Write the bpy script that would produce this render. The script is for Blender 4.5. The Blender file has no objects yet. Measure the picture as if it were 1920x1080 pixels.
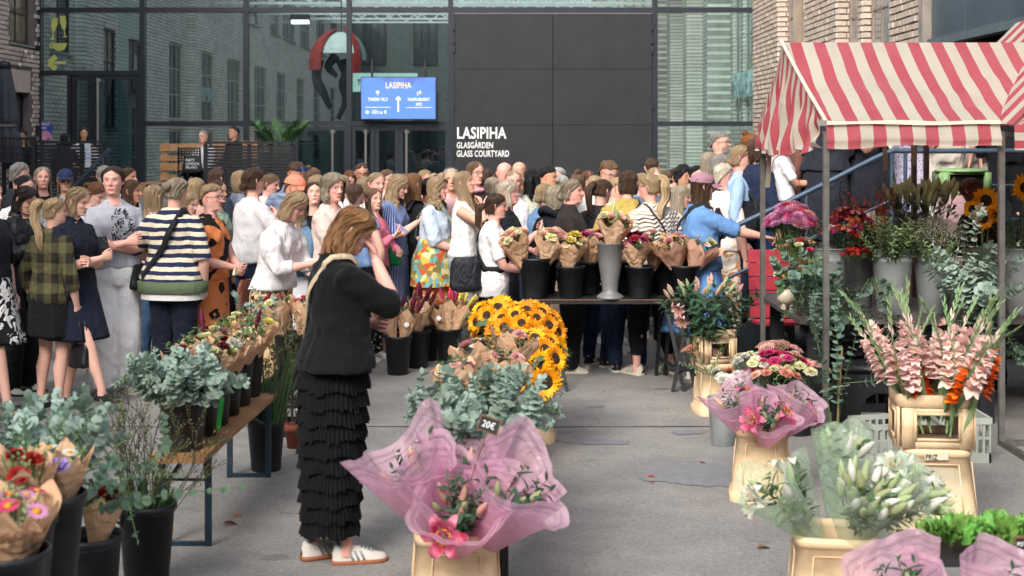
import bpy,math,random,time
import numpy as np
from mathutils import Vector,Matrix
R = math.radians; PI = math.pi
random.seed(7)
SC = bpy.context.scene; COL = SC.collection
# ---------------------------------------------------------------- camera
F = 2667.0; CH = 1.94; HY = 261.0
cam_d = bpy.data.cameras.new('camera'); cam = bpy.data.objects.new('camera',cam_d); COL.objects.link(cam)
cam.location = (0,0,CH); cam.rotation_euler = (R(90),0,0)
cam_d.lens = F/1920*36; cam_d.sensor_width = 36; cam_d.shift_y = -(540-HY)/1920
cam_d.clip_start = .1; cam_d.clip_end = 600
cam_d.dof.use_dof = True; cam_d.dof.focus_distance = 10.6; cam_d.dof.aperture_fstop = 3.8
SC.camera = cam
# ---------------------------------------------------------------- sky, sun, exposure
W = bpy.data.worlds.new('World'); SC.world = W; W.use_nodes = True
wn = W.node_tree.nodes; wl = W.node_tree.links
sky = wn.new('ShaderNodeTexSky'); sky.sky_type = 'NISHITA'; sky.sun_disc = False
SUN_EL,SUN_AZ = R(37),R(203)
sky.sun_elevation = SUN_EL; sky.sun_rotation = SUN_AZ; sky.air_density = 1.0; sky.dust_density = 3.0
hs = wn.new('ShaderNodeHueSaturation'); hs.inputs['Saturation'].default_value = .38
wl.new(sky.outputs[0],hs.inputs['Color']); wl.new(hs.outputs[0],wn['Background'].inputs['Color'])
wn['Background'].inputs['Strength'].default_value = .15
sun_d = bpy.data.lights.new('sun','SUN'); sun = bpy.data.objects.new('sun',sun_d); COL.objects.link(sun)
sun_d.energy = 1.0; sun_d.angle = R(20); sun_d.color = (1,.955,.90)
_d = Vector((math.sin(SUN_AZ)*math.cos(SUN_EL),math.cos(SUN_AZ)*math.cos(SUN_EL),math.sin(SUN_EL)))
sun.rotation_euler = _d.to_track_quat('Z','Y').to_euler()
SC.view_settings.view_transform = 'Standard'; SC.view_settings.look = 'None'
SC.view_settings.exposure = 1.42; SC.view_settings.gamma = 1; SC.view_settings.use_curve_mapping = False
SC.render.engine = 'CYCLES'
try:
    SC.cycles.use_denoising = True; SC.cycles.max_bounces = 7; SC.cycles.transparent_max_bounces = 16
    SC.cycles.diffuse_bounces = 3; SC.cycles.glossy_bounces = 3; SC.cycles.transmission_bounces = 4
    SC.cycles.caustics_reflective = False; SC.cycles.caustics_refractive = False
    SC.cycles.use_adaptive_sampling = True; SC.cycles.adaptive_threshold = .02
except Exception: pass
# ---------------------------------------------------------------- helpers
def PX(px,D): return (px-960)*D/F
def PZ(py,D): return CH-(py-HY)*D/F
def PT(px,py,D): return np.array([PX(px,D),D,PZ(py,D)])
def A_(x): return np.asarray(x,dtype=np.float64)

class M:
    """collects pieces of one mesh"""
    def __init__(s): s.v = []; s.q = []; s.t = []; s.qm = []; s.tm = []; s.uv = []; s.c = []; s.n = 0
    def raw(s,V,Q=None,T=None,mi=0,uv=None,c=None):
        V = A_(V).reshape(-1,3); k = len(V)
        s.v.append(V)
        s.uv.append(A_(uv).reshape(-1,2) if uv is not None else np.zeros((k,2)))
        c = A_(c) if c is not None else A_((1,1,1))
        s.c.append(np.broadcast_to(c,(k,3)) if c.ndim == 1 else c)
        if Q is not None and len(Q):
            Q = np.asarray(Q,dtype=np.int64).reshape(-1,4)+s.n; s.q.append(Q); s.qm.append(np.full(len(Q),mi))
        if T is not None and len(T):
            T = np.asarray(T,dtype=np.int64).reshape(-1,3)+s.n; s.t.append(T); s.tm.append(np.full(len(T),mi))
        s.n += k; return s
    def grid(s,G,closed=False,mi=0,c=None,caps=False,uvs=(1,1)):
        G = A_(G); m,n = G.shape[:2]
        i = np.arange(m-1)[:,None]; j = np.arange(n if closed else n-1)[None,:]; j2 = (j+1) % n
        Q = np.stack([i*n+j,i*n+j2,(i+1)*n+j2,(i+1)*n+j],-1).reshape(-1,4)
        uv = np.stack(np.meshgrid(np.linspace(0,uvs[0],n),np.linspace(0,uvs[1],m)),-1).reshape(-1,2)
        cc = A_(c).reshape(-1,3) if c is not None and A_(c).ndim == 3 else c
        b = s.n; s.raw(G.reshape(-1,3),Q,mi=mi,uv=uv,c=cc)
        if caps and closed:
            for r,fl in ((0,1),(m-1,0)):
                k = np.arange(n); k2 = (k+1) % n; ctr = G[r].mean(0)
                V = np.vstack([G[r],ctr[None]])
                T = np.stack([k2,k,np.full(n,n)] if fl else [k,k2,np.full(n,n)],-1)
                c0 = cc if (cc is None or A_(cc).ndim == 1) else A_(cc)[0]
                s.raw(V,T=T,mi=mi,c=c0)
        return s
    def tube(s,pts,rad,n=8,mi=0,c=None,caps=True,up=None,flat=1.0):
        s.grid(tube(pts,rad,n,up,flat),True,mi,c,caps); return s
    def box(s,lo,hi,mi=0,c=None,rz=0,piv=None):
        x0,y0,z0 = lo; x1,y1,z1 = hi
        V = A_([(x0,y0,z0),(x1,y0,z0),(x1,y1,z0),(x0,y1,z0),(x0,y0,z1),(x1,y0,z1),(x1,y1,z1),(x0,y1,z1)])
        if rz:
            p = A_(piv if piv is not None else ((x0+x1)/2,(y0+y1)/2,0)); V = rotz(V-p,rz)+p
        s.raw(V,[(0,3,2,1),(4,5,6,7),(0,1,5,4),(1,2,6,5),(2,3,7,6),(3,0,4,7)],mi=mi,c=c); return s
    def bar(s,a,b,w,h,mi=0,c=None):
        a = A_(a); b = A_(b); d = b-a; d /= np.linalg.norm(d)
        up = A_((0,0,1)) if abs(d[2]) < .95 else A_((1,0,0))
        sx = np.cross(d,up); sx /= np.linalg.norm(sx); sy = np.cross(sx,d)
        o = [(-w/2,-h/2),(w/2,-h/2),(w/2,h/2),(-w/2,h/2)]
        V = [p+sx*x+sy*y for p in (a,b) for x,y in o]
        s.raw(V,[(0,1,2,3)[::-1],(4,5,6,7),(0,1,5,4),(1,2,6,5),(2,3,7,6),(3,0,4,7)],mi=mi,c=c); return s
    def lathe(s,prof,n=24,mi=0,c=None,at=(0,0,0),sq=None):
        a = np.arange(n)*2*PI/n
        G = np.array([[(r*math.cos(t),r*math.sin(t),z) for t in a] for r,z in prof])+A_(at)
        return s.grid(G,True,mi,c)
    def merge(s,o,fn=None,mi=None):
        V = np.vstack(o.v); V = fn(V) if fn else V
        b = s.n; s.v.append(V); s.uv += o.uv; s.c += o.c
        for q,m_ in zip(o.q,o.qm): s.q.append(q+b); s.qm.append(m_ if mi is None else np.full(len(m_),mi))
        for q,m_ in zip(o.t,o.tm): s.t.append(q+b); s.tm.append(m_ if mi is None else np.full(len(m_),mi))
        s.n += len(V); return s
    def V(s): return np.vstack(s.v)
    def setV(s,V): s.uv = [np.vstack(s.uv)]; s.c = [np.vstack(s.c)]; s.v = [V]
    def mesh(s,name,mats,smooth=True,col=False,uv=True):
        me = bpy.data.meshes.new(name)
        V = np.vstack(s.v); Q = np.vstack(s.q) if s.q else np.zeros((0,4),int); T = np.vstack(s.t) if s.t else np.zeros((0,3),int)
        L = np.concatenate([Q.ravel(),T.ravel()]).astype(np.int32)
        nq,nt = len(Q),len(T)
        me.vertices.add(len(V)); me.vertices.foreach_set('co',V.astype(np.float32).ravel())
        me.loops.add(len(L)); me.loops.foreach_set('vertex_index',L)
        me.polygons.add(nq+nt)
        me.polygons.foreach_set('loop_start',np.concatenate([np.arange(nq)*4,nq*4+np.arange(nt)*3]).astype(np.int32))
        mi = np.concatenate((s.qm if s.q else [])+(s.tm if s.t else [])).astype(np.int32)
        me.polygons.foreach_set('material_index',mi)
        me.polygons.foreach_set('use_smooth',np.full(nq+nt,smooth))
        if uv:
            UV = np.vstack(s.uv); ul = me.uv_layers.new(name='UVMap'); ul.data.foreach_set('uv',UV[L].astype(np.float32).ravel())
        if col:
            C = np.vstack(s.c); ca = me.color_attributes.new('Col','FLOAT_COLOR','POINT')
            ca.data.foreach_set('color',np.hstack([C,np.ones((len(C),1))]).astype(np.float32).ravel())
        for m_ in (mats if isinstance(mats,(list,tuple)) else [mats]): me.materials.append(m_)
        me.update(calc_edges=True); me.validate(); return me
    def obj(s,name,mats,parent=None,loc=(0,0,0),rot=(0,0,0),smooth=True,col=False,scale=None):
        return ob(name,s.mesh(name,mats,smooth,col),parent,loc,rot,scale)

def ob(name,me,parent=None,loc=(0,0,0),rot=(0,0,0),scale=None):
    o = bpy.data.objects.new(name,me); COL.objects.link(o); o.location = tuple(float(x) for x in loc); o.rotation_euler = rot
    if scale is not None: o.scale = scale if hasattr(scale,'__len__') else (scale,)*3
    if parent: o.parent = parent
    return o
def thing(name,label,cat,loc=(0,0,0),rz=0,group=None,me=None):
    o = ob(name,me,None,loc,(0,0,rz)); return tag(o,label,cat,group)
def tag(o,label,cat,group=None):
    o['label'] = label; o['category'] = cat
    if group: o['group'] = group
    return o
def stuff(o): o['kind'] = 'stuff'; return o
def struct(o): o['kind'] = 'structure'; return o
def copy_tree(o,parent=None):
    c = o.copy(); COL.objects.link(c)
    if parent: c.parent = parent
    for ch in [x for x in o.children]: copy_tree(ch,c)
    return c
def rotz(V,a): V = A_(V); c,s = math.cos(a),math.sin(a); return np.stack([V[...,0]*c-V[...,1]*s,V[...,0]*s+V[...,1]*c,V[...,2]],-1)
def rotx(V,a): V = A_(V); c,s = math.cos(a),math.sin(a); return np.stack([V[...,0],V[...,1]*c-V[...,2]*s,V[...,1]*s+V[...,2]*c],-1)
def roty(V,a): V = A_(V); c,s = math.cos(a),math.sin(a); return np.stack([V[...,0]*c+V[...,2]*s,V[...,1],-V[...,0]*s+V[...,2]*c],-1)
def nrm(v): v = A_(v); return v/(np.linalg.norm(v)+1e-12)
def tube(pts,rad,n=8,up=None,flat=1.0):
    P = A_(pts); m = len(P); T = np.gradient(P,axis=0); T /= np.linalg.norm(T,axis=1)[:,None]+1e-12
    r = [x if hasattr(x,'__len__') else (x,x*flat) for x in (rad if hasattr(rad,'__len__') else [rad]*m)]
    u = nrm(up) if up is not None else (A_((0,0,1)) if abs(T[0][2]) < .9 else A_((0,-1,0)))
    a = np.arange(n)*2*PI/n; out = []
    for i in range(m):
        sx = nrm(np.cross(T[i],u)); uu = np.cross(sx,T[i])
        if up is None: u = uu
        out.append(P[i]+np.outer(np.cos(a)*r[i][0],sx)+np.outer(np.sin(a)*r[i][1],uu))
    return np.array(out)
def bez(p,k=8):
    """smooth curve through points p (Catmull-Rom)"""
    P = A_(p); P = np.vstack([2*P[0]-P[1],P,2*P[-1]-P[-2]]); out = []
    for i in range(1,len(P)-2):
        for t in np.linspace(0,1,k,endpoint=False):
            a,b,c,d = P[i-1:i+3]
            out.append(.5*((2*b)+(c-a)*t+(2*a-5*b+4*c-d)*t*t+(3*b-a-3*c+d)*t**3))
    out.append(P[-2]); return np.array(out)
def lerp(x,xs,ys): return np.interp(x,xs,ys)
def sst(x,a,b): t = np.clip((x-a)/(b-a),0,1); return t*t*(3-2*t)
def noise3(V,f,seed=0):
    """cheap smooth noise, roughly -1..1"""
    V = A_(V); g = np.random.RandomState(seed); o = 0
    for k in range(5):
        w = g.normal(size=3); w *= f*(.6+.35*k)/np.linalg.norm(w); ph = g.rand()*6.28
        w2 = g.normal(size=3); w2 *= f*.7/np.linalg.norm(w2)
        o = o+np.sin(V@w+ph+1.3*np.sin(V@w2+ph*2))/(1+.4*k)
    return o/2.6

# ---------------------------------------------------------------- materials
def srgb(*c):
    if len(c) == 1 and isinstance(c[0],str): h = c[0].lstrip('#'); c = [int(h[i:i+2],16)/255 for i in (0,2,4)]
    return tuple(x/12.92 if x <= .04045 else ((x+.055)/1.055)**2.4 for x in c)
MATS = {}
class NT:
    def __init__(s,name):
        s.m = bpy.data.materials.new(name); s.m.use_nodes = True; s.t = s.m.node_tree; s.n = s.t.nodes; s.l = s.t.links
        s.b = s.n['Principled BSDF']; s.out = s.n['Material Output']
    def node(s,t,**kw):
        n = s.n.new(t)
        for k,v in kw.items():
            if k.startswith('i_'): s.set(n.inputs[k[2:].replace('_',' ')],v)
            elif k.startswith('n_'): s.set(n.inputs[int(k[2:])],v)
            else: setattr(n,k,v)
        return n
    def set(s,sock,v):
        if isinstance(v,bpy.types.NodeSocket): s.l.new(v,sock)
        elif hasattr(v,'__len__') and len(v) == 3 and sock.type == 'RGBA': sock.default_value = (*v,1)
        else: sock.default_value = v
    def coord(s,kind='Object',scale=(1,1,1),rot=(0,0,0)):
        tc = s.node('ShaderNodeTexCoord'); mp = s.node('ShaderNodeMapping')
        s.l.new(tc.outputs[kind],mp.inputs[0]); mp.inputs['Scale'].default_value = scale; mp.inputs['Rotation'].default_value = rot
        return mp.outputs[0]
    def noise(s,vec,scale=5,detail=3,rough=.55,dist=0):
        return s.node('ShaderNodeTexNoise',i_Vector=vec,i_Scale=scale,i_Detail=detail,i_Roughness=rough,i_Distortion=dist).outputs['Fac']
    def vor(s,vec,scale=5,feature='F1',out='Distance',rnd=1):
        n = s.node('ShaderNodeTexVoronoi',i_Vector=vec,i_Scale=scale); n.feature = feature
        n.inputs['Randomness'].default_value = rnd; return n.outputs[out]
    def ramp(s,fac,stops,const=False):
        n = s.node('ShaderNodeValToRGB'); s.set(n.inputs[0],fac); e = n.color_ramp.elements
        if const: n.color_ramp.interpolation = 'CONSTANT'
        while len(e) < len(stops): e.new(.5)
        for k,(p,c) in enumerate(stops):
            e[k].position = p; e[k].color = (*c,1) if hasattr(c,'__len__') else (c,c,c,1)
        return n.outputs[0]
    def mix(s,fac,a,b,mode='MIX'):
        n = s.node('ShaderNodeMix',data_type='RGBA',blend_type=mode); s.set(n.inputs[0],fac); s.set(n.inputs[6],a); s.set(n.inputs[7],b); return n.outputs[2]
    def math(s,op,a,b=0.,c=0.):
        n = s.node('ShaderNodeMath',operation=op); s.set(n.inputs[0],a); s.set(n.inputs[1],b); s.set(n.inputs[2],c); return n.outputs[0]
    def sep(s,vec):
        return s.node('ShaderNodeSeparateXYZ',n_0=vec).outputs
    def bump(s,h,strength=.3,dist=.01,normal=None):
        n = s.node('ShaderNodeBump',i_Height=h,i_Strength=strength,i_Distance=dist)
        if normal is not None: s.l.new(normal,n.inputs['Normal'])
        s.l.new(n.outputs[0],s.b.inputs['Normal']); return n.outputs[0]
    def rnd(s): return s.node('ShaderNodeObjectInfo').outputs['Random']
    def hsv(s,col,h=.5,sat=1.,v=1.):
        n = s.node('ShaderNodeHueSaturation'); s.set(n.inputs['Hue'],h); s.set(n.inputs['Saturation'],sat); s.set(n.inputs['Value'],v); s.set(n.inputs['Color'],col); return n.outputs[0]
    def fin(s,col=None,rough=None,metal=None,spec=None,sheen=None,coat=None):
        if col is not None: s.set(s.b.inputs['Base Color'],col)
        if rough is not None: s.set(s.b.inputs['Roughness'],rough)
        if metal is not None: s.b.inputs['Metallic'].default_value = metal
        if spec is not None: s.b.inputs['Specular IOR Level'].default_value = spec
        if sheen is not None: s.b.inputs['Sheen Weight'].default_value = sheen; s.b.inputs['Sheen Roughness'].default_value = .5
        if coat is not None: s.b.inputs['Coat Weight'].default_value = coat
        return s.m
def mat(name,c,c2=None,rough=.7,metal=0,spec=.4,ns=6,bs=None,bst=.2,bd=.005,sheen=None,coord='Object',vary=0,stops=(.35,.7),trans=0,coat=None):
    """plain surface: two colours mixed by noise, optional bump and per-object variation"""
    if name in MATS: return MATS[name]
    t = NT(name); v = t.coord(coord); c2 = c2 or tuple(x*.82 for x in c)
    col = t.mix(t.ramp(t.noise(v,ns,4),[(stops[0],0.),(stops[1],1.)]),c,c2)
    if vary: col = t.hsv(col,t.math('MULTIPLY_ADD',t.rnd(),vary*.12,.5-vary*.06),1.,t.math('MULTIPLY_ADD',t.rnd(),vary,1-vary*.5))
    if bs: t.bump(t.noise(v,bs,5),bst,bd)
    t.fin(col,rough,metal,spec,sheen,coat)
    if trans:
        td = t.node('ShaderNodeBsdfTranslucent'); t.set(td.inputs[0],col)
        mx = t.node('ShaderNodeMixShader'); mx.inputs[0].default_value = trans
        t.l.new(t.b.outputs[0],mx.inputs[1]); t.l.new(td.outputs[0],mx.inputs[2]); t.l.new(mx.outputs[0],t.out.inputs[0])
    MATS[name] = t.m; return t.m
# ================================================================ people
SKIN = {'light': srgb(.88,.70,.62),'pink': srgb(.89,.68,.62),'tan': srgb(.79,.59,.49),'warm': srgb(.84,.65,.55),'asian': srgb(.82,.63,.50)}
def skin_mat():
    t = NT('skin'); a = t.node('ShaderNodeVertexColor',layer_name='Col').outputs[0]
    v = t.coord('Object'); n = t.noise(v,40,3)
    col = t.mix(t.ramp(n,[(.3,0.),(.75,.25)]),a,srgb(.80,.48,.42))
    t.bump(t.noise(v,160,2),.15,.002)
    t.b.inputs['Subsurface Weight'].default_value = .12; t.b.inputs['Subsurface Radius'].default_value = (.02,.008,.005); t.b.inputs['Subsurface Scale'].default_value = .5
    return t.fin(col,.52,0,.35)
M_SKIN = skin_mat()
def hair_mat(name,a,b,c=None):
    if name in MATS: return MATS[name]
    t = NT(name); uv = t.coord('UV',(70,2.2,1)); uv2 = t.coord('UV',(210,5,1))
    n1 = t.noise(uv,1,3,.6,.6); n2 = t.noise(uv2,1,2,.6)
    col = t.ramp(t.math('ADD',t.math('MULTIPLY',n1,.6),t.math('MULTIPLY',n2,.4)),[(.38,tuple(x*.8 for x in a)),(.5,tuple((x+y)/2.2 for x,y in zip(a,b))),(.63,b)])
    if c: col = t.mix(t.ramp(t.math('ADD',t.sep(t.coord('UV'))[1],t.math('MULTIPLY',n1,.3)),[(.45,0.),(.95,1.)]),col,c)
    t.bump(t.math('ADD',n1,n2),.9,.010)
    MATS[name] = t.fin(col,.42,0,.35); return t.m
def HM(k):
    d = {'blonde': ((.28,.17,.08),(.68,.50,.29)),'ash': ((.26,.20,.135),(.56,.47,.35)),'platin': ((.50,.42,.30),(.78,.70,.55)),
         'light': ((.22,.135,.07),(.56,.40,.235)),'ginger': ((.15,.066,.026),(.52,.27,.115)),'brown': ((.025,.013,.008),(.14,.075,.042)),'dark': ((.008,.006,.005),(.045,.029,.022)),
         'black': ((.004,.004,.005),(.020,.018,.020)),'auburn': ((.075,.024,.010),(.27,.105,.04)),'red': ((.14,.04,.012),(.42,.15,.045)),
         'grey': ((.13,.115,.10),(.42,.39,.35)),'silver': ((.34,.32,.29),(.70,.67,.62)),'copper': ((.085,.036,.014),(.40,.20,.08)),'amber': ((.055,.022,.010),(.30,.135,.055)),'mid': ((.075,.042,.022),(.28,.165,.09))}
    return hair_mat('hair_'+k,*d[k])

# ---- head template (rings from the neck base to the crown)
_z = [-.19,-.17,-.15,-.135,-.124,-.117,-.112,-.106]+list(np.linspace(-.1,.03,38))+list(np.linspace(.036,.085,9))+[.092,.099,.105,.109,.1115,.1125]
_hz = A_(_z)
_W = lerp(_hz,[-.19,-.15,-.125,-.115,-.106,-.09,-.06,-.03,0,.04,.065,.09,.105,.1115,.1125],[.075,.054,.051,.052,.052,.052,.0615,.068,.0715,.0745,.071,.053,.030,.009,.0005])
_Ff = lerp(_hz,[-.19,-.15,-.125,-.115,-.108,-.1,-.085,-.07,-.05,-.02,.02,.055,.08,.098,.108,.1115,.1125],[.046,.040,.044,.060,.079,.087,.087,.086,.085,.085,.090,.088,.071,.047,.025,.008,.0005])
_B = lerp(_hz,[-.19,-.15,-.12,-.1,-.07,-.04,0,.04,.075,.095,.107,.1115,.1125],[.075,.066,.064,.066,.075,.086,.095,.099,.085,.060,.030,.010,.0005])
_n = 68
_t = np.arange(_n)/_n*2*PI-PI
_az = _t-.62*np.sin(_t)   # denser at the front (0)
def _g(x,s): return np.exp(-(x/s)**2)
def head_grid(rng,male=False,jaw=1.0,nose=1.0):
    G = np.zeros((len(_hz),_n,3)); Cc = np.ones((len(_hz),_n,3))
    z = _hz[:,None]+np.zeros(_n); a = _az[None,:]+0*z
    w = _W[:,None]*np.ones(_n); f = _Ff[:,None]*np.ones(_n); b = _B[:,None]*np.ones(_n)
    jw = 1+(jaw-1)*_g(z+.08,.035); w = w*jw
    ca,sa = np.cos(a),np.sin(a)
    x = w*np.sign(sa)*np.abs(sa)**.92
    y = np.where(ca > 0,-f*np.abs(ca)**.86,b*np.abs(ca)**.95)
    fr = sst(ca,.15,.45)
    x = x*(1-(.05 if male else .22)*sst(ca,-.2,.9)*_g(z+.108,.034))
    ax = np.abs(x)
    d = np.zeros_like(x)
    d += .0065*nose*_g(x,.0075)*_g(z+.004,.024)*1.0 + .019*nose*_g(x,.0095)*_g(z+.031,.011)+.010*nose*_g(x,.009)*_g(z+.016,.016)
    d += .006*_g(ax-.0135,.006)*_g(z+.036,.007)                      # nostril wings
    d += -.006*_g(x,.02)*_g(z+.048,.006)*.5
    d += -.0115*_g(ax-.031,.0165)*_g(z-.001,.0125)                    # sockets
    d += .0065*_g(ax-.031,.011)*_g(z+.001,.0075)                      # eyeballs
    d += .0045*_g(ax-.026,.022)*_g(z-.019,.007)*(1.5 if male else 1)  # brow ridge
    d += .0055*_g(ax-.043,.014)*_g(z+.027,.014)                       # cheeks
    d += .0060*_g(x,.022)*_g(z+.0625,.0045)+.0070*_g(x,.018)*_g(z+.0745,.0052)
    d += -.0042*_g(x,.026)*_g(z+.0682,.0022)                          # mouth line
    d += -.004*_g(x,.022)*_g(z+.083,.005)+.005*_g(x,.016)*_g(z+.098,.009)
    d += -.003*_g(ax-.05,.012)*_g(z+.055,.018)
    y = y-d*fr
    G[...,0] = x; G[...,1] = y; G[...,2] = z
    # colours
    lip = srgb(.74,.38,.36) if not male else srgb(.72,.45,.40)
    eyew = (.62,.58,.55); 
    iris = random.Random(rng.randint(0,9999)).choice([(.03,.05,.07),(.06,.035,.02),(.025,.04,.03)])
    def put(mask,c,k=1.0):
        m_ = (np.clip(mask,0,1)*k*fr)[...,None]; Cc[:] = Cc*(1-m_)+A_(c)*m_
    return G,put,Cc,x,z,ax,lip,eyew,iris
def head_mesh(mb,xf,skin,rng,male=False,brow=(.1,.06,.04),jaw=1.,nose=1.,lipc=None,beard=None,closed=False):
    G,put,Cc,x,z,ax,lip,eyew,iris = head_grid(rng,male,jaw,nose)
    Cc[:] = A_(skin)
    rosy = A_(skin)*A_((1.02,.80,.78))
    put(_g(ax-.042,.018)*_g(z+.035,.016),rosy,.6); put(_g(x,.012)*_g(z+.034,.010),rosy,.6)
    put(_g(ax-.031,.018)*_g(z-.004,.012),A_(skin)*A_((.80,.68,.64)),.5)
    if beard is not None: put(sst(-z,.040,.056)*(1-_g(x,.02)*_g(z+.069,.007)),beard,.8)
    if lipc is not None: lip = lipc
    put(sst(.0235-ax,0,.004)*(_g(z+.0630,.0040)+_g(z+.0735,.0050)),lip,.9)
    put(sst(.025-ax,0,.004)*_g(z+.0682,.0016),A_(lip)*.35,.9)
    put(sst(1-((ax-.031)/.0165)**2-((z+.0)/.0078)**2,0,.3),(.09,.05,.045),.6)
    if not closed:
        put(sst(1-((ax-.031)/.0135)**2-((z+.0010)/.0048)**2,0,.35),eyew)
        put(sst(1-((ax-.031)/.0062)**2-((z+.0008)/.0056)**2,0,.4),iris)
    else: put(_g((ax-.031)/.0135,1)*_g(z+.003,.0018),(.04,.03,.03),.8)
    put(sst(1-np.abs(ax-.032)/.019,0,.3)*_g(z-.0195-.0035*np.cos((ax-.032)/.02),.0032),brow,.85)
    put(_g(ax-.006,.0035)*_g(z+.043,.0028),A_(skin)*.3,.8)
    mb.grid(xf(G),True,c=Cc)
    for s in (-1,1):   # ears
        p = A_([(s*.069,.004,-.035),(s*.073,.008,-.022),(s*.0765,.014,-.004),(s*.077,.016,.010),(s*.073,.010,.019),(s*.069,.004,.016)])
        mb.grid(xf(tube(p,[(.004,.005),(.0065,.009),(.006,.0125),(.006,.0125),(.005,.009),(.003,.004)],8,up=(s,.2,0))),True,c=A_(skin)*A_((1,.82,.8)),caps=True)

def hand_mesh(mb,Wp,d,n,skin,side,curl=.5,s=1.0,grip=None):
    """Wp wrist, d pointing to the fingers, n palm normal; side +1/-1 puts the thumb"""
    d = nrm(d); n = nrm(A_(n)-np.dot(n,d)*d); l = np.cross(d,n)*side
    W0 = A_(Wp)
    pal = [W0-d*.02*s,W0+d*.012*s,W0+d*.04*s,W0+d*.070*s,W0+d*.088*s]
    mb.grid(tube(pal,[(.021*s,.017*s),(.027*s,.0155*s),(.036*s,.0145*s),(.039*s,.0125*s),(.034*s,.009*s)],10,up=n),True,c=skin,caps=True)
    for k in range(4):
        o = (-.027+.018*k)*s; L = (.070,.078,.073,.058)[k]*s
        b = W0+d*(.080-.003*abs(k-1))*s-l*o; c = curl*(1+.12*k); p = [b-d*.01*s,b]; q = b.copy(); an = 0
        for j,fr in enumerate((.42,.32,.26)):
            an += c*(.75,.95,.7)[j]; q = q+(d*math.cos(an)+n*math.sin(an))*L*fr-l*(k-1.5)*.001; p.append(q.copy())
        mb.grid(tube(p,[.0095*s,.0093*s,.0083*s,.0076*s,.0055*s],6,up=l),True,c=skin*A_((1,.93,.92)),caps=True)
    b = W0+d*.022*s+l*.022*s
    p = [b,b+(d*.75+l*.45+n*.25)*.032*s,b+(d*1.05+l*.42+n*.5)*.054*s,b+(d*1.3+l*.32+n*.75)*.066*s]
    mb.grid(tube(p,[.013*s,.0115*s,.0092*s,.0068*s],6,up=n),True,c=skin,caps=True)

def ik(a,b,l1,l2,pole):
    a,b,pole = A_(a),A_(b),A_(pole); v = b-a; D = np.linalg.norm(v); v = v/D
    if D > .995*(l1+l2): b = a+v*.995*(l1+l2); D = .995*(l1+l2)
    k = (l1*l1-l2*l2+D*D)/(2*D); h = math.sqrt(max(l1*l1-k*k,0)); q = pole-a; q = q-np.dot(q,v)*v
    return a+v*k+nrm(q)*h,b

TORSO = A_([  # z, half width, half depth, y offset
    (.80,.150,.105,.010),(.86,.172,.118,.012),(.92,.174,.122,.014),(.98,.158,.108,.006),(1.05,.136,.094,.0),(1.12,.133,.092,-.002),
    (1.19,.142,.102,-.004),(1.26,.150,.106,-.002),(1.31,.150,.098,.004),(1.345,.140,.080,.010),(1.375,.115,.066,.014),(1.405,.082,.058,.016),(1.435,.060,.052,.014)])
def torso_at(z,w=1.,e=0.):
    r = [np.interp(z,TORSO[:,0],TORSO[:,k]) for k in (1,2,3)]
    return r[0]*w+e,r[1]*(.4+.6*w)+e,r[2]
def ering(z,rx,ry,y0,n=28,p=2.3):
    a = np.arange(n)*2*PI/n; ca,sa = np.cos(a),np.sin(a)
    return np.stack([rx*np.sign(ca)*np.abs(ca)**(2/p),y0+ry*np.sign(sa)*np.abs(sa)**(2/p),np.full(n,z)],-1)
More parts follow.
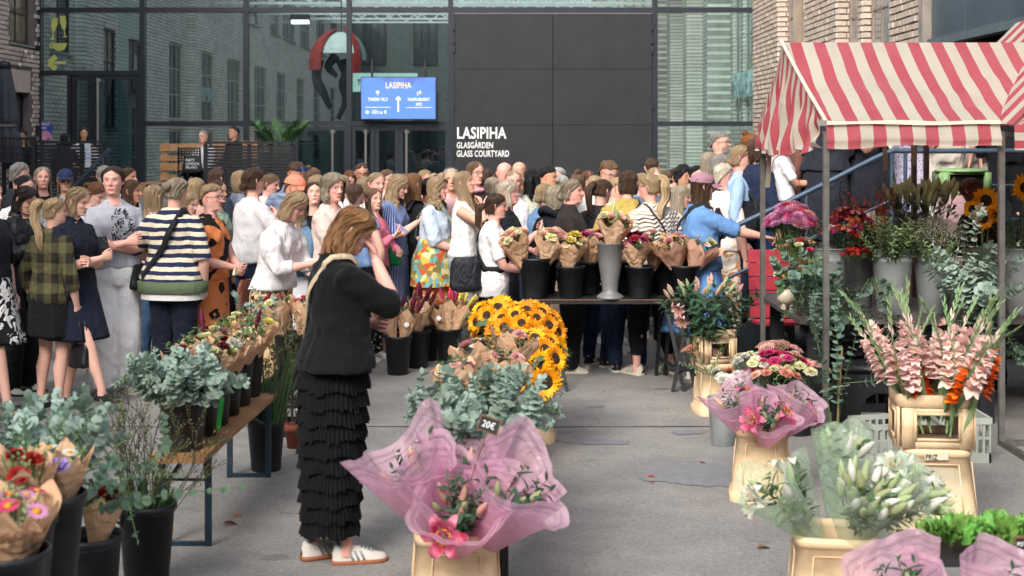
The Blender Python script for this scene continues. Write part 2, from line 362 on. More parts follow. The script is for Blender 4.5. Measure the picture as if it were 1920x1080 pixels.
def cloth(name,c,c2=None,pat=None,rough=.88,**k):
    if name in MATS: return MATS[name]
    c = srgb(c) if isinstance(c,str) else c; c2 = srgb(c2) if isinstance(c2,str) else c2
    t = NT(name); v = t.coord('Object'); xyz = t.sep(v); base = c
    wob = t.noise(v,7,2)
    zz = t.math('ADD',xyz[2],t.math('MULTIPLY',wob,.03))
    if pat == 'hstripe':
        f = t.math('FRACT',t.math('MULTIPLY',zz,k.get('f',22))); base = t.mix(t.math('GREATER_THAN',f,k.get('d',.52)),c,c2)
    elif pat == 'vstripe':
        an = t.math('ARCTAN2',xyz[1],xyz[0]); f = t.math('FRACT',t.math('MULTIPLY',an,k.get('f',9))); base = t.mix(t.math('GREATER_THAN',f,k.get('d',.8)),c,c2)
    elif pat == 'plaid':
        sx = t.math('GREATER_THAN',t.math('FRACT',t.math('MULTIPLY',t.math('ADD',xyz[0],xyz[1]),k.get('f',9))),.5)
        sz = t.math('GREATER_THAN',t.math('FRACT',t.math('MULTIPLY',zz,k.get('f',9))),.5)
        base = t.ramp(t.math('MULTIPLY',t.math('ADD',sx,sz),.5),[(0,c),(.5,tuple((x+y)/2 for x,y in zip(c,c2))),(1,c2)])
    elif pat == 'blob':   # large cut-out flowers
        d = t.vor(v,k.get('f',9)); e = t.math('ADD',d,t.math('MULTIPLY',t.noise(v,26,2),.22))
        base = t.ramp(e,[(0,c),(.16,c),(.17,c2),(.30,c2),(.31,c),(.80,c),(.81,c2)],True)
    elif pat == 'leopard':
        d = t.vor(v,k.get('f',42)); n_ = t.noise(v,60,2); e = t.math('ADD',d,t.math('MULTIPLY',t.math('SUBTRACT',n_,.5),.5))
        base = t.ramp(e,[(0,srgb(.62,.42,.25)),(.22,srgb(.62,.42,.25)),(.24,c2),(.46,c2),(.48,c)],True)
    elif pat == 'patch':
        cc = t.vor(v,k.get('f',26),out='Color'); base = t.ramp(t.sep(cc)[0],[(0,srgb('#6fa59a')),(.22,srgb('#c8b04a')),(.42,srgb('#c95a34')),(.58,srgb('#7fb6c0')),(.72,srgb('#8a7a4a')),(.86,srgb('#d8cf9a'))],True)
    elif pat == 'spots':
        e = t.math('ADD',t.vor(v,k.get('f',30)),t.math('MULTIPLY',t.noise(v,70,2),.3)); base = t.ramp(e,[(0,c2),(.42,c2),(.47,c)])
    elif pat == 'bold':
        n_ = t.noise(v,k.get('f',13),1,.4,1.5); base = t.ramp(n_,[(0,c2),(.47,c2),(.48,c),(.6,c),(.61,c2)],True)
    elif pat == 'zig':
        h = t.math('SINE',t.math('ADD',t.math('MULTIPLY',xyz[2],190),t.math('MULTIPLY',t.math('SINE',t.math('MULTIPLY',t.math('ADD',xyz[0],xyz[1]),95)),1.3)))
        base = t.mix(t.math('MULTIPLY_ADD',h,.5,.5),c2 or tuple(x*.7 for x in c),c)
    col = t.mix(t.ramp(t.noise(v,9,4),[(.3,0.),(.75,.13)]),base,t.hsv(base,.5,1.05,.62) if isinstance(base,bpy.types.NodeSocket) else tuple(x*.62 for x in c))
    vw = t.coord('Object',(1,1,.55)); w1 = t.noise(vw,11,3,.5,1.2); w2 = t.noise(v,320,2)
    b1 = t.bump(w1,k.get('wr',.75),.03); t.bump(w2,.25,.002,b1)
    if pat == 'zig': t.bump(h,.8,.012,b1)
    MATS[name] = t.fin(col,rough,0,.25,k.get('sheen',.03)); return t.m
POSES = {  # right wrist, left wrist (x: + = person's left), right pole, left pole, curls, palm normals
    'down': ((-.245,-.03,.83),(.245,-.03,.83),(-.5,.3,1.1),(.5,.3,1.1),.35,((.9,-.2,0),(-.9,-.2,0))),
    'crossed': ((.035,-.235,1.125),(-.045,-.205,1.095),(-.6,.05,.85),(.6,.05,.85),.9,((.3,.9,0),(-.3,.9,0))),
    'phone': ((-.06,-.33,1.12),(.05,-.33,1.11),(-.45,.1,.9),(.45,.1,.9),1.0,((.5,.2,1),(-.5,.2,1))),
    'phone1': ((-.05,-.27,1.22),(.12,-.22,1.05),(-.45,.0,.9),(.45,.0,.9),1.0,((.5,.2,1),(-.5,.4,.2))),
    'clasp': ((-.04,-.25,1.0),(.05,-.255,.985),(-.5,.1,.95),(.5,.1,.95),.8,((.6,.5,.2),(-.6,.5,.2))),
    'chin': ((-.06,-.17,1.36),(.10,-.20,1.08),(-.45,-.25,1.0),(.5,0,1.0),.9,((0,1,0),(0,.9,.2))),
    'chest': ((-.05,-.20,1.25),(.10,-.21,1.02),(-.5,-.1,.9),(.5,0,.95),.9,((0,1,.1),(0,.9,.2))),
    'hipbag': ((-.245,-.03,.83),(.17,-.16,1.0),(-.5,.3,1.1),(.5,.1,1.0),.8,((.9,-.2,0),(0,.9,.2))),
    'rail': ((-.20,-.46,1.13),(.245,-.03,.83),(-.4,0,.9),(.5,.3,1.1),.9,((0,0,-1),(-.9,-.2,0))),
    'lrail': ((-.245,-.03,.83),(.20,-.50,1.16),(-.5,.3,1.1),(.4,0,.9),.9,((.9,-.2,0),(0,0,-1))),
    'back': ((-.15,.15,1.05),(.245,-.03,.83),(-.6,.2,1.1),(.5,.3,1.1),.6,((0,-1,0),(-.9,-.2,0))),
    'lap': ((-.10,-.30,.98),(.10,-.30,.98),(-.45,.1,.9),(.45,.1,.9),.6,((0,.2,-1),(0,.2,-1))),
    'shoulderbag': ((-.15,-.13,1.30),(.245,-.03,.83),(-.45,-.2,.9),(.5,.3,1.1),1.1,((0,1,0),(-.9,-.2,0))),
}
def remesh(mb,voxel,it=4,fac=.5):
    me = mb.mesh('tmp',[],uv=False); o = bpy.data.objects.new('tmp',me); COL.objects.link(o)
    m1 = o.modifiers.new('r','REMESH'); m1.mode = 'VOXEL'; m1.voxel_size = voxel
    m2 = o.modifiers.new('s','SMOOTH'); m2.factor = fac; m2.iterations = it
    dg = bpy.context.evaluated_depsgraph_get(); out = bpy.data.meshes.new_from_object(o.evaluated_get(dg))
    bpy.data.objects.remove(o); bpy.data.meshes.remove(me); return out
def cloth_mesh(mb,voxel,xf,m,amp=.006,seed=0,fold=26,name='cloth',it=4):
    me = remesh(mb,voxel,it); k = len(me.vertices)
    V = np.zeros(k*3,np.float32); me.vertices.foreach_get('co',V); V = V.reshape(-1,3).astype(float)
    N = np.zeros(k*3,np.float32); me.vertex_normals.foreach_get('vector',N); N = N.reshape(-1,3)
    q = V*A_((1,1,.5)); n1 = noise3(q,fold,seed); n2 = noise3(V*A_((.7,.7,1.3))+.02*n1[:,None],fold*1.5,seed+3); n3 = noise3(q,fold*2.6,seed+9)
    d = .7*(.55-1.6*np.abs(n1))+.55*(.5-1.5*np.abs(n2))+.25*n3
    V = V+N*(amp*d)[:,None]
    me.vertices.foreach_set('co',xf(V).astype(np.float32).ravel())
    me.polygons.foreach_set('use_smooth',np.ones(len(me.polygons),bool)); me.materials.clear(); me.materials.append(m); me.name = name; me.update()
    return me

SHOES = {}
def shoe_mesh(kind):
    if kind in SHOES: return SHOES[kind]
    mb = M(); n = 14; L = .255
    ys = A_([.5,.46,.36,.2,.02,-.16,-.3,-.42,-.48,-.5])
    hw = A_([.012,.028,.034,.036,.037,.042,.043,.034,.020,.006]); 
    hi = A_([.05,.088,.096,.094,.080,.062,.050,.044,.036,.028])
    if kind == 'mule': hi = A_([.03,.03,.032,.034,.05,.062,.056,.046,.038,.03])
    if kind in ('flat','loafer'): hi = A_([.04,.055,.056,.052,.05,.05,.045,.040,.034,.026])
    up = []
    for y,w,h in zip(ys,hw,hi):
        a = np.linspace(0,PI,n); up.append(np.stack([-w*np.cos(a)*(1-.25*np.sin(a)),np.full(n,y*L),.018+(h-.018)*np.sin(a)**.8],-1))
    mb.grid(up,False,0)
    so = []
    for y,w in zip(ys*1.03,hw*1.1+.002):
        so.append([(-w,y*L,.022),(-w*1.02,y*L,.002),(w*1.02,y*L,.002),(w,y*L,.022)])
    mb.grid(so,True,1,caps=True)
    if kind.startswith('sneaker'):
        for k in range(3):
            for s in (-1,1):
                y = .035-k*.026; mb.bar((s*.0415,y,.024),(s*.030,y+.02,.066),.004,.009,2)
        for k in range(4): mb.bar((-.02,.0-k*.018,.083-k*.007),(.02,.0-k*.018,.083-k*.007),.006,.005,2)
        mb.lathe([(.028,.088),(.033,.096),(.028,.102),(.022,.096)],12,2,at=(0,.08,-.005))
    W_ = mat('shoe_white',srgb(.84,.82,.78),rough=.55); Bk = mat('shoe_black',(.012,.012,.014),rough=.5); Gum = mat('sole_gum',srgb(.62,.38,.26),rough=.6)
    Cr = mat('sole_cream',srgb(.80,.76,.66),rough=.7); Be = mat('shoe_beige',srgb(.70,.60,.46),rough=.7); Gr = mat('shoe_stripe',srgb(.62,.63,.66),rough=.7); Tn = mat('shoe_tan',srgb(.55,.33,.2),rough=.5)
    ms = {'sneaker': [W_,W_,Gr],'sneaker_gum': [W_,Gum,Gr],'sneaker_cream': [mat('shoe_cream',srgb(.80,.77,.68)),Cr,Gr],'sneaker_black': [Bk,W_,W_],'sneaker_stripe': [W_,Bk,Bk],
          'mule': [Bk,Be,Bk],'flat': [Bk,Bk,Bk],'loafer': [Tn,Bk,Tn],'sneaker_tan': [Be,Tn,Tn]}[kind]
    SHOES[kind] = mb.mesh('shoe',ms); return SHOES[kind]

# ---------------------------------------------------------------- hair
_nohair = []
def hair_part(mb,style,rng,det=1.0,vol=.009):
    """builds hair in head space; style: dict(len, back, face, wave, part, tail, bun)"""
    g = np.random.RandomState(rng.randint(0,99999))
    L = style.get('len',-.2); face = style.get('face','frame'); wave = style.get('wave',.003); vol = style.get('vol',vol)
    cols = int(76*det); top = int(20*det); fall = max(4,int((10+60*max(0,-L))*det))
    short = style.get('short',False)
    for layer in range(2 if not short else 1):
        off = -layer*.007
        u = np.concatenate([-np.linspace(1,.0001,cols//2),np.linspace(.0001,1,cols//2)]); cols = len(u); A0,B0,C0 = .0735+vol+off,.096+vol+off,.104+vol*.9+off; y0,z0 = .003,.006
        jit = g.normal(size=cols)*.0022+.0022*np.sin(u*31+g.rand()*6)+.0020*np.sin(u*67+g.rand()*6)
        seam = 1-sst(np.abs(u),.93,1); jit = jit*seam
        part = style.get('part',.0)
        ze = np.full(cols,float(L))
        if short:
            au = np.abs(u)*180
            ze = lerp(au,[0,40,75,100,130,180],[.06,.05,-.005,-.02,-.06,L])
        ze = ze+g.normal(size=cols)*style.get('jit',.012)*(0 if short else 1)*seam
        rows = []; zz_ = []
        for r in range(top+fall):
            if r < top:
                th = R(2+(92-2)*r/(top-1)); z = z0+C0*np.cos(th)+0*u; rr = math.sin(th)+0*u
            else:
                k = (r-top+1)/fall; ke = k**1.1
                ztop = z0+C0*math.cos(R(92)); z = ztop+(np.minimum(ze,ztop-.004)-ztop)*ke
                fl = style.get('flare',.0)
                rr = 1+fl*k-.10*sst(k,.75,1)*(1 if not short else 0)
                rr = rr*(1-style.get('nape',.12)*_g(z+.11,.05)*sst(np.abs(u),.45,.8))+0*u
            if short: z = np.maximum(z,ze)
            if face == 'back':   af = lerp(z,[-.2,-.06,-.03,.0,.03,.055,.068,.085],[100,100,98,88,66,44,20,0])
            elif face == 'fringe': af = lerp(z,[-.3,-.12,-.04,.0,.018,.026,.04],[46,56,64,60,34,6,0])
            elif face == 'full': af = z*0
            elif face == 'long': af = lerp(z,[-.5,-.2,-.12,-.04,.0,.03,.055,.068,.085],[46,48,58,66,62,52,36,16,0])
            else: af = lerp(z,[-.3,-.12,-.05,.0,.03,.055,.068,.085],[58,64,68,66,54,38,16,0])
            if short: af = lerp(z,[-.2,-.03,.0,.03,.05,.066,.082],[102,98,72,62,50,24,0])
            pt = sst(z,.04,.09)*part
            a = np.sign(u)*R(1)*(af+(180-af)*np.abs(u)) + pt*(1-np.abs(u))
            j = jit*sst(r,1,6)*(1 if not short else .7)
            wv = wave*sst(-z,-.08,.1)*seam
            la = wv*np.sin(z*style.get('wf',70)+np.round(u*9)*2.1+g.rand()*.02+layer*2)
            ve_ = sst(z-ze,-.002,.035)*.85+.15 if short else 1.
            if r < top:
                zh = np.clip(z/(C0+z0)*.1125,-.12,.1124); v_ = (vol+off)*ve_
                wv0 = lerp(zh,_hz,_W)+v_*rr; bv0 = lerp(zh,_hz,_B)+v_*rr; fv0 = lerp(zh,_hz,_Ff)+v_*rr*.8
            else: zh = z*0; wv0,bv0,fv0 = wl0*rr,bl0*rr,fl0*rr
            if r == top-1: wl0,bl0,fl0 = wv0,bv0,fv0
            ca_,sa_ = np.cos(a),np.sin(a)
            x = np.sign(sa_)*np.abs(sa_)**.94*(wv0+j)+la*ca_
            y = np.where(ca_ > 0,-(fv0+j)*np.abs(ca_)**.9,(bv0+j)*np.abs(ca_)**.96)+la*sa_
            # flatten side/lower back towards the neck, hair lies on the back
            if not short: y = np.where((y > 0),y+.020*sst(-z,.12,.22),y-.012*sst(-z,.10,.20)); 
            x = x*(1+.12*sst(-z,.10,.22)) if not short else x
            groove = .007*_g(u,.035)*sst(z,.02,.06)*(1 if face != 'back' else 0)
            z = z-groove+(wave*.8*np.sin(z*55+np.round(u*9)*3.3))*sst(-z,-.02,.1)
            if short: 
                tx = style.get('tex',.004); q = np.stack([x,y,z],-1); nn = noise3(q,120,5); x = x*(1+nn*tx*14); y = y*(1+nn*tx*10); z = z+nn*tx*(z > .03)
            rows.append(np.stack([x,y,z],-1))
        rows = np.array(rows); h_ = cols//2
        if not layer and det > .9:     # loose strands over the sheet
            ctr = A_((0,.01,0))
            for _ in range(90 if not short else 60):
                c_ = g.randint(2,cols-2); r0 = g.randint(2,max(3,int(len(rows)*.5))); r1 = g.randint(r0+4,len(rows)+1) if len(rows) > r0+5 else len(rows)
                pth = rows[r0:r1:2,c_].copy()
                if len(pth) < 3: continue
                o_ = pth-ctr; o_[:,2] *= .3; o_ /= np.linalg.norm(o_,axis=1)[:,None]+1e-6; k_ = np.linspace(0,1,len(pth))[:,None]
                pth = pth+o_*(.0015+g.rand()*.007*k_)+g.normal(size=3)*.006*k_+(0 if not short else o_*.004)
                T_ = tube(pth,list(np.linspace(.0017,.0006,len(pth))),3); b0 = mb.n; mb.grid(T_,True); mb.uv[-1] = mb.uv[-1]*A_((.02,1))+A_((g.rand(),0))
        if short: mb.grid(rows)
        else: mb.grid(rows[:,:h_]); mb.grid(rows[:,h_:])
    if style.get('tail'):
        t = style['tail']; p0 = A_(t.get('at',(0,.105,.045))); Lt = t.get('len',.30); r = t.get('r',.032)
        pts = bez([p0-A_((0,.02,0)),p0+A_((0,.025,.008)),p0+A_((.005,.055,-.03)),p0+A_((.01,.062,-.3*Lt)),p0+A_((.0,.055,-.7*Lt)),p0+A_((-.01,.045,-Lt))],6)
        n = 18; m_ = len(pts); T = tube(pts,[r*lerp(i/(m_-1),[0,.08,.2,.5,.85,1],[.5,.5,.85,1.05,.8,.15]) for i in range(m_)],n,up=(1,0,0))
        ctr = T.mean(1,keepdims=True); k = np.arange(n)
        amp = 1+.14*np.sin(k*2.4)+.07*g.normal(size=n); wv = style.get('tw',.006)
        T = ctr+(T-ctr)*amp[None,:,None]; i = np.arange(m_)[:,None]
        T[...,0] += wv*np.sin(i*.55+k*.0); T[...,1] += wv*np.cos(i*.43+k*.9)*.7
        T = np.concatenate([T,T[:,:1]],1); mb.grid(T,False,uvs=(.4,1))
        mb.lathe([(.010,-.01),(.019,-.006),(.019,.006),(.010,.01)],10,mi=1,at=tuple(p0+A_((0,.012,.004))))
    if style.get('bun'):
        bp,br = style['bun']; n = 20; rowsb = []
        for i in range(14):
            th = PI*i/13; a = np.linspace(0,2*PI,n)+th*1.6
            rr = br*(1+.10*np.sin(a*5+th*4))
            rowsb.append(np.stack([rr*np.sin(th)*np.cos(a),rr*.85*np.cos(th)+0*a,rr*.9*np.sin(th)*np.sin(a)],-1)+A_(bp))
        mb.grid(rowsb,False,uvs=(1.2,.8))
STY = {
    'bobm': dict(len=-.15,face='frame',wave=.007,wf=60,flare=.05,vol=.014,jit=.015,nape=.1),
    'long': dict(len=-.36,face='long',wave=.006,jit=.02),'longs': dict(len=-.40,face='long',wave=.002,jit=.02),
    'mid': dict(len=-.20,face='frame',wave=.004),'bob': dict(len=-.125,face='frame',wave=.002,flare=.04,nape=.16,jit=.006),
    'bobf': dict(len=-.10,face='fringe',wave=.002,nape=.2,jit=.006),'curly': dict(len=-.25,face='frame',wave=.017,wf=95,vol=.018,flare=.10,jit=.02),
    'wavy': dict(len=-.28,face='long',wave=.012,wf=75,vol=.013,flare=.06,jit=.02),'fluffy': dict(len=-.115,face='frame',wave=.010,wf=90,vol=.019,nape=.15),
    'pony': dict(len=-.055,face='back',wave=0,vol=.009,nape=.05,jit=.003,tail=dict(len=.30)),'ponylow': dict(len=-.075,face='back',wave=0,vol=.009,jit=.003,tail=dict(at=(0,.10,-.02),len=.20)),
    'ponyhi': dict(len=-.06,face='back',wave=0,vol=.009,jit=.003,tail=dict(at=(0,.10,.065),len=.40,r=.04)),'bun': dict(len=-.065,face='back',wave=0,vol=.006,jit=.003,bun=((0,.120,.03),.040)),
    'bunlow': dict(len=-.075,face='back',wave=0,vol=.010,jit=.003,bun=((0,.105,-.055),.040)),'buntop': dict(len=-.06,face='back',wave=0,vol=.009,jit=.003,bun=((0,.06,.115),.036)),
    'pixie': dict(len=-.085,short=True,vol=.013,tex=.003),'man': dict(len=-.06,short=True,vol=.009,tex=.005),'mancurl': dict(len=-.065,short=True,vol=.015,tex=.010),'manshort': dict(len=-.05,short=True,vol=.006,tex=.002),
    'half': dict(len=-.30,face='back',wave=.006,vol=.008,jit=.02,tail=dict(at=(0,.10,.03),len=.24,r=.022)),'straight': dict(len=-.27,face='long',wave=.001,jit=.008),
}
def glasses_mesh(xf,dark=False,up=False):
    mb = M()
    for s in (-1,1):
        a = np.arange(17)*2*PI/16; p = np.stack([s*.032+.022*np.cos(a),np.full(17,-.099),.0+.018*np.sin(a)],-1)
        mb.grid(tube(p,.0022,5,up=(0,1,0)),True)
        mb.tube([(s*.054,-.098,.004),(s*.072,-.07,.006),(s*.077,.0,.004),(s*.075,.02,-.005)],.002,5)
        if dark: mb.raw(np.vstack([p[:16],p[:16].mean(0)[None]]),T=[(k,(k+1) % 16,16) for k in range(16)],mi=1)
    mb.tube([(-.011,-.099,.004),(.011,-.099,.004)],.0022,5)
    V = mb.V()
    if up: V = rotx(V,R(-38))+A_((0,-.004,.024))
    mb.setV(xf(V)); return mb

PEOPLE = {}
def person(key,label,x,D,top=None,H=None,yaw=0,look=(0,0),skin='light',hair=('blonde','mid'),top_=None,bot=None,pose='down',male=False,
           sleeve='short',w=1.0,lean=0.,z0=0.,legs='stand',shoe='sneaker',extra=(),hem=.90,seat=False,vox=None,group=None,brow=None,wrists=None,gy=None,hint=None,roll=0,collar=None,neck=1.435,closed=False,legw=0.085,flare=1.35,hemz=.45,beard=None,poles=None,cuff=None,hips=None):
    X = PX(x,D); w = .12+w*.82
    if top is not None: H = CH-(top-HY)*D/F-z0
    if seat: H = 1.68
    s = H/1.68
    rng = random.Random(hash(key) % 10007 if not isinstance(key,int) else key*31)
    seed = (key if isinstance(key,int) else 5)*7+3
    vox = vox or (.0125 if D < 11.3 else .016 if D < 13 else .021)
    det = 1.0 if D < 12 else .75
    sk = A_(SKIN[skin])
    root = thing('person',label,'person',(X,D,z0),R(yaw),group or 'people in the crowd at the market')
    hy,hp = R(look[0]),R(look[1])
    piv = A_((0,.012,1.46))
    def body(V):    # lean + scale
        V = A_(V).copy(); t = np.maximum(V[...,2]-.88,0)
        V[...,1] = V[...,1]-lean*t*(1+.5*t); return V*s
    hs_ = .935
    def headx(V):   # from head space to body
        V = A_(V)*hs_+A_((0,-.018,1.566)); wgt = sst(V[...,2],1.38,1.49)
        Wg = np.maximum(wgt,0)[...,None]
        Q = V-piv; Q2 = rotz(roty(rotx(Q,hp),R(roll)),hy)
        low = sst(V[...,2],1.20,1.44)[...,None]
        Wg = np.where((V[...,2] < 1.44)[...,None],Wg*low,Wg)
        V = V*(1-Wg)+(Q2+piv)*Wg
        return body(V)
    # ---- body
    b = M(); hcol = {'blonde': (.22,.14,.07),'platin': (.35,.26,.16),'ash': (.2,.14,.09),'black': (.01,.01,.01),'dark': (.03,.02,.015),'silver': (.3,.28,.26),'grey': (.2,.18,.16),'red': (.2,.08,.03)}.get(hair[0],(.08,.045,.03)) if hair else (.2,.14,.1)
    head_mesh(b,headx,sk,rng,male,brow or hcol,jaw=1.08 if male else rng.uniform(.95,1.03),nose=rng.uniform(.85,1.2)*(1.15 if male else 1),beard=beard,closed=closed,lipc=None)
    sw = .165*(1.08 if male else 1)*(.75+.25*w)
    wr,wl_,pr,pl,curl,pn = POSES[pose]
    if wrists: wr,wl_ = wrists[0] or wr,wrists[1] or wl_
    if poles: pr,pl = poles
    sh = [A_((-sw*.97,.012,1.325)),A_((sw*.97,.012,1.325))]; el = [None]*2; wrp = [None]*2
    for k,(wp,pole) in enumerate(((wr,pr),(wl_,pl))):
        wp = A_(wp).copy()
        if pose in ('down',) or (pose in ('hipbag','rail','back') and k != 0): wp[0] *= (1+(w-1)*.8)
        if lean: wp[1] = wp[1]+lean*(wp[2]-.88)*0
        el[k],wrp[k] = ik(sh[k],wp,.285,.25,pole)
        aw = .8+.2*w*1.05
        path = [sh[k]+A_((0,0,.0)),sh[k]*.5+el[k]*.5,el[k],el[k]*.72+wrp[k]*.28,el[k]*.3+wrp[k]*.7,wrp[k]]
        b.grid(body(tube(path,[.050*aw,.043*aw,.038*aw,.040*aw,.030*aw,.0225],10,up=(0,1,.1))),True,c=sk,caps=True)
        dd = wrp[k]-el[k]; hb = M(); hand_mesh(hb,wrp[k],dd,pn[k],sk,1 if k == 0 else -1,curl,.98 if not male else 1.08)
        b.merge(hb,body)
    if seat:
        kn = [A_((-.10,-.44,.50)),A_((.10,-.44,.50))]; an = [A_((-.11,-.42,.09)),A_((.11,-.42,.09))]; hipj = [A_((-.09,0,.50)),A_((.09,0,.50))]
    else:
        ft = {'stand': ((-.10,0,0),(.10,0,0)),'walk': ((-.09,-.24,0),(.08,.22,0)),'hip': ((-.13,.02,0),(.09,-.10,0)),'wide': ((-.15,.03,0),(.14,-.05,0))}.get(legs,legs)
        hx_ = .06 if 'slimlegs' in extra else .088; hipj = [A_((-hx_,.01,.88)),A_((hx_,.01,.88))]; an = [A_(f)+A_((0,.03,.085)) for f in ft]; kn = [None]*2
        for k in (0,1): kn[k],an[k] = ik(hipj[k],an[k],.405,.395,hipj[k]+A_((0,-1,-.4)))
    bare = bot and bot[0] in ('skirt','dress','shorts')
    lw = (.7+.3*w)*(.66 if 'slimlegs' in extra else 1)
    for k in (0,1):
        mid = kn[k]*.62+an[k]*.38
        b.grid(body(tube([hipj[k]+(0 if seat else A_((0,0,-.02))),hipj[k]*.5+kn[k]*.5,kn[k]+(hipj[k]-kn[k])*.08,kn[k]*.85+an[k]*.15,mid+A_((0,.012,0)),kn[k]*.25+an[k]*.75,an[k],an[k]-A_((0,0,.05))],
               [.083*lw,.07*lw,.054*lw,.050*lw,.054*lw,.036*lw,.031,.032],12,up=(0,1,0))),True,c=sk,caps=True)
    # torso under the clothes
    ts = [ering(z,*torso_at(z,w,-.012)) for z in (.82,.95,1.1,1.25,1.34,1.385)]+[ering(1.41,.085,.055,.016)]
    if seat: 
        pass
    b.grid(body(np.array(ts)),True,c=sk,caps=True)
    def seatfix(V): return V
    b.obj('body',[M_SKIN],root,col=True)
    drop = .38*s if seat else 0
    # ---- top garment
    if top_:
        g = M(); e = .018 if sleeve != 'none' else .013
        loose = 0 if 'fit' in extra else .010
        zz = [hem,hem+.05]+[z for z in np.arange(hem+.1,1.33,.07)]+[1.345,1.375,1.398,1.418,neck]
        rings = []
        for z in zz:
            rx,ry,yo = torso_at(z,w,e+loose*(1.6 if z < 1.2 else .6)*(1 if z < 1.36 else 0)-(.008 if z > 1.39 else 0))
            if ('fit' not in extra) and z < 1.2:   # cloth hangs rather than following the waist
                r2 = torso_at(1.2,w,e+loose*.6); rx = max(rx,r2[0]*.95); ry = max(ry,r2[1]*.95)
            if 'open' in extra and z < 1.2: rx *= 1.05
            if 'boxy' in extra and z < 1.30: rx *= 1+.13*(1.30-z)/.4; ry *= 1+.13*(1.3-z)/.4
            rings.append(ering(z,rx,ry,yo))
        g.grid(np.array(rings),True,caps=True)
        if not male and 'flat' not in extra:
            for sx in (-1,1):
                th = np.linspace(.01,PI-.01,8)
                g.grid(np.array([[(sx*.072*w+.068*math.sin(t)*math.cos(a),-.068*w-.012+.062*math.sin(t)*math.sin(a),1.225+.07*math.cos(t)) for a in np.arange(12)*PI/6] for t in th]),True)
        Ls = {'none': 0,'cap': .35,'short': .80,'elbow': 1.08,'three': 1.45,'long': 1.93}[sleeve]
        for k in (0,1):
            if Ls <= 0: continue
            full = [sh[k]+A_((0,0,.004)),sh[k]*.5+el[k]*.5,el[k],el[k]*.5+wrp[k]*.5,wrp[k]]
            ss = [0,.5,1,1.5,2]; nn = max(3,int(Ls*5)+1); q = np.linspace(0,Ls,nn)
            path = np.stack([np.interp(q,ss,[p[c] for p in full]) for c in range(3)],-1)
            se = .009 if 'fit' in extra else .016 if 'boxy' not in extra else .026
            ins = A_(((1 if k == 0 else -1)*.06,.002,.026)); path = np.vstack([sh[k]+ins,path]); q = np.concatenate([[-.2],q])
            rad = [np.interp(t,[-.2]+ss[1:],[.040,.050,.041,.038,.026]) *0+np.interp(t,[-.2,0,.5,1,1.5,2],[.026,.044,.045,.041,.038,.026])*(.8+.2*w)+se*(.6 if t < 0 else 1 if t < 1.6 else .6) for t in q]
            if 'puff' in extra: rad = [r*(1+.5*_g(t-.35,.25)) for r,t in zip(rad,q)]
            g.tube(path,rad,12)
        me = cloth_mesh(g,vox,body,top_,.010 if 'fit' not in extra else .006,seed,name='top')
        o = ob('top',me,root)
        if 'hood' in extra:
            hd = M(); hd.grid(np.array([[(.11*math.cos(a)*(1+.1*math.sin(3*a)),.06+.075*math.sin(a),1.40+.045*math.sin(t)+.02) if 0 else (np.cos(a)*(.105+.03*math.cos(t)),.045+np.sin(a)*(.085+.035*math.cos(t)),1.425+.035*math.sin(t)-.03*math.cos(a*2)) for a in np.arange(20)*PI/10] for t in np.arange(9)*PI/4]),True)
            hd.setV(body(hd.V())); hd.obj('hood',top_,root)
    # collar
    if collar is not None:
        c = M(); a = np.linspace(R(-60),R(240),22)
        rows = [[(math.cos(t)*(.062+dr),.012+math.sin(t)*(.052+dr)-(.02*dz_ if 1 else 0)*0,1.415+zz_+.0) for t in a] for dr,zz_,dz_ in ((.0,.0,0),(.004,.036,0),(.010,.040,0),(.026,.010,0),(.030,-.004,0))]
        c.grid(np.array(rows)); c.setV(body(c.V())); c.obj('collar',collar,root)
    # ---- bottom garment
    if bot:
        kind,bm = bot; g = M()
        if seat:
            for k in (0,1):
                g.tube([hipj[k]+A_((0,.10,.02)),hipj[k],kn[k],kn[k]+A_((0,.0,-.08)),an[k]+A_((0,0,.05))],[.08,.10,.075,.066,.055],12,up=(0,.1,1))
            g.grid(np.array([ering(z,*torso_at(z+.38,w,.014)) for z in (.42,.48,.56,.62)]),True,caps=True)
            ob('trousers',cloth_mesh(g,vox,body,bm,.005,seed+1,name='trousers'),root)
        elif kind in ('trousers','wide','slim','shorts','crop'):
            e = {'slim': .010,'trousers': .022,'wide': .034,'shorts': .03,'crop': .02}[kind]
            for k in (0,1):
                A,B,C = hipj[k]+A_((0,0,.02)),kn[k],an[k]
                if kind == 'shorts': g.tube([A,A*.5+B*.5,B*.8+A*.2],[.10,.105,.11],14,up=(0,1,0)); continue
                low = {'slim': .046,'trousers': .058,'wide': .100,'crop': .052}[kind]; kr = {'slim': .078,'trousers': .086,'wide': .100,'crop': .086}[kind]
                end = C+A_((0,0,-.035 if kind in ('trousers','wide') else (.02 if kind != 'crop' else .08)))
                g.tube([A,A*.6+B*.4,B*.95+A*.05,B*.5+C*.5,end],[(.088+e*.6)*lw,(.083+e*.7)*lw,kr*lw,(kr*.45+low*.55)*lw if kind != 'slim' else .068*lw,low],14,up=(0,1,0))
            g.grid(np.array([ering(z,*torso_at(z,w,.010+e*.25)) for z in (.80,.86,.92,.98,1.02)]),True,caps=True)
            ob('trousers',cloth_mesh(g,vox,body,bm,.010,seed+1,22,name='trousers'),root)
        else:
            n = 84; rows = []; zt = 1.03 if kind == 'skirt' else 1.06
            ph = rng.random()*6; kk = rng.randint(7,11)
            legy = (an[0][1]+an[1][1])/2; spanx = abs(an[0][0]-an[1][0])/2; spany = abs(an[0][1]-an[1][1])/2
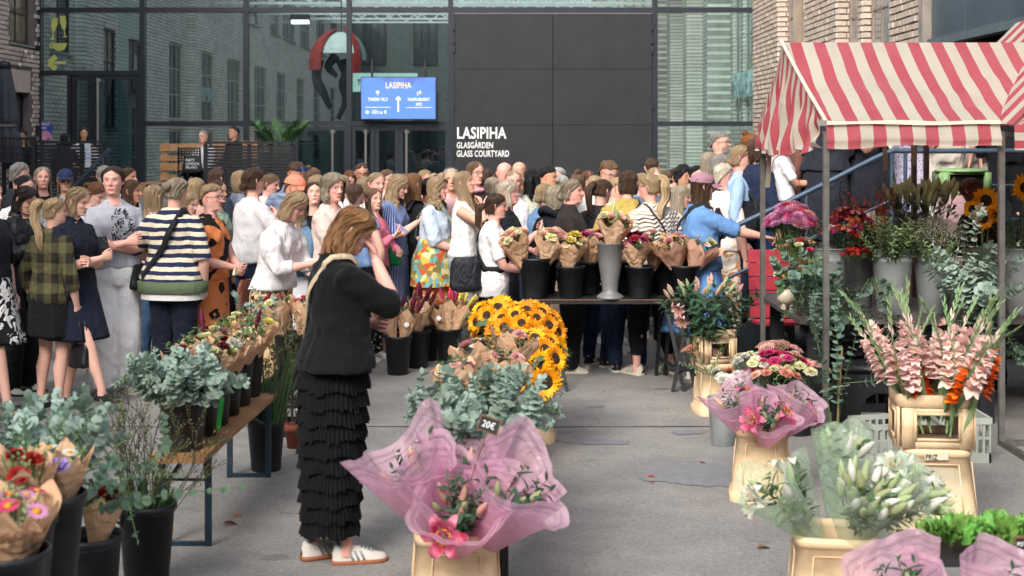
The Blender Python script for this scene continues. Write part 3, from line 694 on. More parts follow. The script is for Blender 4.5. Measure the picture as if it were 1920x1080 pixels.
            for z in np.linspace(zt,hemz,20):
                t = (zt-z)/(zt-.0); tt = (zt-z)/(zt-hemz)
                rx,ry,yo = torso_at(max(z,.90),w*(hips or 1),.016)
                rx *= 1+(flare-1)*tt**1.1; ry *= 1+(flare-1)*1.15*tt**1.1
                ry = ry+spany*.8*t; rx = rx+max(0,spanx-.1)*t*.6
                a = np.arange(n)*2*PI/n; pl_ = 1+(.045 if 'pleat' not in extra else .05)*tt*np.sin(a*(kk if 'pleat' not in extra else 26)+ph+.6*np.sin(a*2))+.02*tt*np.sin(a*19)
                rows.append(np.stack([rx*pl_*np.cos(a),yo+(legy-.0)*t*.5+ry*pl_*np.sin(a),np.full(n,z)+.006*np.sin(a*3+ph)*tt],-1))
            inner = [r*A_((.97,.97,1))+A_((0,0,.012)) for r in rows[::-4]]
            g.grid(body(np.array(rows+inner)),True)
            g.obj('skirt',bm,root)
    # ---- shoes
    for k in (0,1):
        ft_ = an[k]-A_((0,.03,.085)); q = body(ft_[None])[0]
        o = ob('shoe',shoe_mesh(shoe),root,(q[0]/1,q[1]-.035*s,q[2]-.005),(0,0,R(-8+16*k)),s)
    # ---- hair
    if hair:
        st = dict(STY[hair[1]]); hb = M(); hair_part(hb,st,rng,det); hb.setV(headx(hb.V()))
        hb.obj('hair',[HM(hair[0]),mat('hair_tie',srgb(hint) if isinstance(hint,str) else (.02,.02,.02))],root)
    for x_ in extra:
        if x_ in ('glasses','redglasses','thinglasses'):
            glasses_mesh(headx).obj('glasses',mat('frame_'+x_,{'glasses': (.03,.02,.018),'redglasses': (.35,.02,.02),'thinglasses': (.12,.10,.10)}[x_],rough=.3),root)
        if x_ == 'sunup': glasses_mesh(headx,True,True).obj('sunglasses',[mat('frame_dark',(.012,.01,.01),rough=.3),mat('lens_dark',(.01,.01,.015),rough=.08,spec=1)],root)
        if x_ == 'sunblue': glasses_mesh(headx,True,True).obj('sunglasses',[mat('frame_dark',(.012,.01,.01),rough=.3),mat('lens_blue',srgb(.10,.38,.80),rough=.1,metal=.7,spec=1)],root)
        if x_.startswith('cap:'):
            _,c1 = x_.split(':'); cm = mat('cap_'+c1[1:],srgb(c1),rough=.85,bs=300,bst=.2); c = M(); n = 36
            rows = []
            for th in np.linspace(2,84,14):
                a = np.arange(n)*2*PI/n; t = R(th); seam = 1-.006*(np.abs(np.sin(a*3)) < .12)
                rows.append(np.stack([.088*math.sin(t)**.9*np.cos(a)*seam,.004+.112*math.sin(t)**.9*np.sin(a)*seam,.030+.098*math.cos(t)+0*a],-1))
            c.grid(rows,True)
            br = []
            for q_ in np.linspace(0,1,7):
                a = np.linspace(R(-152),R(-28),17); rad = 1+.0*q_
                br.append(np.stack([np.cos(a)*(.088+.0*q_),.004+np.sin(a)*.110-(.078*q_*(.35+.65*np.sin(-a)**2)),.040-.014*q_-.030*np.cos(a)**2*(.4+.6*q_)],-1))
            br = np.array(br); c.grid(br,mi=1); c.grid((br+A_((0,0,-.006)))[::-1],mi=1); c.grid(np.stack([br[-1],br[-1]+A_((0,0,-.006))]),mi=1)
            c.raw(A_([(0,0,0)]),None); c.lathe([(0,.134),(.008,.131),(.009,.126)],8,at=(0,.004,0))
            c.setV(headx(c.V())); c.obj('cap',[cm,cm],root)
        if x_.startswith('band:'):
            c1 = x_.split(':')[1]; c = M(); a = np.linspace(R(-170),R(-10),26)
            rows = [np.stack([.0885*np.cos(a),.012+.02*(1-np.sin(-a)) - .085*np.sin(-a)*0+zz_*.6,.030+.096*np.sin(-a)-0*a],-1) for zz_ in (-.016,.016)]
            rows = [np.stack([.0885*np.cos(t_)*1.0,np.full(26,-.035+dy),.012+(.112)*np.sin(t_)],-1) for dy in (-.014,.014) for t_ in (np.linspace(0,PI,26),)]
            c.grid(rows); c.setV(headx(c.V())); c.obj('headband',mat('band_'+c1[1:],srgb(c1)),root)
        if x_.startswith('scarf:'):
            c1 = x_.split(':')[1]; c = M(); g_ = np.array([[(np.cos(a)*(.078+.022*math.cos(t)),.0+np.sin(a)*(.068+.022*math.cos(t)),1.435+.026*math.sin(t)-.03*(np.sin(a) < 0)*abs(np.sin(a))) for a in np.arange(24)*PI/12] for t in np.arange(9)*PI/4])
            g_ = g_+(noise3(g_.reshape(-1,3),60,3).reshape(9,24,1)*.008); c.grid(g_,True); c.setV(body(c.V())); c.obj('scarf',mat('scarf_'+c1[1:],srgb(c1),srgb(.9,.85,.82),ns=60,rough=.9),root)
    info = dict(root=root,s=s,X=X,D=D,z0=z0,yaw=R(yaw),el=el,wr=wrp,body=body,headx=headx,w=w,sh=sh)
    if seat:    # sit: move upper body down
        for ch in root.children:
            if ch.type == 'MESH' and ch.name.split('.')[0] in ('hair','top','glasses','sunglasses','cap','collar','scarf'): ch.location.z = -.38
            if ch.name.startswith('body'):
                me = ch.data; k_ = len(me.vertices); V = np.zeros(k_*3,np.float32); me.vertices.foreach_get('co',V); V = V.reshape(-1,3); up_ = np.zeros(k_,bool)
                up_ = (V[:,2] > .62) ; V[up_,2] -= .38; me.vertices.foreach_set('co',V.ravel()); me.update()
    PEOPLE[key] = info; return info

# ---------------------------------------------------------------- bags (things of their own, placed with the person's frame)
def bag_root(info,name,label,cat,group=None):
    return thing(name,label,cat,(info['X'],info['D'],info['z0']),info['yaw'],group)
def strap(mb,info,side=1,low=1.0,e=.036,w=.018,lowy=0,mi=0,thick=.003):
    """band from the shoulder on `side` over the torso to the other hip, front and back"""
    s = info['s']; ww = info['w']; pts = []; nr = []
    for t in np.linspace(0,2*PI,46):
        # circle parameter: 0 = on the shoulder
        u = math.cos(t); z = (1.40+low)/2+(1.40-low)/2*u; xs = side*(.10*u*1.0-(0)*.0) if u > 0 else side*.165*ww*u*1.05
        front = math.sin(t) > 0; e_ = e*(1-.72*float(sst(z,1.22,1.38)))+.004
        rx,ry,yo = torso_at(min(z,1.36),ww,e_)
        k = max(0,1-(abs(xs)/rx)**2.3)**(1/2.3); y = yo+(-1 if front else 1)*ry*k*(1 if abs(math.sin(t)) > .25 else abs(math.sin(t))/.25)
        zz = z+.02*(1 if u > .97 else 0); pts.append((xs,y,zz)); nr.append(nrm((xs/rx,(y-yo)/ry,.25 if z > 1.3 else 0)))
    P_ = A_(pts); N_ = A_(nr); T_ = np.gradient(P_,axis=0); T_ /= np.linalg.norm(T_,axis=1)[:,None]+1e-9
    S_ = np.cross(T_,N_); rows = [P_+S_*w,P_+S_*w+N_*thick,P_-S_*w+N_*thick,P_-S_*w]
    mb.grid(info['body'](np.array(rows).transpose(1,0,2)),True,mi)
def soft_bag(mb,c,size,mi=0,sag=.2,rz=0,seed=1,xf=None):
    w,d,h = size; rows = []; n = 26
    for t in np.linspace(0,1,14):
        k = (float(sst(t,-.06,.12))**.6)*(1-.25*float(sst(t,.85,1.05))); wid = (w/2)*(1-.22*t)*k; dep = (d/2)*(1-.75*t)*k
        a = np.arange(n)*2*PI/n; ca,sa = np.cos(a),np.sin(a); r = 1+.04*np.sin(a*4+seed+t*5)
        rows.append(np.stack([wid*np.sign(ca)*np.abs(ca)**.6*r,dep*np.sign(sa)*np.abs(sa)**.7*r,h*t-h/2+sag*.02*np.cos(a*3)],-1))
    V = rotz(np.array(rows),rz)+A_(c); mb.grid(xf(V) if xf else V,True,mi,caps=True)
# ================================================================ materials of the place
def asphalt():
    t = NT('asphalt'); v = t.coord('Object'); n1 = t.noise(v,.55,5,.6); n2 = t.noise(v,3.2,6,.65); n3 = t.noise(v,110,3,.7); sp = t.vor(v,190)
    col = t.ramp(n1,[(.30,srgb(.50,.495,.485)),(.50,srgb(.60,.585,.56)),(.72,srgb(.67,.645,.61))])
    col = t.mix(t.ramp(n2,[(.35,.0),(.7,.45)]),col,srgb(.40,.40,.41))
    col = t.mix(t.ramp(t.math('ADD',t.math('MULTIPLY',n3,.5),t.math('MULTIPLY',t.noise(v,38,4,.8),.5)),[(.36,.62),(.56,0.)]),col,srgb(.25,.25,.26))
    col = t.mix(t.ramp(sp,[(.0,.40),(.18,0.)]),col,srgb(.72,.70,.68))
    # damp stains (wet patches near the buckets)
    vs = t.coord('Object',(1,2.2,1)); n4 = t.noise(vs,1.15,4,.6,.6); n5 = t.noise(v,9,3,.7,.4)
    w = t.ramp(t.math('MULTIPLY_ADD',n5,.16,n4),[(.74,0.),(.77,.8)])
    w2 = t.ramp(t.math('MULTIPLY_ADD',t.noise(vs,6,3,.7),.2,t.noise(vs,2.1,3)),[(.78,0.),(.80,.6)])
    w = t.math('MAXIMUM',w,w2)
    col = t.mix(w,col,t.mix(.5,col,srgb(.27,.26,.27),'MULTIPLY'))
    t.bump(t.math('ADD',n3,t.math('MULTIPLY',n2,.6)),.45,.006)
    return t.fin(col,t.math('MULTIPLY_ADD',w,-.38,.92),0,.3)
def brick_tex(name,c1,c2,c3,mort,swap=False,sc=1.):
    t = NT(name); tc = t.node('ShaderNodeTexCoord').outputs['Object']; x,y,z = t.sep(tc)[:3]
    cmb = t.node('ShaderNodeCombineXYZ'); t.set(cmb.inputs[0],y if swap else x); t.set(cmb.inputs[1],z)
    b = t.node('ShaderNodeTexBrick',i_Vector=cmb.outputs[0],i_Scale=sc); b.inputs['Brick Width'].default_value = .27; b.inputs['Row Height'].default_value = .085
    b.inputs['Mortar Size'].default_value = .012; b.inputs['Mortar Smooth'].default_value = .2; b.inputs['Bias'].default_value = 0
    t.set(b.inputs['Color1'],c1); t.set(b.inputs['Color2'],c2); t.set(b.inputs['Mortar'],mort)
    n = t.noise(tc,1.3,5,.65); n2 = t.noise(tc,14,4)
    col = t.mix(t.ramp(n,[(.35,0.),(.72,.45)]),b.outputs[0],c3); col = t.mix(t.ramp(n2,[(.3,.25),(.7,0.)]),col,tuple(v*.5 for v in c1))
    t.bump(t.math('ADD',t.math('MULTIPLY',b.outputs[1],-1),t.math('MULTIPLY',n2,.3)),.7,.012)
    return t.fin(col,.9,0,.2)
def brick_mat(name,c1,c2,c3):
    t = NT(name); vc = t.node('ShaderNodeVertexColor',layer_name='Col').outputs[0]; v = t.coord('Object'); r = t.rnd()
    col = t.mix(r,c1,c2); col = t.mix(1.,col,vc,'MULTIPLY')
    w = t.node('ShaderNodeNewGeometry').outputs['Position']
    col = t.mix(t.ramp(t.noise(w,1.1,5,.6),[(.42,0.),(.66,.55)]),col,c3); col = t.mix(t.ramp(t.noise(w,22,4),[(.3,.35),(.6,0.)]),col,tuple(x*.55 for x in c1))
    t.bump(t.noise(w,60,4),.4,.006); return t.fin(col,.88,0,.2)
M_ASPH = asphalt()
BR_R = brick_mat('brick_cream',srgb(.80,.75,.69),srgb(.72,.66,.60),srgb(.74,.66,.60))
BR_L = brick_mat('brick_pink_grey',srgb(.84,.77,.73),srgb(.76,.69,.66),srgb(.84,.80,.76))
MORT_R = mat('mortar_red',srgb(.62,.51,.46),srgb(.56,.50,.46),ns=4,rough=.95,bs=40); MORT_L = mat('mortar_grey',srgb(.46,.42,.41),rough=.95,bs=40)
BT_L = brick_tex('brick_texture_grey',srgb(.90,.88,.84),srgb(.74,.73,.70),srgb(.93,.92,.90),srgb(.36,.36,.36),True)
BT_R = brick_tex('brick_texture_pale',srgb(.88,.85,.80),srgb(.76,.73,.68),srgb(.90,.88,.84),srgb(.42,.39,.37),True)
BT_E = brick_tex('brick_texture_end',srgb(.44,.46,.45),srgb(.38,.40,.40),srgb(.46,.48,.47),srgb(.28,.29,.29))
BT_W = brick_tex('brick_texture_painted',srgb(.74,.78,.76),srgb(.68,.73,.71),srgb(.78,.81,.79),srgb(.52,.56,.55),True)
M_FR = mat('frame_navy',(.008,.012,.020),(.013,.018,.028),rough=.42,spec=.5,bs=90,bst=.05)
M_STEEL = mat('brushed_steel',(.55,.55,.54),rough=.3,metal=.9)
M_PANEL = mat('panel_anthracite',srgb(.135,.14,.158),srgb(.095,.10,.118),rough=.55,ns=2.6,bs=260,bst=.08)
M_WHITE = mat('white_print',(.80,.80,.79),(.7,.7,.69),rough=.6); M_TAN = mat('window_tan',srgb(.60,.53,.46),srgb(.50,.44,.40),rough=.7)
M_DARKF = mat('window_brown',srgb(.27,.22,.20),rough=.6); M_WHITEF = mat('window_white',srgb(.72,.72,.68),rough=.6)
M_BLACK = mat('black_paint',(.010,.011,.014),(.02,.021,.024),rough=.5,bs=60,bst=.1); M_CONC = mat('concrete',srgb(.56,.56,.54),srgb(.46,.46,.45),rough=.9,bs=30,bst=.3)
def glass_mat(name,tint=(.78,.88,.88),refl=.14,rough=.0):
    t = NT(name); tr = t.node('ShaderNodeBsdfTransparent'); t.set(tr.inputs[0],tint); gl = t.node('ShaderNodeBsdfGlossy'); gl.inputs['Roughness'].default_value = rough
    v = t.coord('Object'); bp = t.node('ShaderNodeBump',i_Height=t.noise(v,.9,2),i_Strength=.06,i_Distance=.01); t.l.new(bp.outputs[0],gl.inputs['Normal'])
    lw = t.node('ShaderNodeLayerWeight',i_Blend=.25); f = t.math('MULTIPLY_ADD',lw.outputs['Fresnel'],.6,refl)
    mx = t.node('ShaderNodeMixShader'); t.set(mx.inputs[0],f); t.l.new(tr.outputs[0],mx.inputs[1]); t.l.new(gl.outputs[0],mx.inputs[2]); t.l.new(mx.outputs[0],t.out.inputs[0]); return t.m
M_GLASS = glass_mat('facade_glass',(.88,.97,.97),.05); M_CLEAR = glass_mat('clear_glass',(.97,.98,.98),.05); M_DOORG = glass_mat('door_glass',(.42,.55,.58),.12)
M_WGL = mat('window_dark_glass',(.035,.045,.05),(.06,.07,.075),rough=.08,spec=.8,ns=1.2); M_WPALE = mat('window_pale_glass',srgb(.60,.61,.60),srgb(.46,.47,.47),rough=.15,spec=.7,ns=2)
M_WGLR = mat('window_mid_glass',srgb(.36,.38,.38),srgb(.22,.25,.26),rough=.12,spec=.7,ns=1.5)
M_PINE = mat('pallet_pine',srgb(.72,.56,.40),srgb(.58,.43,.29),rough=.75,ns=9,bs=60,bst=.2)
FONTS = []
def text(s,size,loc,parent,m,squeeze=.66,bold=.012,ext=.004,rot=(R(90),0,0),name='lettering',align='LEFT',local=True):
    cu = bpy.data.curves.new('t','FONT'); cu.body = s; cu.size = size; cu.offset = bold*size; cu.extrude = ext; cu.align_x = align; cu.resolution_u = 3; cu.space_character = 1.03
    o = bpy.data.objects.new('t',cu); COL.objects.link(o); dg = bpy.context.evaluated_depsgraph_get(); me = bpy.data.meshes.new_from_object(o.evaluated_get(dg))
    bpy.data.objects.remove(o); me.materials.clear(); me.materials.append(m); me.name = name
    return ob(name,me,parent,loc,rot,(squeeze,1,1))
def flat(s,poly,y=0,th=.004,mi=0):
    """extruded polygon in the XZ plane facing -Y"""
    n = len(poly); V = [(x,y-th,z) for x,z in poly]+[(x,y,z) for x,z in poly]; c = np.mean(poly,0)
    V.append((c[0],y-th,c[1])); T = [(k,(k+1) % n,2*n) for k in range(n)]; Q = [(k,(k+1) % n,n+(k+1) % n,n+k) for k in range(n)]
    s.raw(V,Q,T,mi=mi); return s
# ================================================================ ground
g = M(); g.raw([(-60,-40,0),(60,-40,0),(60,120,0),(-60,120,0)],[(0,1,2,3)]); GROUND = struct(g.obj('ground',M_ASPH))
M_SEAM = mat('seam_tar',srgb(.20,.19,.19),rough=.9)
g = M()
for yy,x0,x1 in ((9.59,-4.0,1.75),(12.9,-5.6,1.2)):
    xs = np.linspace(x0,x1,60); n_ = noise3(np.stack([xs*3,xs*0+yy,xs*0],-1),2,4)*.012
    g.grid([[(x,yy+d-.006-.003*math.sin(x*7),.004) for x,d in zip(xs,n_)],[(x,yy+d+.008,.004) for x,d in zip(xs,n_)]])
g.obj('joint',M_SEAM,GROUND)
M_PATCH = mat('patch_asphalt',srgb(.50,.50,.505),srgb(.45,.45,.46),rough=.7,ns=12,bs=120,bst=.5,spec=.5)
patch_rng = np.random.RandomState(4)
def ground_patch(px,py,wx,wy,seed,z=.004):
    D = CH*F/(py-HY); cx = PX(px,D); n = 70; a = np.arange(n)*2*PI/n; q = np.stack([np.cos(a),np.sin(a),a*0+seed],-1)
    r = 1+.34*noise3(q,2.2,seed)+.20*noise3(q,6,seed+1)+.12*noise3(q,15,seed+2)+.06*noise3(q,40,seed+2)
    rx,ry = wx/2*D/F,wy/2*D*D/F/CH
    V = np.stack([cx+rx*r*np.cos(a),D+ry*r*np.sin(a),np.full(n,z)],-1); V = np.vstack([V,[[cx,D,z]]])
    m_ = M(); m_.raw(V,T=[(k,(k+1) % n,n) for k in range(n)]); return m_.obj('asphalt_patch',M_PATCH,GROUND)
for args in ((1305,888,210,44,1),(1110,827,150,14,2),(1330,772,80,10,3),(1118,762,40,7,5),(1290,812,70,7,6)): ground_patch(*args)  # darker patches in the asphalt; the largest is a repaired area
# ================================================================ brick walls
def brick_proto(L):
    b = M(); h,d,c = .036,.030,.005
    V = [(-L/2,0,-h),(L/2,0,-h),(L/2,0,h),(-L/2,0,h),(-L/2+c,-d,-h+c),(L/2-c,-d,-h+c),(L/2-c,-d,h-c),(-L/2+c,-d,h-c)]
    b.raw(V,[(4,5,6,7),(0,1,5,4),(1,2,6,5),(2,3,7,6),(3,0,4,7)]); return b
BP = {}
def lay(parent,faces,m,key,limit=300,near=True):
    """faces: (origin, u dir angle, width, z0, z1, holes[(a0,a1,z0,z1)]) -> real bricks: nearest are objects, the rest one part"""
    rr = random.Random(5); items = []
    for (ox,oy,ang,wdt,z0,z1,holes) in faces:
        row = 0; z = math.ceil(z0/.085)*.085
        while z+.04 < z1:
            a = -(row % 2)*.135*0; k = 0; x = -.07 if row % 2 else 0
            while x < wdt-.03:
                L = .26 if (row+k) % 3 else .125
                if wdt < .5: L = min(.26,wdt) if row % 2 else .125
                x0,x1 = max(x,0),min(x+L,wdt)
                if x1-x0 > .04 and not any(x1 > h[0]+.01 and x0 < h[1]-.01 and z+.036 > h[2] and z-.036 < h[3] for h in holes):
                    items.append((ox+math.cos(ang)*(x0+x1)/2,oy+math.sin(ang)*(x0+x1)/2,z,ang,x1-x0))
                x += L+.012; k += 1
            z += .085; row += 1
    items.sort(key=lambda q: (q[0]**2+q[1]**2))
    vis = [q for q in items if abs(q[0]/q[1]*F) < 970 and HY-(q[2]-CH)*F/q[1] > -8]
    ones = set(id(q) for q in vis[:limit]); rest = M()
    for q in items:
        if id(q) in ones:
            L = round(q[4]*50)/50; k_ = (key,L)
            if k_ not in BP: BP[k_] = brick_proto(L).mesh('brick',[m],smooth=False,col=True)
            ob('brick',BP[k_],parent,(q[0]+rr.uniform(-.004,.004)*math.sin(q[3]),q[1],q[2]),(rr.uniform(-.01,.01),0,q[3]),(q[4]/L,rr.uniform(.8,1.25),1))
        else:
            b = brick_proto(q[4]); dj = rr.uniform(.8,1.25); c_ = rr.uniform(.78,1.12)
            rest.merge(b,lambda V: rotz(V*A_((1,dj,1)),q[3])+A_(q[:3])); rest.c[-1] = rest.c[-1]*A_((c_,c_*rr.uniform(.95,1.02),c_*.99))
    if rest.n: stuff(rest.obj('brickwork',[m],parent,smooth=False,col=True))
def window(parent,x,y0,y1,z0,z1,side,nv=2,nh=3,fm=M_TAN,gm=M_WPALE,sill=True,name='window'):
    """window in a wall plane x=const between y0..y1; side=+1 faces +x, -1 faces -x"""
    f = M(); w = .06; s_ = side
    f.box((x-.03,y0,z0),(x+.03,y0+w,z1)); f.box((x-.03,y1-w,z0),(x+.03,y1,z1)); f.box((x-.03,y0+w,z1-w),(x+.03,y1-w,z1)); f.box((x-.03,y0+w,z0),(x+.03,y1-w,z0+w))
    for k in range(1,nv): yy = y0+(y1-y0)*k/nv; f.box((x-.022,yy-.018,z0+w),(x+.022,yy+.018,z1-w))
    for k in range(1,nh): zz = z0+(z1-z0)*k/nh; f.box((x-.02,y0+w,zz-.014),(x+.02,y1-w,zz+.014))
    o = f.obj(name,[fm],parent,smooth=False)
    p = M(); p.box((x-.006,y0+w-.01,z0+w-.01),(x+.006,y1-w+.01,z1-w+.01)); p.obj('pane',[gm],o,smooth=False)
    if sill: q = M(); q.box((x+(0 if s_ > 0 else -.16),y0-.03,z0-.04),(x+(.16 if s_ > 0 else 0),y1+.03,z0-.003)); q.obj('sill',[mat('zinc_sill',srgb(.52,.55,.55),rough=.4,metal=.3)],o,smooth=False)
    return o
XR,XL = 4.57,-8.96
# ---- right brick building (outside part)
rb = thing('brick_building','cream brick industrial building with projecting piers and tall paned windows on the right','building',(XR,16,0))
inv = lambda o: o
def sub(px,py): return (px,py)
w = M(); w.box((.24,0.02,0),(3.5,10.98,11)); w.obj('wall',[MORT_R],rb,smooth=False)
piers_r = [(0,1.3,0.03),(2.78,3.0,.06),(4.0,6.2,0.0),(8.4,10.9,0)]
faces = []
for a,b_,o_ in piers_r:
    w = M(); w.box((o_+.012,a+.012,0),(.238,b_-.01,11)); w.obj('pier',[MORT_R],rb,smooth=False)
# bricks laid in local coordinates of the building
def lay_local(parent,origin,faces,m,key,limit=300):
    ox,oy = origin; rr = random.Random(5)
    lay(parent,[(fx+ox,fy+oy,an,wd,z0,z1,h) for fx,fy,an,wd,z0,z1,h in faces],m,key,limit)
    for ch in parent.children:
        if ch.name.split('.')[0] in ('brick','brickwork') and not ch.get('_m'):
            ch.location.x -= ox; ch.location.y -= oy; ch['_m'] = 1
    for ch in parent.children:
        if '_m' in ch: del ch['_m']
fr = []
for a,b_,o_ in piers_r:
    fr.append((o_+.012,b_-.005,-PI/2,b_-a-.005,1.7,5.2,[]))
    if a > 0: fr.append((o_+.005,a+.012,0,.23-o_,1.7,5.2,[]))
lay_local(rb,(XR,16),fr,BR_R,'r',300)
q = M(); q.box((.0,-.16,0),(.24,.0,11)); q.obj('corner_pillar',[mat('render_grey',srgb(.62,.58,.54),srgb(.50,.47,.44),rough=.95,ns=5,bs=40,bst=.4)],rb,smooth=False)
for y0,y1,z0 in ((1.32,2.76,2.98),(3.02,3.98,2.98),(6.22,7.25,2.4),(7.3,8.38,2.4)):
    window(rb,.20,y0,y1,z0,5.6,-1,3,4); window(rb,.20,y0,y1,.9,z0-.12,-1,3,2,gm=M_WGLR)
q = M(); q.box((.03,7.25,0),(.238,7.29,11)); q.obj('mullion_post',[M_TAN],rb,smooth=False)
# ---- metal-clad projection on the right
cl = thing('metal_clad_overhang','blue-grey metal clad upper storey jutting out above the striped stall roof','building',(4.66,15.8,3.05))
M_CLAD = mat('cladding_blue',srgb(.36,.42,.46),srgb(.30,.35,.39),rough=.34,metal=.35,ns=1.2,spec=.6); M_CLADE = mat('cladding_edge',srgb(.44,.49,.51),rough=.4,metal=.3)
yy = 0; k = 0
for wd in (.55,.62,.62,.68,1.3,.75,.75,.8,.8,1.2,1.2,1.2):
    p = M(); d = .004*(k % 3); p.box((0+d,yy-wd+.012,0),(.05+d,yy-.006,4)); p.obj('metal_panel',[M_CLAD],cl,smooth=False)
    if k < 7:
        rv = M()
        for zz in (.22,.5): rv.lathe([(0,.004),(.012,.003),(.013,0)],8)
        rv.setV(roty(rv.V(),-PI/2)+A_((d-.001,yy-wd/2,.42))); rv.obj('rivet',[M_CLADE],cl)
    yy -= wd; k += 1
p = M(); p.box((.052,yy,.0),(3.4,0,4)); p.obj('wall',[M_CLAD],cl,smooth=False)
p = M(); p.box((-.05,yy,-.09),(.07,0,-.004)); p.obj('lower_trim',[M_CLADE],cl,smooth=False)
lw = thing('ground_floor_wall','dark recessed wall with doors beneath the metal clad overhang','wall',(5.05,15.8,0))
p = M(); p.box((0,yy,0),(3,0,2.95)); p.obj('wall',[M_PANEL],lw,smooth=False)
for k in range(6):
    p = M(); p.box((-.03,-1.2-k*1.9-.9,.9),(-.002,-1.2-k*1.9,2.85)); d_ = p.obj('door',[M_FR],lw,smooth=False)
    p = M(); p.box((-.04,-1.2-k*1.9-.8,1.1),(-.032,-1.2-k*1.9-.1,2.72)); p.obj('pane',[M_WGL],d_,smooth=False)
# ---- left brick building (outside part)
lb = thing('brick_building','pinkish grey brick building at the far left with a paned window over a glass door','building',(XL,27,0))
holes = [(.35,1.62,3.68,5.4),(.55,1.7,.95,2.78)]
w = M(); w.box((-3,-40,0),(-.02,-12,11)); w.obj('wall',[BT_L],lb,smooth=False)
w = M(); w.box((-3,-12,0),(-.012,-1.75,11)); w.box((-3,-1.75,5.4),(-.012,-.02,11)); w.box((-3,-1.75,2.78),(-.012,-.02,3.66)); w.box((-3,-.36,2.78),(-.012,-.02,5.4)); w.box((-3,-.54,0),(-.012,-.02,2.78))
w.box((-3,-1.75,0),(-.35,-.54,5.4)); w.obj('wall',[MORT_L],lb,smooth=False)
# bricks on x=0 plane facing +x : direction +pi/2 starting at y=-2.4
def lay_left():
    hs_ = [(2.4-1.62-.02,2.4-.33,3.62,5.4),(2.4-1.72,2.4-.53,.9,3.22)]
    lay_local(lb,(XL,27),[(-.012,-2.4,PI/2,2.36,.9,5.2,hs_)],BR_L,'l',300)
lay_left()
sd = M()
for k in range(9): sd.box((-.03,-1.70+k*.127,2.80),(.012+.004*(k % 2),-1.70+k*.127+.115,3.20))
sd.obj('brick_lintel',[BR_L],lb,smooth=False,col=True)
window(lb,-.14,-1.62,-.36,3.68,5.4,1,2,3,M_DARKF,mat('window_curtain',srgb(.52,.47,.40),srgb(.28,.26,.24),ns=3,rough=.2))
window(lb,-.16,-1.70,-.56,.95,2.78,1,2,1,M_FR,M_WGLR,sill=False,name='door')
ic = M(); ic.box((0.02,-.32,2.0),(.07,-.22,2.2)); ic.obj('intercom',[M_BLACK],lb,smooth=False)
# ---- covered courtyard behind the glass: left wall, right wall, end wall
ilw = thing('courtyard_wall','grey brick courtyard wall with white paned windows receding behind the left glass panes','wall',(XL,27.2,0))
def wall_with_holes(parent,x,y0,y1,z1,holes,m,side,th=.35,name='wall'):
    ys = sorted(set([y0,y1]+[h[0] for h in holes]+[h[1] for h in holes])); w = M()
    for a,b in zip(ys[:-1],ys[1:]):
        hh = sorted([h for h in holes if h[0] <= a+1e-6 and h[1] >= b-1e-6],key=lambda h: h[2]); z = 0
        for h in hh:
            if h[2] > z: w.box((x-(th if side > 0 else 0),a,z),(x+(0 if side > 0 else th),b,h[2]))
            z = h[3]
        w.box((x-(th if side > 0 else 0),a,z),(x+(0 if side > 0 else th),b,z1))
    w.box((x-(th+.05)*side,y0,0),(x-(th+.02)*side,y1,z1))
    return w.obj(name,[m],parent,smooth=False)
hl = [(.4,1.7,3.66,5.3),(4.0,5.0,2.2,4.4),(6.0,7.3,3.0,4.3),(6.3,7.3,.9,2.75)]
for a,b in ((10.0,11.5),(13.4,15.5),(17.6,19.7),(22.2,24.6),(27,29.2),(32,34.2),(37,39.5),(43,45)): hl += [(a,b,2.45,4.5),(a,b,.95,2.2)]
for a,b in ((20,23),(25.5,27.6),(28.4,31.5),(33,36),(38,41),(43,46)): hl += [(a,b,5.9,8.2)]
wall_with_holes(ilw,0,0,5.15,9.2,[h for h in hl if h[1] < 5.2],BT_L,1); wall_with_holes(ilw,.012,5.16,7.4,5.2,[h for h in hl if 5.2 < h[0] < 7.4],BT_W,1,name='painted_wall'); wall_with_holes(ilw,0,7.41,51,9.2,[h for h in hl if h[0] > 7.4],BT_L,1)
p = M(); p.box((-.35,5.16,5.2),(0,7.4,9.2)); p.obj('wall',[BT_L],ilw,smooth=False)
p = M(); p.box((.003,1.95,0),(.20,2.6,9.0)); p.box((.003,12.1,0),(.2,12.9,9.0)); p.box((.003,20.5,0),(.2,21.2,5.6)); p.obj('pier',[BT_L],ilw,smooth=False)
for a,b,z0,z1 in hl:
    up = z0 > 5; window(ilw,-.07,a,b,z0,z1,1,3 if b-a > 1.4 else 2,3 if z1-z0 > 1.4 else 2,M_DARKF if a < 6.2 else M_WHITEF,M_WGL)
text('PRUMSALI',.62,(.05,13.45,3.02),ilw,mat('sign_pale',srgb(.66,.74,.74)),.60,.01,.01,(R(90),0,R(90)),'wall_lettering')
text('A',1.15,(.06,6.25,3.14),ilw,mat('sign_grey',srgb(.60,.60,.62)),.45,.02,.01,(R(90),0,R(90)),'wall_lettering')
text('CAFFE',.62,(.06,.35,3.22),ilw,MATS['sign_pale'],.5,.0,.01,(R(90),0,R(90)),'wall_lettering')
irw = thing('courtyard_wall','pale brick courtyard wall with deep piers receding behind the right glass panes','wall',(4.68,27.2,0))
hr = []; ppos = []
y = .5
for k in range(14):
    hr += [(y+.1,y+1.1,2.2,5.0),(y+1.45,y+2.4,2.2,5.0),(y+.1,y+1.1,.4,1.85),(y+1.45,y+2.4,.4,1.85)]; ppos.append(y+2.75); y += 3.6
wall_with_holes(irw,0,0,51,9.2,hr,BT_R,-1)
for h in hr: window(irw,.08,*h,-1,2,3,M_WHITEF,M_WGL,sill=False)
for k,y in enumerate(ppos): p = M(); p.box((-.5,y,0),(-.003,y+.75,9.2)); p.obj('pier',[BT_R],irw,smooth=False)
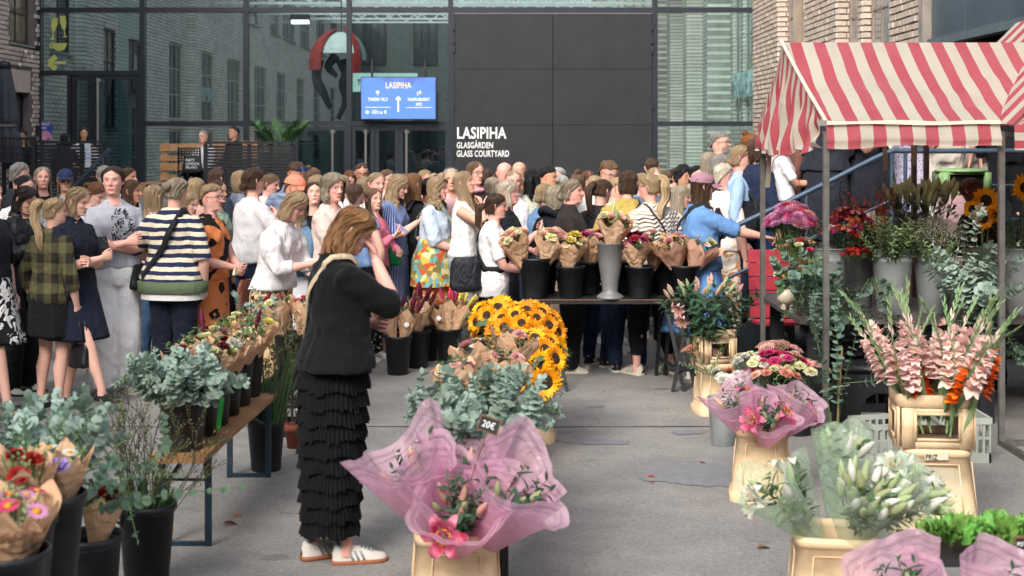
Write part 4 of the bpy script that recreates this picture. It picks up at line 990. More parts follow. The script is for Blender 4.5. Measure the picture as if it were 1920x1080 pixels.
text('MERIKAAPELIHALLI',.74,(-.06,2.6,2.78),irw,MATS['sign_pale'],.5,.01,.01,(R(90),0,R(-90)),'wall_lettering')
ew = thing('courtyard_wall','dark end wall of the covered courtyard behind the blue screen','wall',(-2,78,0))
p = M(); p.box((-8,0,0),(8,.4,9.3)); p.obj('wall',[BT_E],ew,smooth=False)
for x in (-6.2,-3.4,-.6,2.2):
    for z0,z1 in ((1,4.6),(6.0,8.6)):
        f = M(); f.box((x,-.06,z0),(x+1.3,-.002,z1)); f_ = f.obj('window',[M_WGL],ew,smooth=False)
        f = M(); [f.box((x+.4*k,-.1,z0),(x+.4*k+.06,-.062,z1)) for k in range(4)]; f.obj('bar',[M_DARKF],f_,smooth=False)
rf = thing('courtyard_roof','glazed roof with white zigzag steel trusses over the covered courtyard','roof',(0,27.5,0))
M_TRUSS = mat('truss_white',(.72,.76,.76),rough=.5)
for k,(D,zt) in enumerate(((31,6.1),(37,6.35),(43,6.6),(50,6.9),(58,7.4),(67,8.0))):
    t_ = M(); y = D-27.5; t_.bar((XL,y,zt),(4.68,y,zt),.10,.10); t_.bar((XL,y,zt-.55),(4.68,y,zt-.55),.08,.08); xs = np.linspace(XL,4.68,25)
    for i in range(24): t_.bar((xs[i],y,zt-.5 if i % 2 else zt-.05),(xs[i+1],y,zt-.05 if i % 2 else zt-.5),.05,.05)
    t_.obj('truss',[M_TRUSS],rf,smooth=False)
p = M(); p.box((XL-.4,0,9.35),(5.1,50,9.38)); p.obj('roof_glass',[M_CLEAR],rf,smooth=False)
M_LED = NT('lamp_tube'); M_LED.b.inputs['Emission Color'].default_value = (.85,1,.97,1); M_LED.b.inputs['Emission Strength'].default_value = 1.3; M_LED = M_LED.m
for x,D in ((.2,47),(1.5,47),(2.7,47),(.6,56),(2.3,56),(-1.2,56),(3.2,36)):
    l = thing('tube_lamp','white tube light hanging under the roof trusses, '+{(.2,47): 'front row left',(1.5,47): 'front row middle',(2.7,47): 'front row right',(.6,56): 'rear row second',(2.3,56): 'rear row third',(-1.2,56): 'rear row leftmost',(3.2,36): 'single one nearest the glass'}[(x,D)],'light',(x,D,6.15 if D < 50 else 6.9),0,'tube lights under the courtyard roof')
    p = M(); p.box((-.5,-.05,0),(.5,.05,.05)); p.obj('tube',[M_LED],l,smooth=False); p = M(); p.box((-.52,-.07,.053),(.52,.07,.10)); p.obj('housing',[M_TRUSS],l,smooth=False)
l = thing('floodlight','small lit floodlight fixed high on the courtyard wall','light',(PX(563,50),50,PZ(38,50)))
p = M(); p.box((-.3,-.1,-.12),(.3,.1,0)); p.obj('lamp_head',[M_LED],l,smooth=False); p = M(); p.box((-.34,-.14,.003),(.34,.14,.2)); p.obj('housing',[M_BLACK],l,smooth=False)
sg = thing('information_board','pale green information board with text standing behind the blue screen','sign',(PX(722,33),33,0))
p = M(); p.box((-.75,0,PZ(172,33)),(.75,.06,PZ(137,33))); p.obj('board',[mat('board_mint',srgb(.74,.84,.80),rough=.6)],sg,smooth=False)
p = M(); p.box((-.7,.0,0),(-.64,.05,PZ(172,33)-.003)); p.box((.64,0,0),(.7,.05,PZ(172,33)-.003)); p.obj('post',[M_BLACK],sg,smooth=False)
text('TANSSI',.2,(-.66,-.008,PZ(160,33)),sg,M_BLACK,.9,0,.002)
# ---- hanging sculpture (dark figure with red and white shells)
hsn = thing('hanging_sculpture','red, white and black figure-like sculpture hanging behind the glass','sculpture',(PX(640,34),34,PZ(120,34)))
M_RED = mat('shell_red',srgb(.66,.22,.20),srgb(.5,.14,.13),rough=.5); M_WH = mat('shell_white',srgb(.80,.82,.80),rough=.5); M_DK = mat('shell_dark',srgb(.13,.14,.15),srgb(.06,.06,.07),rough=.8,bs=12,bst=.8)
def shell(a0,a1,t0,t1,r,m,nm,c=(0,0,0),sc=(1,1,1)):
    s_ = M(); G = np.array([[(r*math.sin(t)*math.cos(a),-r*math.sin(t)*math.sin(a)*.6,r*math.cos(t)) for a in np.linspace(a0,a1,12)] for t in np.linspace(t0,t1,8)])*A_(sc)+A_(c)
    s_.grid(G); s_.grid(G*.96); s_.obj(nm,[m],hsn)
shell(R(60),R(125),.1,1.3,.72,M_WH,'white_shell',(0,0,.05)); shell(R(125),R(190),.15,1.75,.78,M_RED,'red_shell',(.0,0,0),(1,1,1.1)); shell(R(30),R(62),.1,2.1,.72,M_RED,'red_shell',(0,0,.05),(.8,1,1.2)); shell(R(-30),R(28),.2,1.6,.70,mat('shell_grey',srgb(.5,.55,.56)),'grey_shell',(-.02,0,.1),(.9,1,1))
for s_,pts in enumerate((((-.55,0,.1),(-.60,0,-.35),(-.42,-.05,-.7),(-.25,0,-1.05)),((.0,0,.1),(.10,.05,-.3),(-.02,0,-.6)),((.25,0,0),(.05,0,-.5),(.08,0,-.9),(-.05,0,-1.3)),((-.1,-.1,.2),(-.3,0,-.05),(-.1,0,-.3)))):
    q = M(); B_ = bez(pts,5); q.tube(B_,list(np.linspace(.13,.05,len(B_))),8); V_ = q.V(); q.setV(V_+noise3(V_,9,s_)[:,None]*.03); q.obj('limb',[M_DK],hsn)
q = M(); q.tube([(0,0,.6),(.0,0,4.8)],.012,5); q.tube([(.3,0,.1),(2.6,0,-.9)],.006,4); q.obj('cable',[M_BLACK],hsn)
# ================================================================ glass facade
DF = 27.0
gf = thing('glass_facade','large dark framed glass wall closing the courtyard with panes in a grid','glass wall',(0,DF,0))
zt = 9.6
VX = [PX(x,DF) for x in (75,268,462,655,845)]+[PX(1228,DF),PX(1421,DF)]
for k,x in enumerate(VX):
    w_ = .045; p = M(); p.box((x-w_,-.09,0),(x+w_,.09,zt)); p.obj('mullion',[M_FR],gf,smooth=False)
Z18,Z137,Z232 = PZ(19,DF),PZ(137,DF),PZ(232,DF)
def transom(x0,x1,z,h=.045): p = M(); p.box((x0+.045,-.07,z-h),(x1-.045,.07,z+h)); p.obj('transom',[M_FR],gf,smooth=False)
for i in range(6):
    for z in (Z18,6.8,9.2): transom(VX[i],VX[i+1],z)
transom(VX[0],VX[1],Z137); [transom(VX[i],VX[i+1],Z232) for i in (1,2,3)]; transom(VX[5],VX[6],Z232); transom(VX[1],VX[2],.98); transom(VX[5],VX[6],.05)
def pane(x0,x1,z0,z1,m=M_GLASS): p = M(); p.box((x0+.04,-.012,z0+.04),(x1-.04,.012,z1-.04)); return p.obj('glass_pane',[m],gf,smooth=False)
for i in range(6):
    for a,b in ((Z18,6.8),(6.8,9.2),(9.2,zt)): pane(VX[i],VX[i+1],a,b)
pane(VX[0],VX[1],Z137,Z18); [pane(VX[i],VX[i+1],Z232,Z18) for i in (1,2,3)]; pane(VX[5],VX[6],Z232,Z18); pane(VX[5],VX[6],.05,Z232); pane(VX[1],VX[2],.98,Z232)
XD0,XD1 = PX(133,DF),PX(268,DF)
pane(VX[0],XD0-.03,.95,Z137); p = M(); p.box((XD0-.05,-.08,.95),(XD0+.02,.08,Z137-.046)); p.obj('mullion',[M_FR],gf,smooth=False)
def door(x0,x1,z0,z1,hx=None,gm=M_DOORG,fw=.07):
    d = M(); d.box((x0,-.05,z0),(x0+fw,.05,z1)); d.box((x1-fw,-.05,z0),(x1,.05,z1)); d.box((x0+fw,-.05,z1-fw),(x1-fw,.05,z1)); d.box((x0+fw,-.05,z0),(x1-fw,.05,z0+.12))
    o = d.obj('door',[M_FR],gf,smooth=False); p = M(); p.box((x0+fw-.01,-.01,z0+.11),(x1-fw+.01,.01,z1-fw+.01)); p.obj('glass',[gm],o,smooth=False)
    if hx is not None:
        h = M(); h.tube([(hx,-.14,z0+.25),(hx,-.14,z1-.05)],.028,10); h.box((hx-.05,-.14,z1-.12),(hx+.05,-.052,z1-.07)); h.box((hx-.03,-.13,z0+.5),(hx+.03,-.052,z0+.54)); h.obj('handle',[M_STEEL],o)
zl = .95
door(XD0+.03,PX(172,DF),zl,Z137-.05); door(PX(173,DF),XD1-.05,zl,Z137-.05,PX(187,DF))
p = M(); p.box((PX(170,DF),-.07,zl),(PX(174.5,DF),.07,Z137-.05)); p.obj('door_post',[M_FR],gf,smooth=False)
for a,b,h in ((553,652,625),(660,702,687),(704,748,None),(749,842,763)): door(PX(a,DF),PX(b,DF),.02,Z232-.06,None if h is None else PX(h,DF))
# decals on the glass
dc = thing('window_decal','lime green sticker of two glasses, a cup and an arrow on the leftmost pane','sticker',(PX(118,DF),DF-.02,0))
M_LIME = mat('decal_lime',srgb(.74,.76,.42),rough=.6)
def zz(py): return PZ(py,DF)
def xx(px): return PX(px,DF)-PX(118,DF)
for cx,ct in ((104,34),(118,30)):
    q = M(); L_ = [(-5.5,0),(5.5,0),(6,12),(3.5,22),(1,27),(1,36),(5,40),(-5,40),(-1,36),(-1,27),(-4,22),(-6,12)]
    sk_ = .12 if cx == 104 else -.12
    C_ = A_([(xx(cx+a-sk_*b),zz(ct+b)) for a,b in L_]); ctr = A_([(xx(cx-sk_*12),zz(ct+12))]); n = len(C_)
    up_ = [(0,1,2),(0,2,11),(2,3,10),(2,10,11),(3,4,9),(3,9,10),(4,5,8),(4,8,9),(5,6,7),(5,7,8)]
    q.raw([(a,-.006,b) for a,b in C_],T=up_); q.obj('wine_glass',[M_LIME],dc,smooth=False)
q = M(); a = np.linspace(PI,2*PI,12); flat(q,[(xx(112+14*math.cos(t)),zz(81-15*math.sin(t)*1)) for t in a],0,.006); q.grid(tube([(xx(99+5*math.cos(t)),-.003,zz(86+4*math.sin(t))) for t in np.linspace(.6,5.6,10)],.018,5),True); q.obj('cup',[M_LIME],dc,smooth=False)
q = M(); q.box((xx(98),-.006,zz(120)),(xx(125),0,zz(115))); q.bar((xx(93),-.012,zz(118)),(xx(106),-.012,zz(106)),.012,.10); q.bar((xx(93),-.02,zz(118)),(xx(106),-.02,zz(130)),.012,.10); q.obj('arrow',[M_LIME],dc,smooth=False)
ps = thing('poster','blue and pink cafe bar poster taped inside the glass beside the left door','poster',(PX(87,DF),DF-.03,PZ(245,DF)))
p = M(); p.box((-.13,-.006,-.18),(.12,0,.17)); p.obj('sheet',[mat('poster_print',srgb(.20,.30,.62),srgb(.80,.55,.62),ns=3,stops=(.5,.53))],ps,smooth=False)
text('KAHVILA',.07,(-.11,-.009,.10),ps,M_WHITE,.62,.01,.001); text('BAARI',.07,(-.11,-.009,.03),ps,M_WHITE,.62,.01,.001); text('<-  50 m',.05,(-.11,-.009,-.15),ps,M_WHITE,.7,.01,.001)
# ---- dark sliding gate with lettering
gt = thing('panel_gate','tall anthracite panel gate with white LASIPIHA lettering','gate',(PX(1036,DF),DF-.12,0))
G0,G1,GM = PX(852,DF)-PX(1036,DF),PX(1222,DF)-PX(1036,DF),0
for a,b in ((G0,GM),(GM,G1)):
    for z0,z1 in ((.03,PZ(358,DF)),(PZ(358,DF),PZ(234,DF)),(PZ(234,DF),PZ(130,DF)),(PZ(130,DF),PZ(27,DF))):
        p = M(); p.box((a+.006,0,z0+.003),(b-.006,.10,z1-.003)); p.obj('panel',[M_PANEL],gt,smooth=False)
p = M(); p.box((G0-.09,.02,0),(G0-.003,.16,PZ(22,DF))); p.box((G1+.003,.02,0),(G1+.08,.16,PZ(22,DF))); p.box((G0-.003,.02,PZ(26.5,DF)),(G1+.003,.16,PZ(22,DF))); p.box((G0,.103,.0),(G1,.13,PZ(27,DF))); p.obj('frame',[M_FR],gt,smooth=False)
p = M(); p.box((G0,-.012,PZ(27,DF)),(G1,.015,PZ(25.6,DF))); p.obj('drip_rail',[mat('rail_pinkish',srgb(.52,.46,.46),rough=.4)],gt,smooth=False)
for a in (G0+.0,G1+.0):
    for py in (50,75,92,196,288): p = M(); p.box((a-.03,-.03,PZ(py+8,DF)),(a+.02,-.002,PZ(py-6,DF))); p.obj('hinge',[M_BLACK],gt,smooth=False)
gx = lambda px: PX(px,DF-.13)-PX(1036,DF)
for s_,px,py,cap in (('LASIPIHA',856,259.5,21),('GLASGÅRDEN',856,277.5,11),('GLASS COURTYARD',856,293.5,11.5)):
    o = text(s_,cap*DF/F/.70,(gx(px),-.006,PZ(py,DF)),gt,M_WHITE,1,.018,.003); wd = {'LASIPIHA': 93,'GLASGÅRDEN': 68,'GLASS COURTYARD': 98}[s_]*DF/F
    o.scale.x = wd/max(v.co.x for v in o.data.vertices)
# ---- blue screen
scn = thing('digital_sign','bright blue LASIPIHA screen with arrows hanging above the glass doors','screen',(PX(747,DF-.3),DF-.3,PZ(184,DF-.3)))
p = M(); p.box((-.71,0,-.40),(.71,.08,.40)); p.obj('casing',[M_BLACK],scn,smooth=False)
def emis(name,c,st):
    t = NT(name); t.b.inputs['Base Color'].default_value = (.02,.02,.02,1); t.b.inputs['Emission Color'].default_value = (*c,1); t.b.inputs['Emission Strength'].default_value = st; t.b.inputs['Roughness'].default_value = .2; return t.m
t = NT('screen_blue'); v = t.coord('Object'); n_ = t.noise(v,2.0,2); zc = t.sep(v)
cb = t.mix(t.ramp(t.math('MULTIPLY',n_,t.math('MULTIPLY_ADD',zc[2],1.6,.55)),[(.42,0.),(.62,.55)]),srgb(.34,.55,.93),srgb(.30,.28,.55))
t.b.inputs['Base Color'].default_value = (.02,.02,.02,1); t.set(t.b.inputs['Emission Color'],cb); t.b.inputs['Emission Strength'].default_value = .50; M_SCR = t.m
p = M(); p.box((-.695,-.006,-.388),(.695,-.001,.388)); p.obj('display',[M_SCR],scn,smooth=False)
E_W = emis('screen_white',(.95,.95,.92),.55); E_Y = emis('screen_yellow',srgb(.95,.88,.60),.55)
sx = lambda px: (px-747)*DF/F; sz = lambda py: -(py-184)*DF/F
for s_,px,py,h,wd,m_ in (('LASIPIHA',723,165.5,11,48,E_Y),('TANSSIN TALO',690.5,189,6,37,E_W),('KAAPELIMUSEOT',764.5,189,5.6,41,E_W),('INFO',779.5,198,5.5,11.5,E_W),('KONTTORI',698,213.3,4.6,20,E_W),('kaapelin',698,208,2.6,10,E_W)):
    o = text(s_,h*DF/F/.70,(sx(px),-.009,sz(py)),scn,m_,1,.02,.001,name='screen_text'); o.scale.x = wd*DF/F/max(v.co.x for v in o.data.vertices)
def arrow(px,py,L,w_,d,m_,hd=3.5):
    q = M(); a = A_((px,py)); u = A_(d); n_ = A_((-u[1],u[0])); f = lambda p_: (sx(p_[0]),-.012,sz(p_[1])); e = a+u*L
    q.bar(f(a),f(e),.003,w_*DF/F) if u[0] == 0 else q.bar(f(a),f(e),.003,w_*DF/F); q.bar(f(e+u*.8),f(e-u*hd+n_*hd),.004,w_*DF/F); q.bar(f(e+u*.8),f(e-u*hd-n_*hd),.005,w_*DF/F); return q
arrow(708.5,179,8,1.7,(0,-1),E_W).obj('arrow',[E_W],scn,smooth=False); arrow(746.8,209.5,27,2.8,(0,-1),E_W,4.5).obj('arrow',[E_W],scn,smooth=False)
arrow(694,209.7,7,1.8,(-1,0),E_W).obj('arrow',[E_W],scn,smooth=False)
q = arrow(782,173.5,7,1.7,(1,0),E_Y); q.bar((sx(782.5),-.012,sz(173)),(sx(782.5),-.012,sz(179.5)),.003,1.7*DF/F); q.obj('arrow',[E_Y],scn,smooth=False)
q = M(); q.box((sx(685.5),-.012,sz(201.6)),(sx(732),-.008,sz(200.6))); q.box((sx(761.5),-.012,sz(202)),(sx(810),-.008,sz(201))); q.box((sx(721.5),-.012,sz(213)),(sx(724.5),-.008,sz(206.5))); q.obj('rule_line',[E_W],scn,smooth=False)
q = M(); q.tube([(-.5,.06,.4),(-.5,.06,.75),(-.5,.25,.75)],.02,6); q.tube([(.5,.06,.4),(.5,.06,.75),(.5,.25,.75)],.02,6); q.obj('bracket',[M_BLACK],scn)
# ---- string lights on the left wall
sl = thing('string_lights','string of small bulbs drooping down the brick wall at far left','string lights',(PX(50,25.8),25.8,0))
pts = [(PX(a,25.8)-PX(50,25.8),0,PZ(b,25.8)) for a,b in ((75,72),(60,106),(48,97),(37,121),(24,143),(10,152))]
q = M(); q.tube(bez(pts,6),.008,5); q.obj('cord',[M_BLACK],sl)
for p_ in pts[1:]: q = M(); q.lathe([(0,-.05),(.03,-.03),(.035,0),(.015,.03)],8,at=p_); q.obj('bulb',[mat('bulb',(.7,.68,.6),rough=.2)],sl)
# ================================================================ terrace on the left: slab, steps, fences, pallets, parasol
ZS = .95
p = M(); p.box((XL+.01,23.3,0),(PX(548,26.5),DF-.1,ZS)); struct(p.obj('terrace',[M_CONC],smooth=False))
stp = thing('terrace_steps','pale concrete steps leading up to the raised cafe terrace on the left','steps',(PX(300,22.6),22.2,0))
for k in range(5): p = M(); p.box((-1.6,.22*k,.0 if k == 0 else .0),(2.2,.22*k+.212,.16*(k+1))); p.obj('step',[M_CONC],stp,smooth=False)
M_SLAT = mat('slat_black',(.012,.013,.016),(.02,.021,.025),rough=.6)
def slat_fence(label,px0,px1,py0,D,posts,z0=.6,step=None):
    x0,x1,z1 = PX(px0,D),PX(px1,D),PZ(py0,D); f = thing('slat_fence',label,'fence',(x0,D,0)); w_ = x1-x0; zl_ = z1-.04; n = 0
    sm = M(); sm.box((0,0,-.021),(w_,.02,.021)); sm = sm.mesh('slat',[M_SLAT],smooth=False); z = zl_-.05
    while z > z0: ob('slat',sm,f,(0,0,z)); z -= .052; n += 1
    p = M(); p.box((0,-.03,zl_),(w_,.05,z1)); p.obj('top_rail',[M_SLAT],f,smooth=False)
    for k in range(posts): p = M(); a = w_*k/(posts-1); p.box((a-.03,.023,z0-.3),(a+.03,.08,zl_-.003)); p.obj('post',[M_SLAT],f,smooth=False)
    return f
slat_fence('long black slatted terrace fence with a paper strip hung on it',64,196,264,23.2,4)
slat_fence('black slatted planter fence beside the pallet bench',384,548,265,23.4,5)
lf = thing('lattice_fence','black lattice fence panel at the far left edge of the terrace','fence',(PX(-40,23.1),23.1,0)); w_ = PX(62,23.1)-PX(-40,23.1); z1 = PZ(262,23.1)
q = M()
for k in range(15): q.box((k*w_/14-.006,0,.5),(k*w_/14+.006,.012,z1))
for k in range(14): q.box((0,.014,.5+k*.1),(w_,.024,.5+k*.1+.014))
q.obj('lattice',[M_SLAT],lf,smooth=False); q = M(); q.box((w_-.03,-.02,.3),(w_+.04,.05,z1)); q.box((0,-.02,z1),(w_+.04,.05,z1+.04)); q.obj('frame',[M_SLAT],lf,smooth=False)
pp = thing('paper_notice','narrow white paper strip with blue writing taped to the black slats','notice',(PX(165,23.15),23.14,PZ(313,23.1)))
p = M(); G_ = [[(x+.01*math.sin(z*9),-.004-.012*math.sin(z*6),z) for x in np.linspace(-.045,.045,3)] for z in np.linspace(0,.38,8)]; p.grid(G_); p.grid((A_(G_)+A_((0,.004,0)))[::-1]); p.obj('sheet',[mat('paper_white',srgb(.80,.82,.86),rough=.8)],pp)
for k,s_ in enumerate(('OLE','HYVÄ','PÖYTÄ')): text(s_,.04,(-.035,-.026,.27-k*.07),pp,mat('ink_blue',srgb(.35,.45,.75)),.7,.01,.001)
# handrail by the steps
hr_ = thing('handrail','slanted blue steel handrail of the terrace steps','handrail',(PX(150,22.3),22.3,0)); M_RAIL = mat('rail_blue',srgb(.27,.34,.41),srgb(.22,.28,.34),rough=.42,metal=.2)
a = (PX(205,22.3)-PX(150,22.3),0,PZ(280,22.3)); b = (PX(120,22.3)-PX(150,22.3),0,PZ(368,22.3))
q = M(); q.tube([a,b,(b[0]-.02,0,b[2]-.12)],.028,8); q.obj('rail',[M_RAIL],hr_); q = M(); q.tube([(a[0]-.1,0,a[2]-.1),(a[0]-.1,0,0)],.02,8); q.tube([(b[0]+.1,0,b[2]+.1),(b[0]+.1,0,0)],.02,8); q.obj('post',[M_RAIL],hr_)
# pallets
def plank(mb,lo,hi): mb.box(lo,hi)
def pallet(parent,w_,d_,z):
    for k in range(5): p = M(); y = d_*k/4*.86; p.box((0,y,z+.10),(w_,y+.1,z+.122)); p.obj('plank',[M_PINE],parent,smooth=False)
    for x in (0,w_/2-.05,w_-.1):
        for y in (0,d_/2-.05,d_-.1): p = M(); p.box((x+.002,y,z+.025),(x+.1,y+.1,z+.098)); p.obj('block',[M_PINE],parent,smooth=False)
    for y in (0,d_-.1): p = M(); p.box((0,y,z),(w_,y+.1,z+.023)); p.obj('plank',[M_PINE],parent,smooth=False)
pb = thing('pallet_bench','bench of stacked wooden pallets with a slatted pallet back on the terrace','bench',(PX(273,24.6),24.2,ZS)); pallet(pb,1.0,.7,0); pallet(pb,1.0,.7,.125)
for k in range(4): p = M(); z = .27+.17*k; p.box((.17,.70,z),(.98,.722,z+.10+(.03 if k % 2 else 0))); p.obj('back_plank',[M_PINE],pb,smooth=False)
for x in (.2,.85): p = M(); p.box((x,.725,0),(x+.1,.80,.9)); p.obj('back_post',[M_PINE],pb,smooth=False)
pb2 = thing('pallet_bench','second pallet backrest behind the seated men above the planter fence','bench',(PX(398,25.2),25.2,ZS))
for k in range(3): p = M(); z = .62+.12*k; p.box((0,0,z),(.8,.022,z+.10)); p.obj('back_plank',[M_PINE],pb2,smooth=False)
for x in (.05,.65): p = M(); p.box((x,.025,0),(x+.1,.10,.95)); p.obj('back_post',[M_PINE],pb2,smooth=False)
# black chair with a tote bag over its back
ch_ = thing('cafe_chair','black plastic cafe chair with perforated back beside the pallet bench','chair',(PX(360,24),24.0,ZS),R(180))
q = M()
for s_ in (-1,1): q.tube([(s_*.2,.2,0),(s_*.19,.17,.45),(s_*.18,.22,.86)],.014,6); q.tube([(s_*.2,-.2,0),(s_*.18,-.17,.45)],.014,6)
q.obj('leg_frame',[M_BLACK],ch_); q = M(); q.box((-.2,-.2,.44),(.2,.2,.465)); q.obj('seat',[M_BLACK],ch_)
q = M()
for k in range(6): q.box((-.18,.215,.62+k*.04),(.18,.225,.62+k*.04+.02))
for k in range(9): q.box((-.18+k*.043,.2,.62),(-.165+k*.043,.212,.86))
q.obj('backrest',[M_BLACK],ch_)
tb = thing('tote_bag','black tote bag with white lettering hanging over the cafe chair','bag',(PX(360,23.7),23.72,ZS+.45)); q = M(); soft_bag(q,(0,0,.12),(.36,.06,.28)); q.obj('bag_body',[M_BLACK],tb)
for k,s_ in enumerate(('PARTY','LONDON','MILANO')): text(s_,.062,(-.10,-.045,.17-k*.06),tb,M_WHITE,.8,.01,.001)
# planter palm
def frond(mb,base,d,L,seed,drop=.5,wid=.02,n=12,mi=0,c=None):
    g_ = random.Random(seed); d = nrm(d); side = nrm(np.cross(d,(0,0,1))); P_ = []
    for t in np.linspace(0,1,9): P_.append(A_(base)+d*L*t+A_((0,0,-drop*L*t*t)))
    P_ = A_(P_); mb.grid(tube(P_,[.006*(1-.7*t) for t in np.linspace(0,1,9)],4),True,mi,c=c)
    for k in range(n):
        t = .25+.75*k/n; p_ = A_([np.interp(t,np.linspace(0,1,9),P_[:,j]) for j in range(3)]); l_ = L*.42*(1-.55*t)
        for s_ in (-1,1):
            e = p_+(d*.75+side*s_*.75+A_((0,0,-.25+g_.uniform(-.15,.2))))*l_; m_ = (p_+e)/2+A_((0,0,.03*L)); w2 = nrm(np.cross(e-p_,(0,0,1)))*wid
            mb.raw([p_,m_-w2,m_+w2,e],T=[(0,1,2),(1,3,2)],mi=mi,c=c)
M_PALM = mat('leaf_palm',srgb(.25,.42,.24),srgb(.36,.52,.30),rough=.5,ns=8,trans=.2)
pl = thing('potted_palm','bright green palm fronds rising above the black planter fence','plant',(PX(520,24),24,ZS+.12)); pl.scale = (1.25,1.25,1.25)
q = M(); gg = random.Random(2)
for k in range(20): a = gg.uniform(0,6.28); frond(q,(gg.uniform(-.12,.12),0,.5),(math.cos(a)*.55,math.sin(a)*.5,1),gg.uniform(.5,.8),k,.35,.006,24)
q.obj('fronds',[M_PALM],pl); q = M(); q.lathe([(0,0),(.2,0),(.25,.5),(.23,.5),(.2,.45),(0,.45)],16); q.obj('pot',[M_BLACK],pl)
# folded parasol
pr = thing('folded_parasol','closed grey parasol tied with a strap standing at the far left edge','parasol',(PX(7,23.6),23.6,ZS-.4)); q = M(); rows = []
for t in np.linspace(0,1,22):
    a = np.arange(40)*PI/20; r = .10+.15*t**.8-.06*_g(t-.62,.05)+.02; r = r*(1+.22*np.cos(a*6+.4*math.sin(t*5))*sst(t,0,.3)); rows.append(np.stack([r*np.cos(a),r*np.sin(a),np.full(40,2.55-1.55*t)],-1))
q.grid(rows,True); q.obj('canopy',[mat('parasol_grey',srgb(.25,.26,.29),rough=.8)],pr); q = M(); q.tube([(0,0,0),(0,0,2.7)],.03,8); q.lathe([(.0,2.55),(.11,2.55),(.12,2.62),(.1,2.68),(0,2.68)],14); q.obj('pole',[M_BLACK],pr); q = M(); q.lathe([(.21,1.60),(.215,1.615),(.21,1.63)],20); q.obj('strap',[mat('strap_grey',srgb(.45,.46,.48))],pr)
# ================================================================ stairs, landing and blue handrails on the right
XS0,XS1,DS0,DS1 = PX(1352,12.5),PX(1672,12.5),12.55,14.3
st = thing('outdoor_stairs','grey steel and concrete stairs climbing right to a landing behind the flower stall','stairs',(XS0,DS0,0)); W_ = XS1-XS0
for k in range(6): p = M(); p.box((.05+W_*k/6,.05,.155*k if k else 0),(W_*(k+1)/6+.07,DS1-DS0,.155*(k+1))); p.obj('step',[M_CONC],st,smooth=False)
p = M(); p.bar((-.05,0,-.02+.06),(W_,0,.90),.06,.22); p.obj('stringer',[mat('stringer_steel',srgb(.20,.23,.26),rough=.5,metal=.3)],st,smooth=False)
p = M(); p.box((XS1+.08,DS0,0),(7.6,16,.93)); struct(p.obj('landing',[mat('landing_dark',srgb(.26,.27,.28),rough=.8)],smooth=False))
def rail(label,D,mid=True,x_end=7.4):
    r = thing('handrail',label,'handrail',(XS0,D,0)); zb,zt_ = PZ(440,12.5),PZ(283,12.5); q = M()
    q.tube(bez([(-.12,0,zb-.10),(-.02,0,zb+.0),(W_*.5,0,(zb+zt_)/2),(W_*.95,0,zt_-.03),(W_+.10,0,zt_),(W_+.3,0,zt_)],5),.024,10); q.tube([(W_+.3,0,zt_),(x_end-XS0,0,zt_)],.024,10); q.obj('top_rail',[M_RAIL],r)
    q = M(); q.tube([(-.02,0,zb-.42),(W_-.02,0,zt_-.44)],.014,8); q.tube([(W_+.02,0,zt_-.30),(x_end-XS0,0,zt_-.30)],.010,8); q.tube([(W_+.02,0,zt_-.60),(x_end-XS0,0,zt_-.60)],.010,8); q.obj('mid_rail',[M_RAIL],r)
    for x,z0_,z1_ in ((-.02,0,zb),(W_*.5,.40,(zb+zt_)/2),(W_+.0,.9,zt_-.02),(W_+.12,.9,zt_),(W_+1.5,.93,zt_),(W_+3,.93,zt_)): q = M(); q.tube([(x,0,z0_),(x,0,z1_)],.018,8); q.obj('post',[M_RAIL],r)
rail('blue steel handrail rising from the crowd in front of the stairs',12.5); rail('far handrail on the wall side of the stairs',14.35,x_end=3.6)
# bin
bn = thing('litter_bin','pink litter bin with worn green metal hood and dark slot','bin',(PX(1808,12.2),12.28,0)); zt2 = PZ(316,12.2); M_GRN = mat('bin_green',srgb(.50,.64,.42),srgb(.62,.70,.58),ns=9,rough=.5,stops=(.55,.65)); M_PNK = mat('bin_pink',srgb(.74,.60,.60),srgb(.50,.48,.47),ns=6,rough=.7,stops=(.58,.66))
q = M(); q.lathe([(0,0),(.19,0),(.20,.04),(.20,zt2-.22),(.185,zt2-.19)],28); q.obj('body',[M_PNK],bn)
q = M(); q.box((-.205,-.17,zt2-.19),(-.15,.17,zt2-.03)); q.box((.15,-.17,zt2-.19),(.205,.17,zt2-.03)); q.box((-.15,-.165,zt2-.05),(.15,.17,zt2-.03)); q.lathe([(.0,zt2),(.19,zt2-.002),(.225,zt2-.015),(.225,zt2-.028),(0,zt2-.029)],28); q.lathe([(0,zt2-.19),(.2,zt2-.19),(.215,zt2-.205),(.2,zt2-.225),(0,zt2-.226)],28); q.obj('hood',[M_GRN],bn)
q = M(); q.box((-.149,-.13,zt2-.188),(.149,.16,zt2-.052)); q.obj('slot',[mat('slot_black',(.004,.004,.005),rough=.9)],bn,smooth=False)
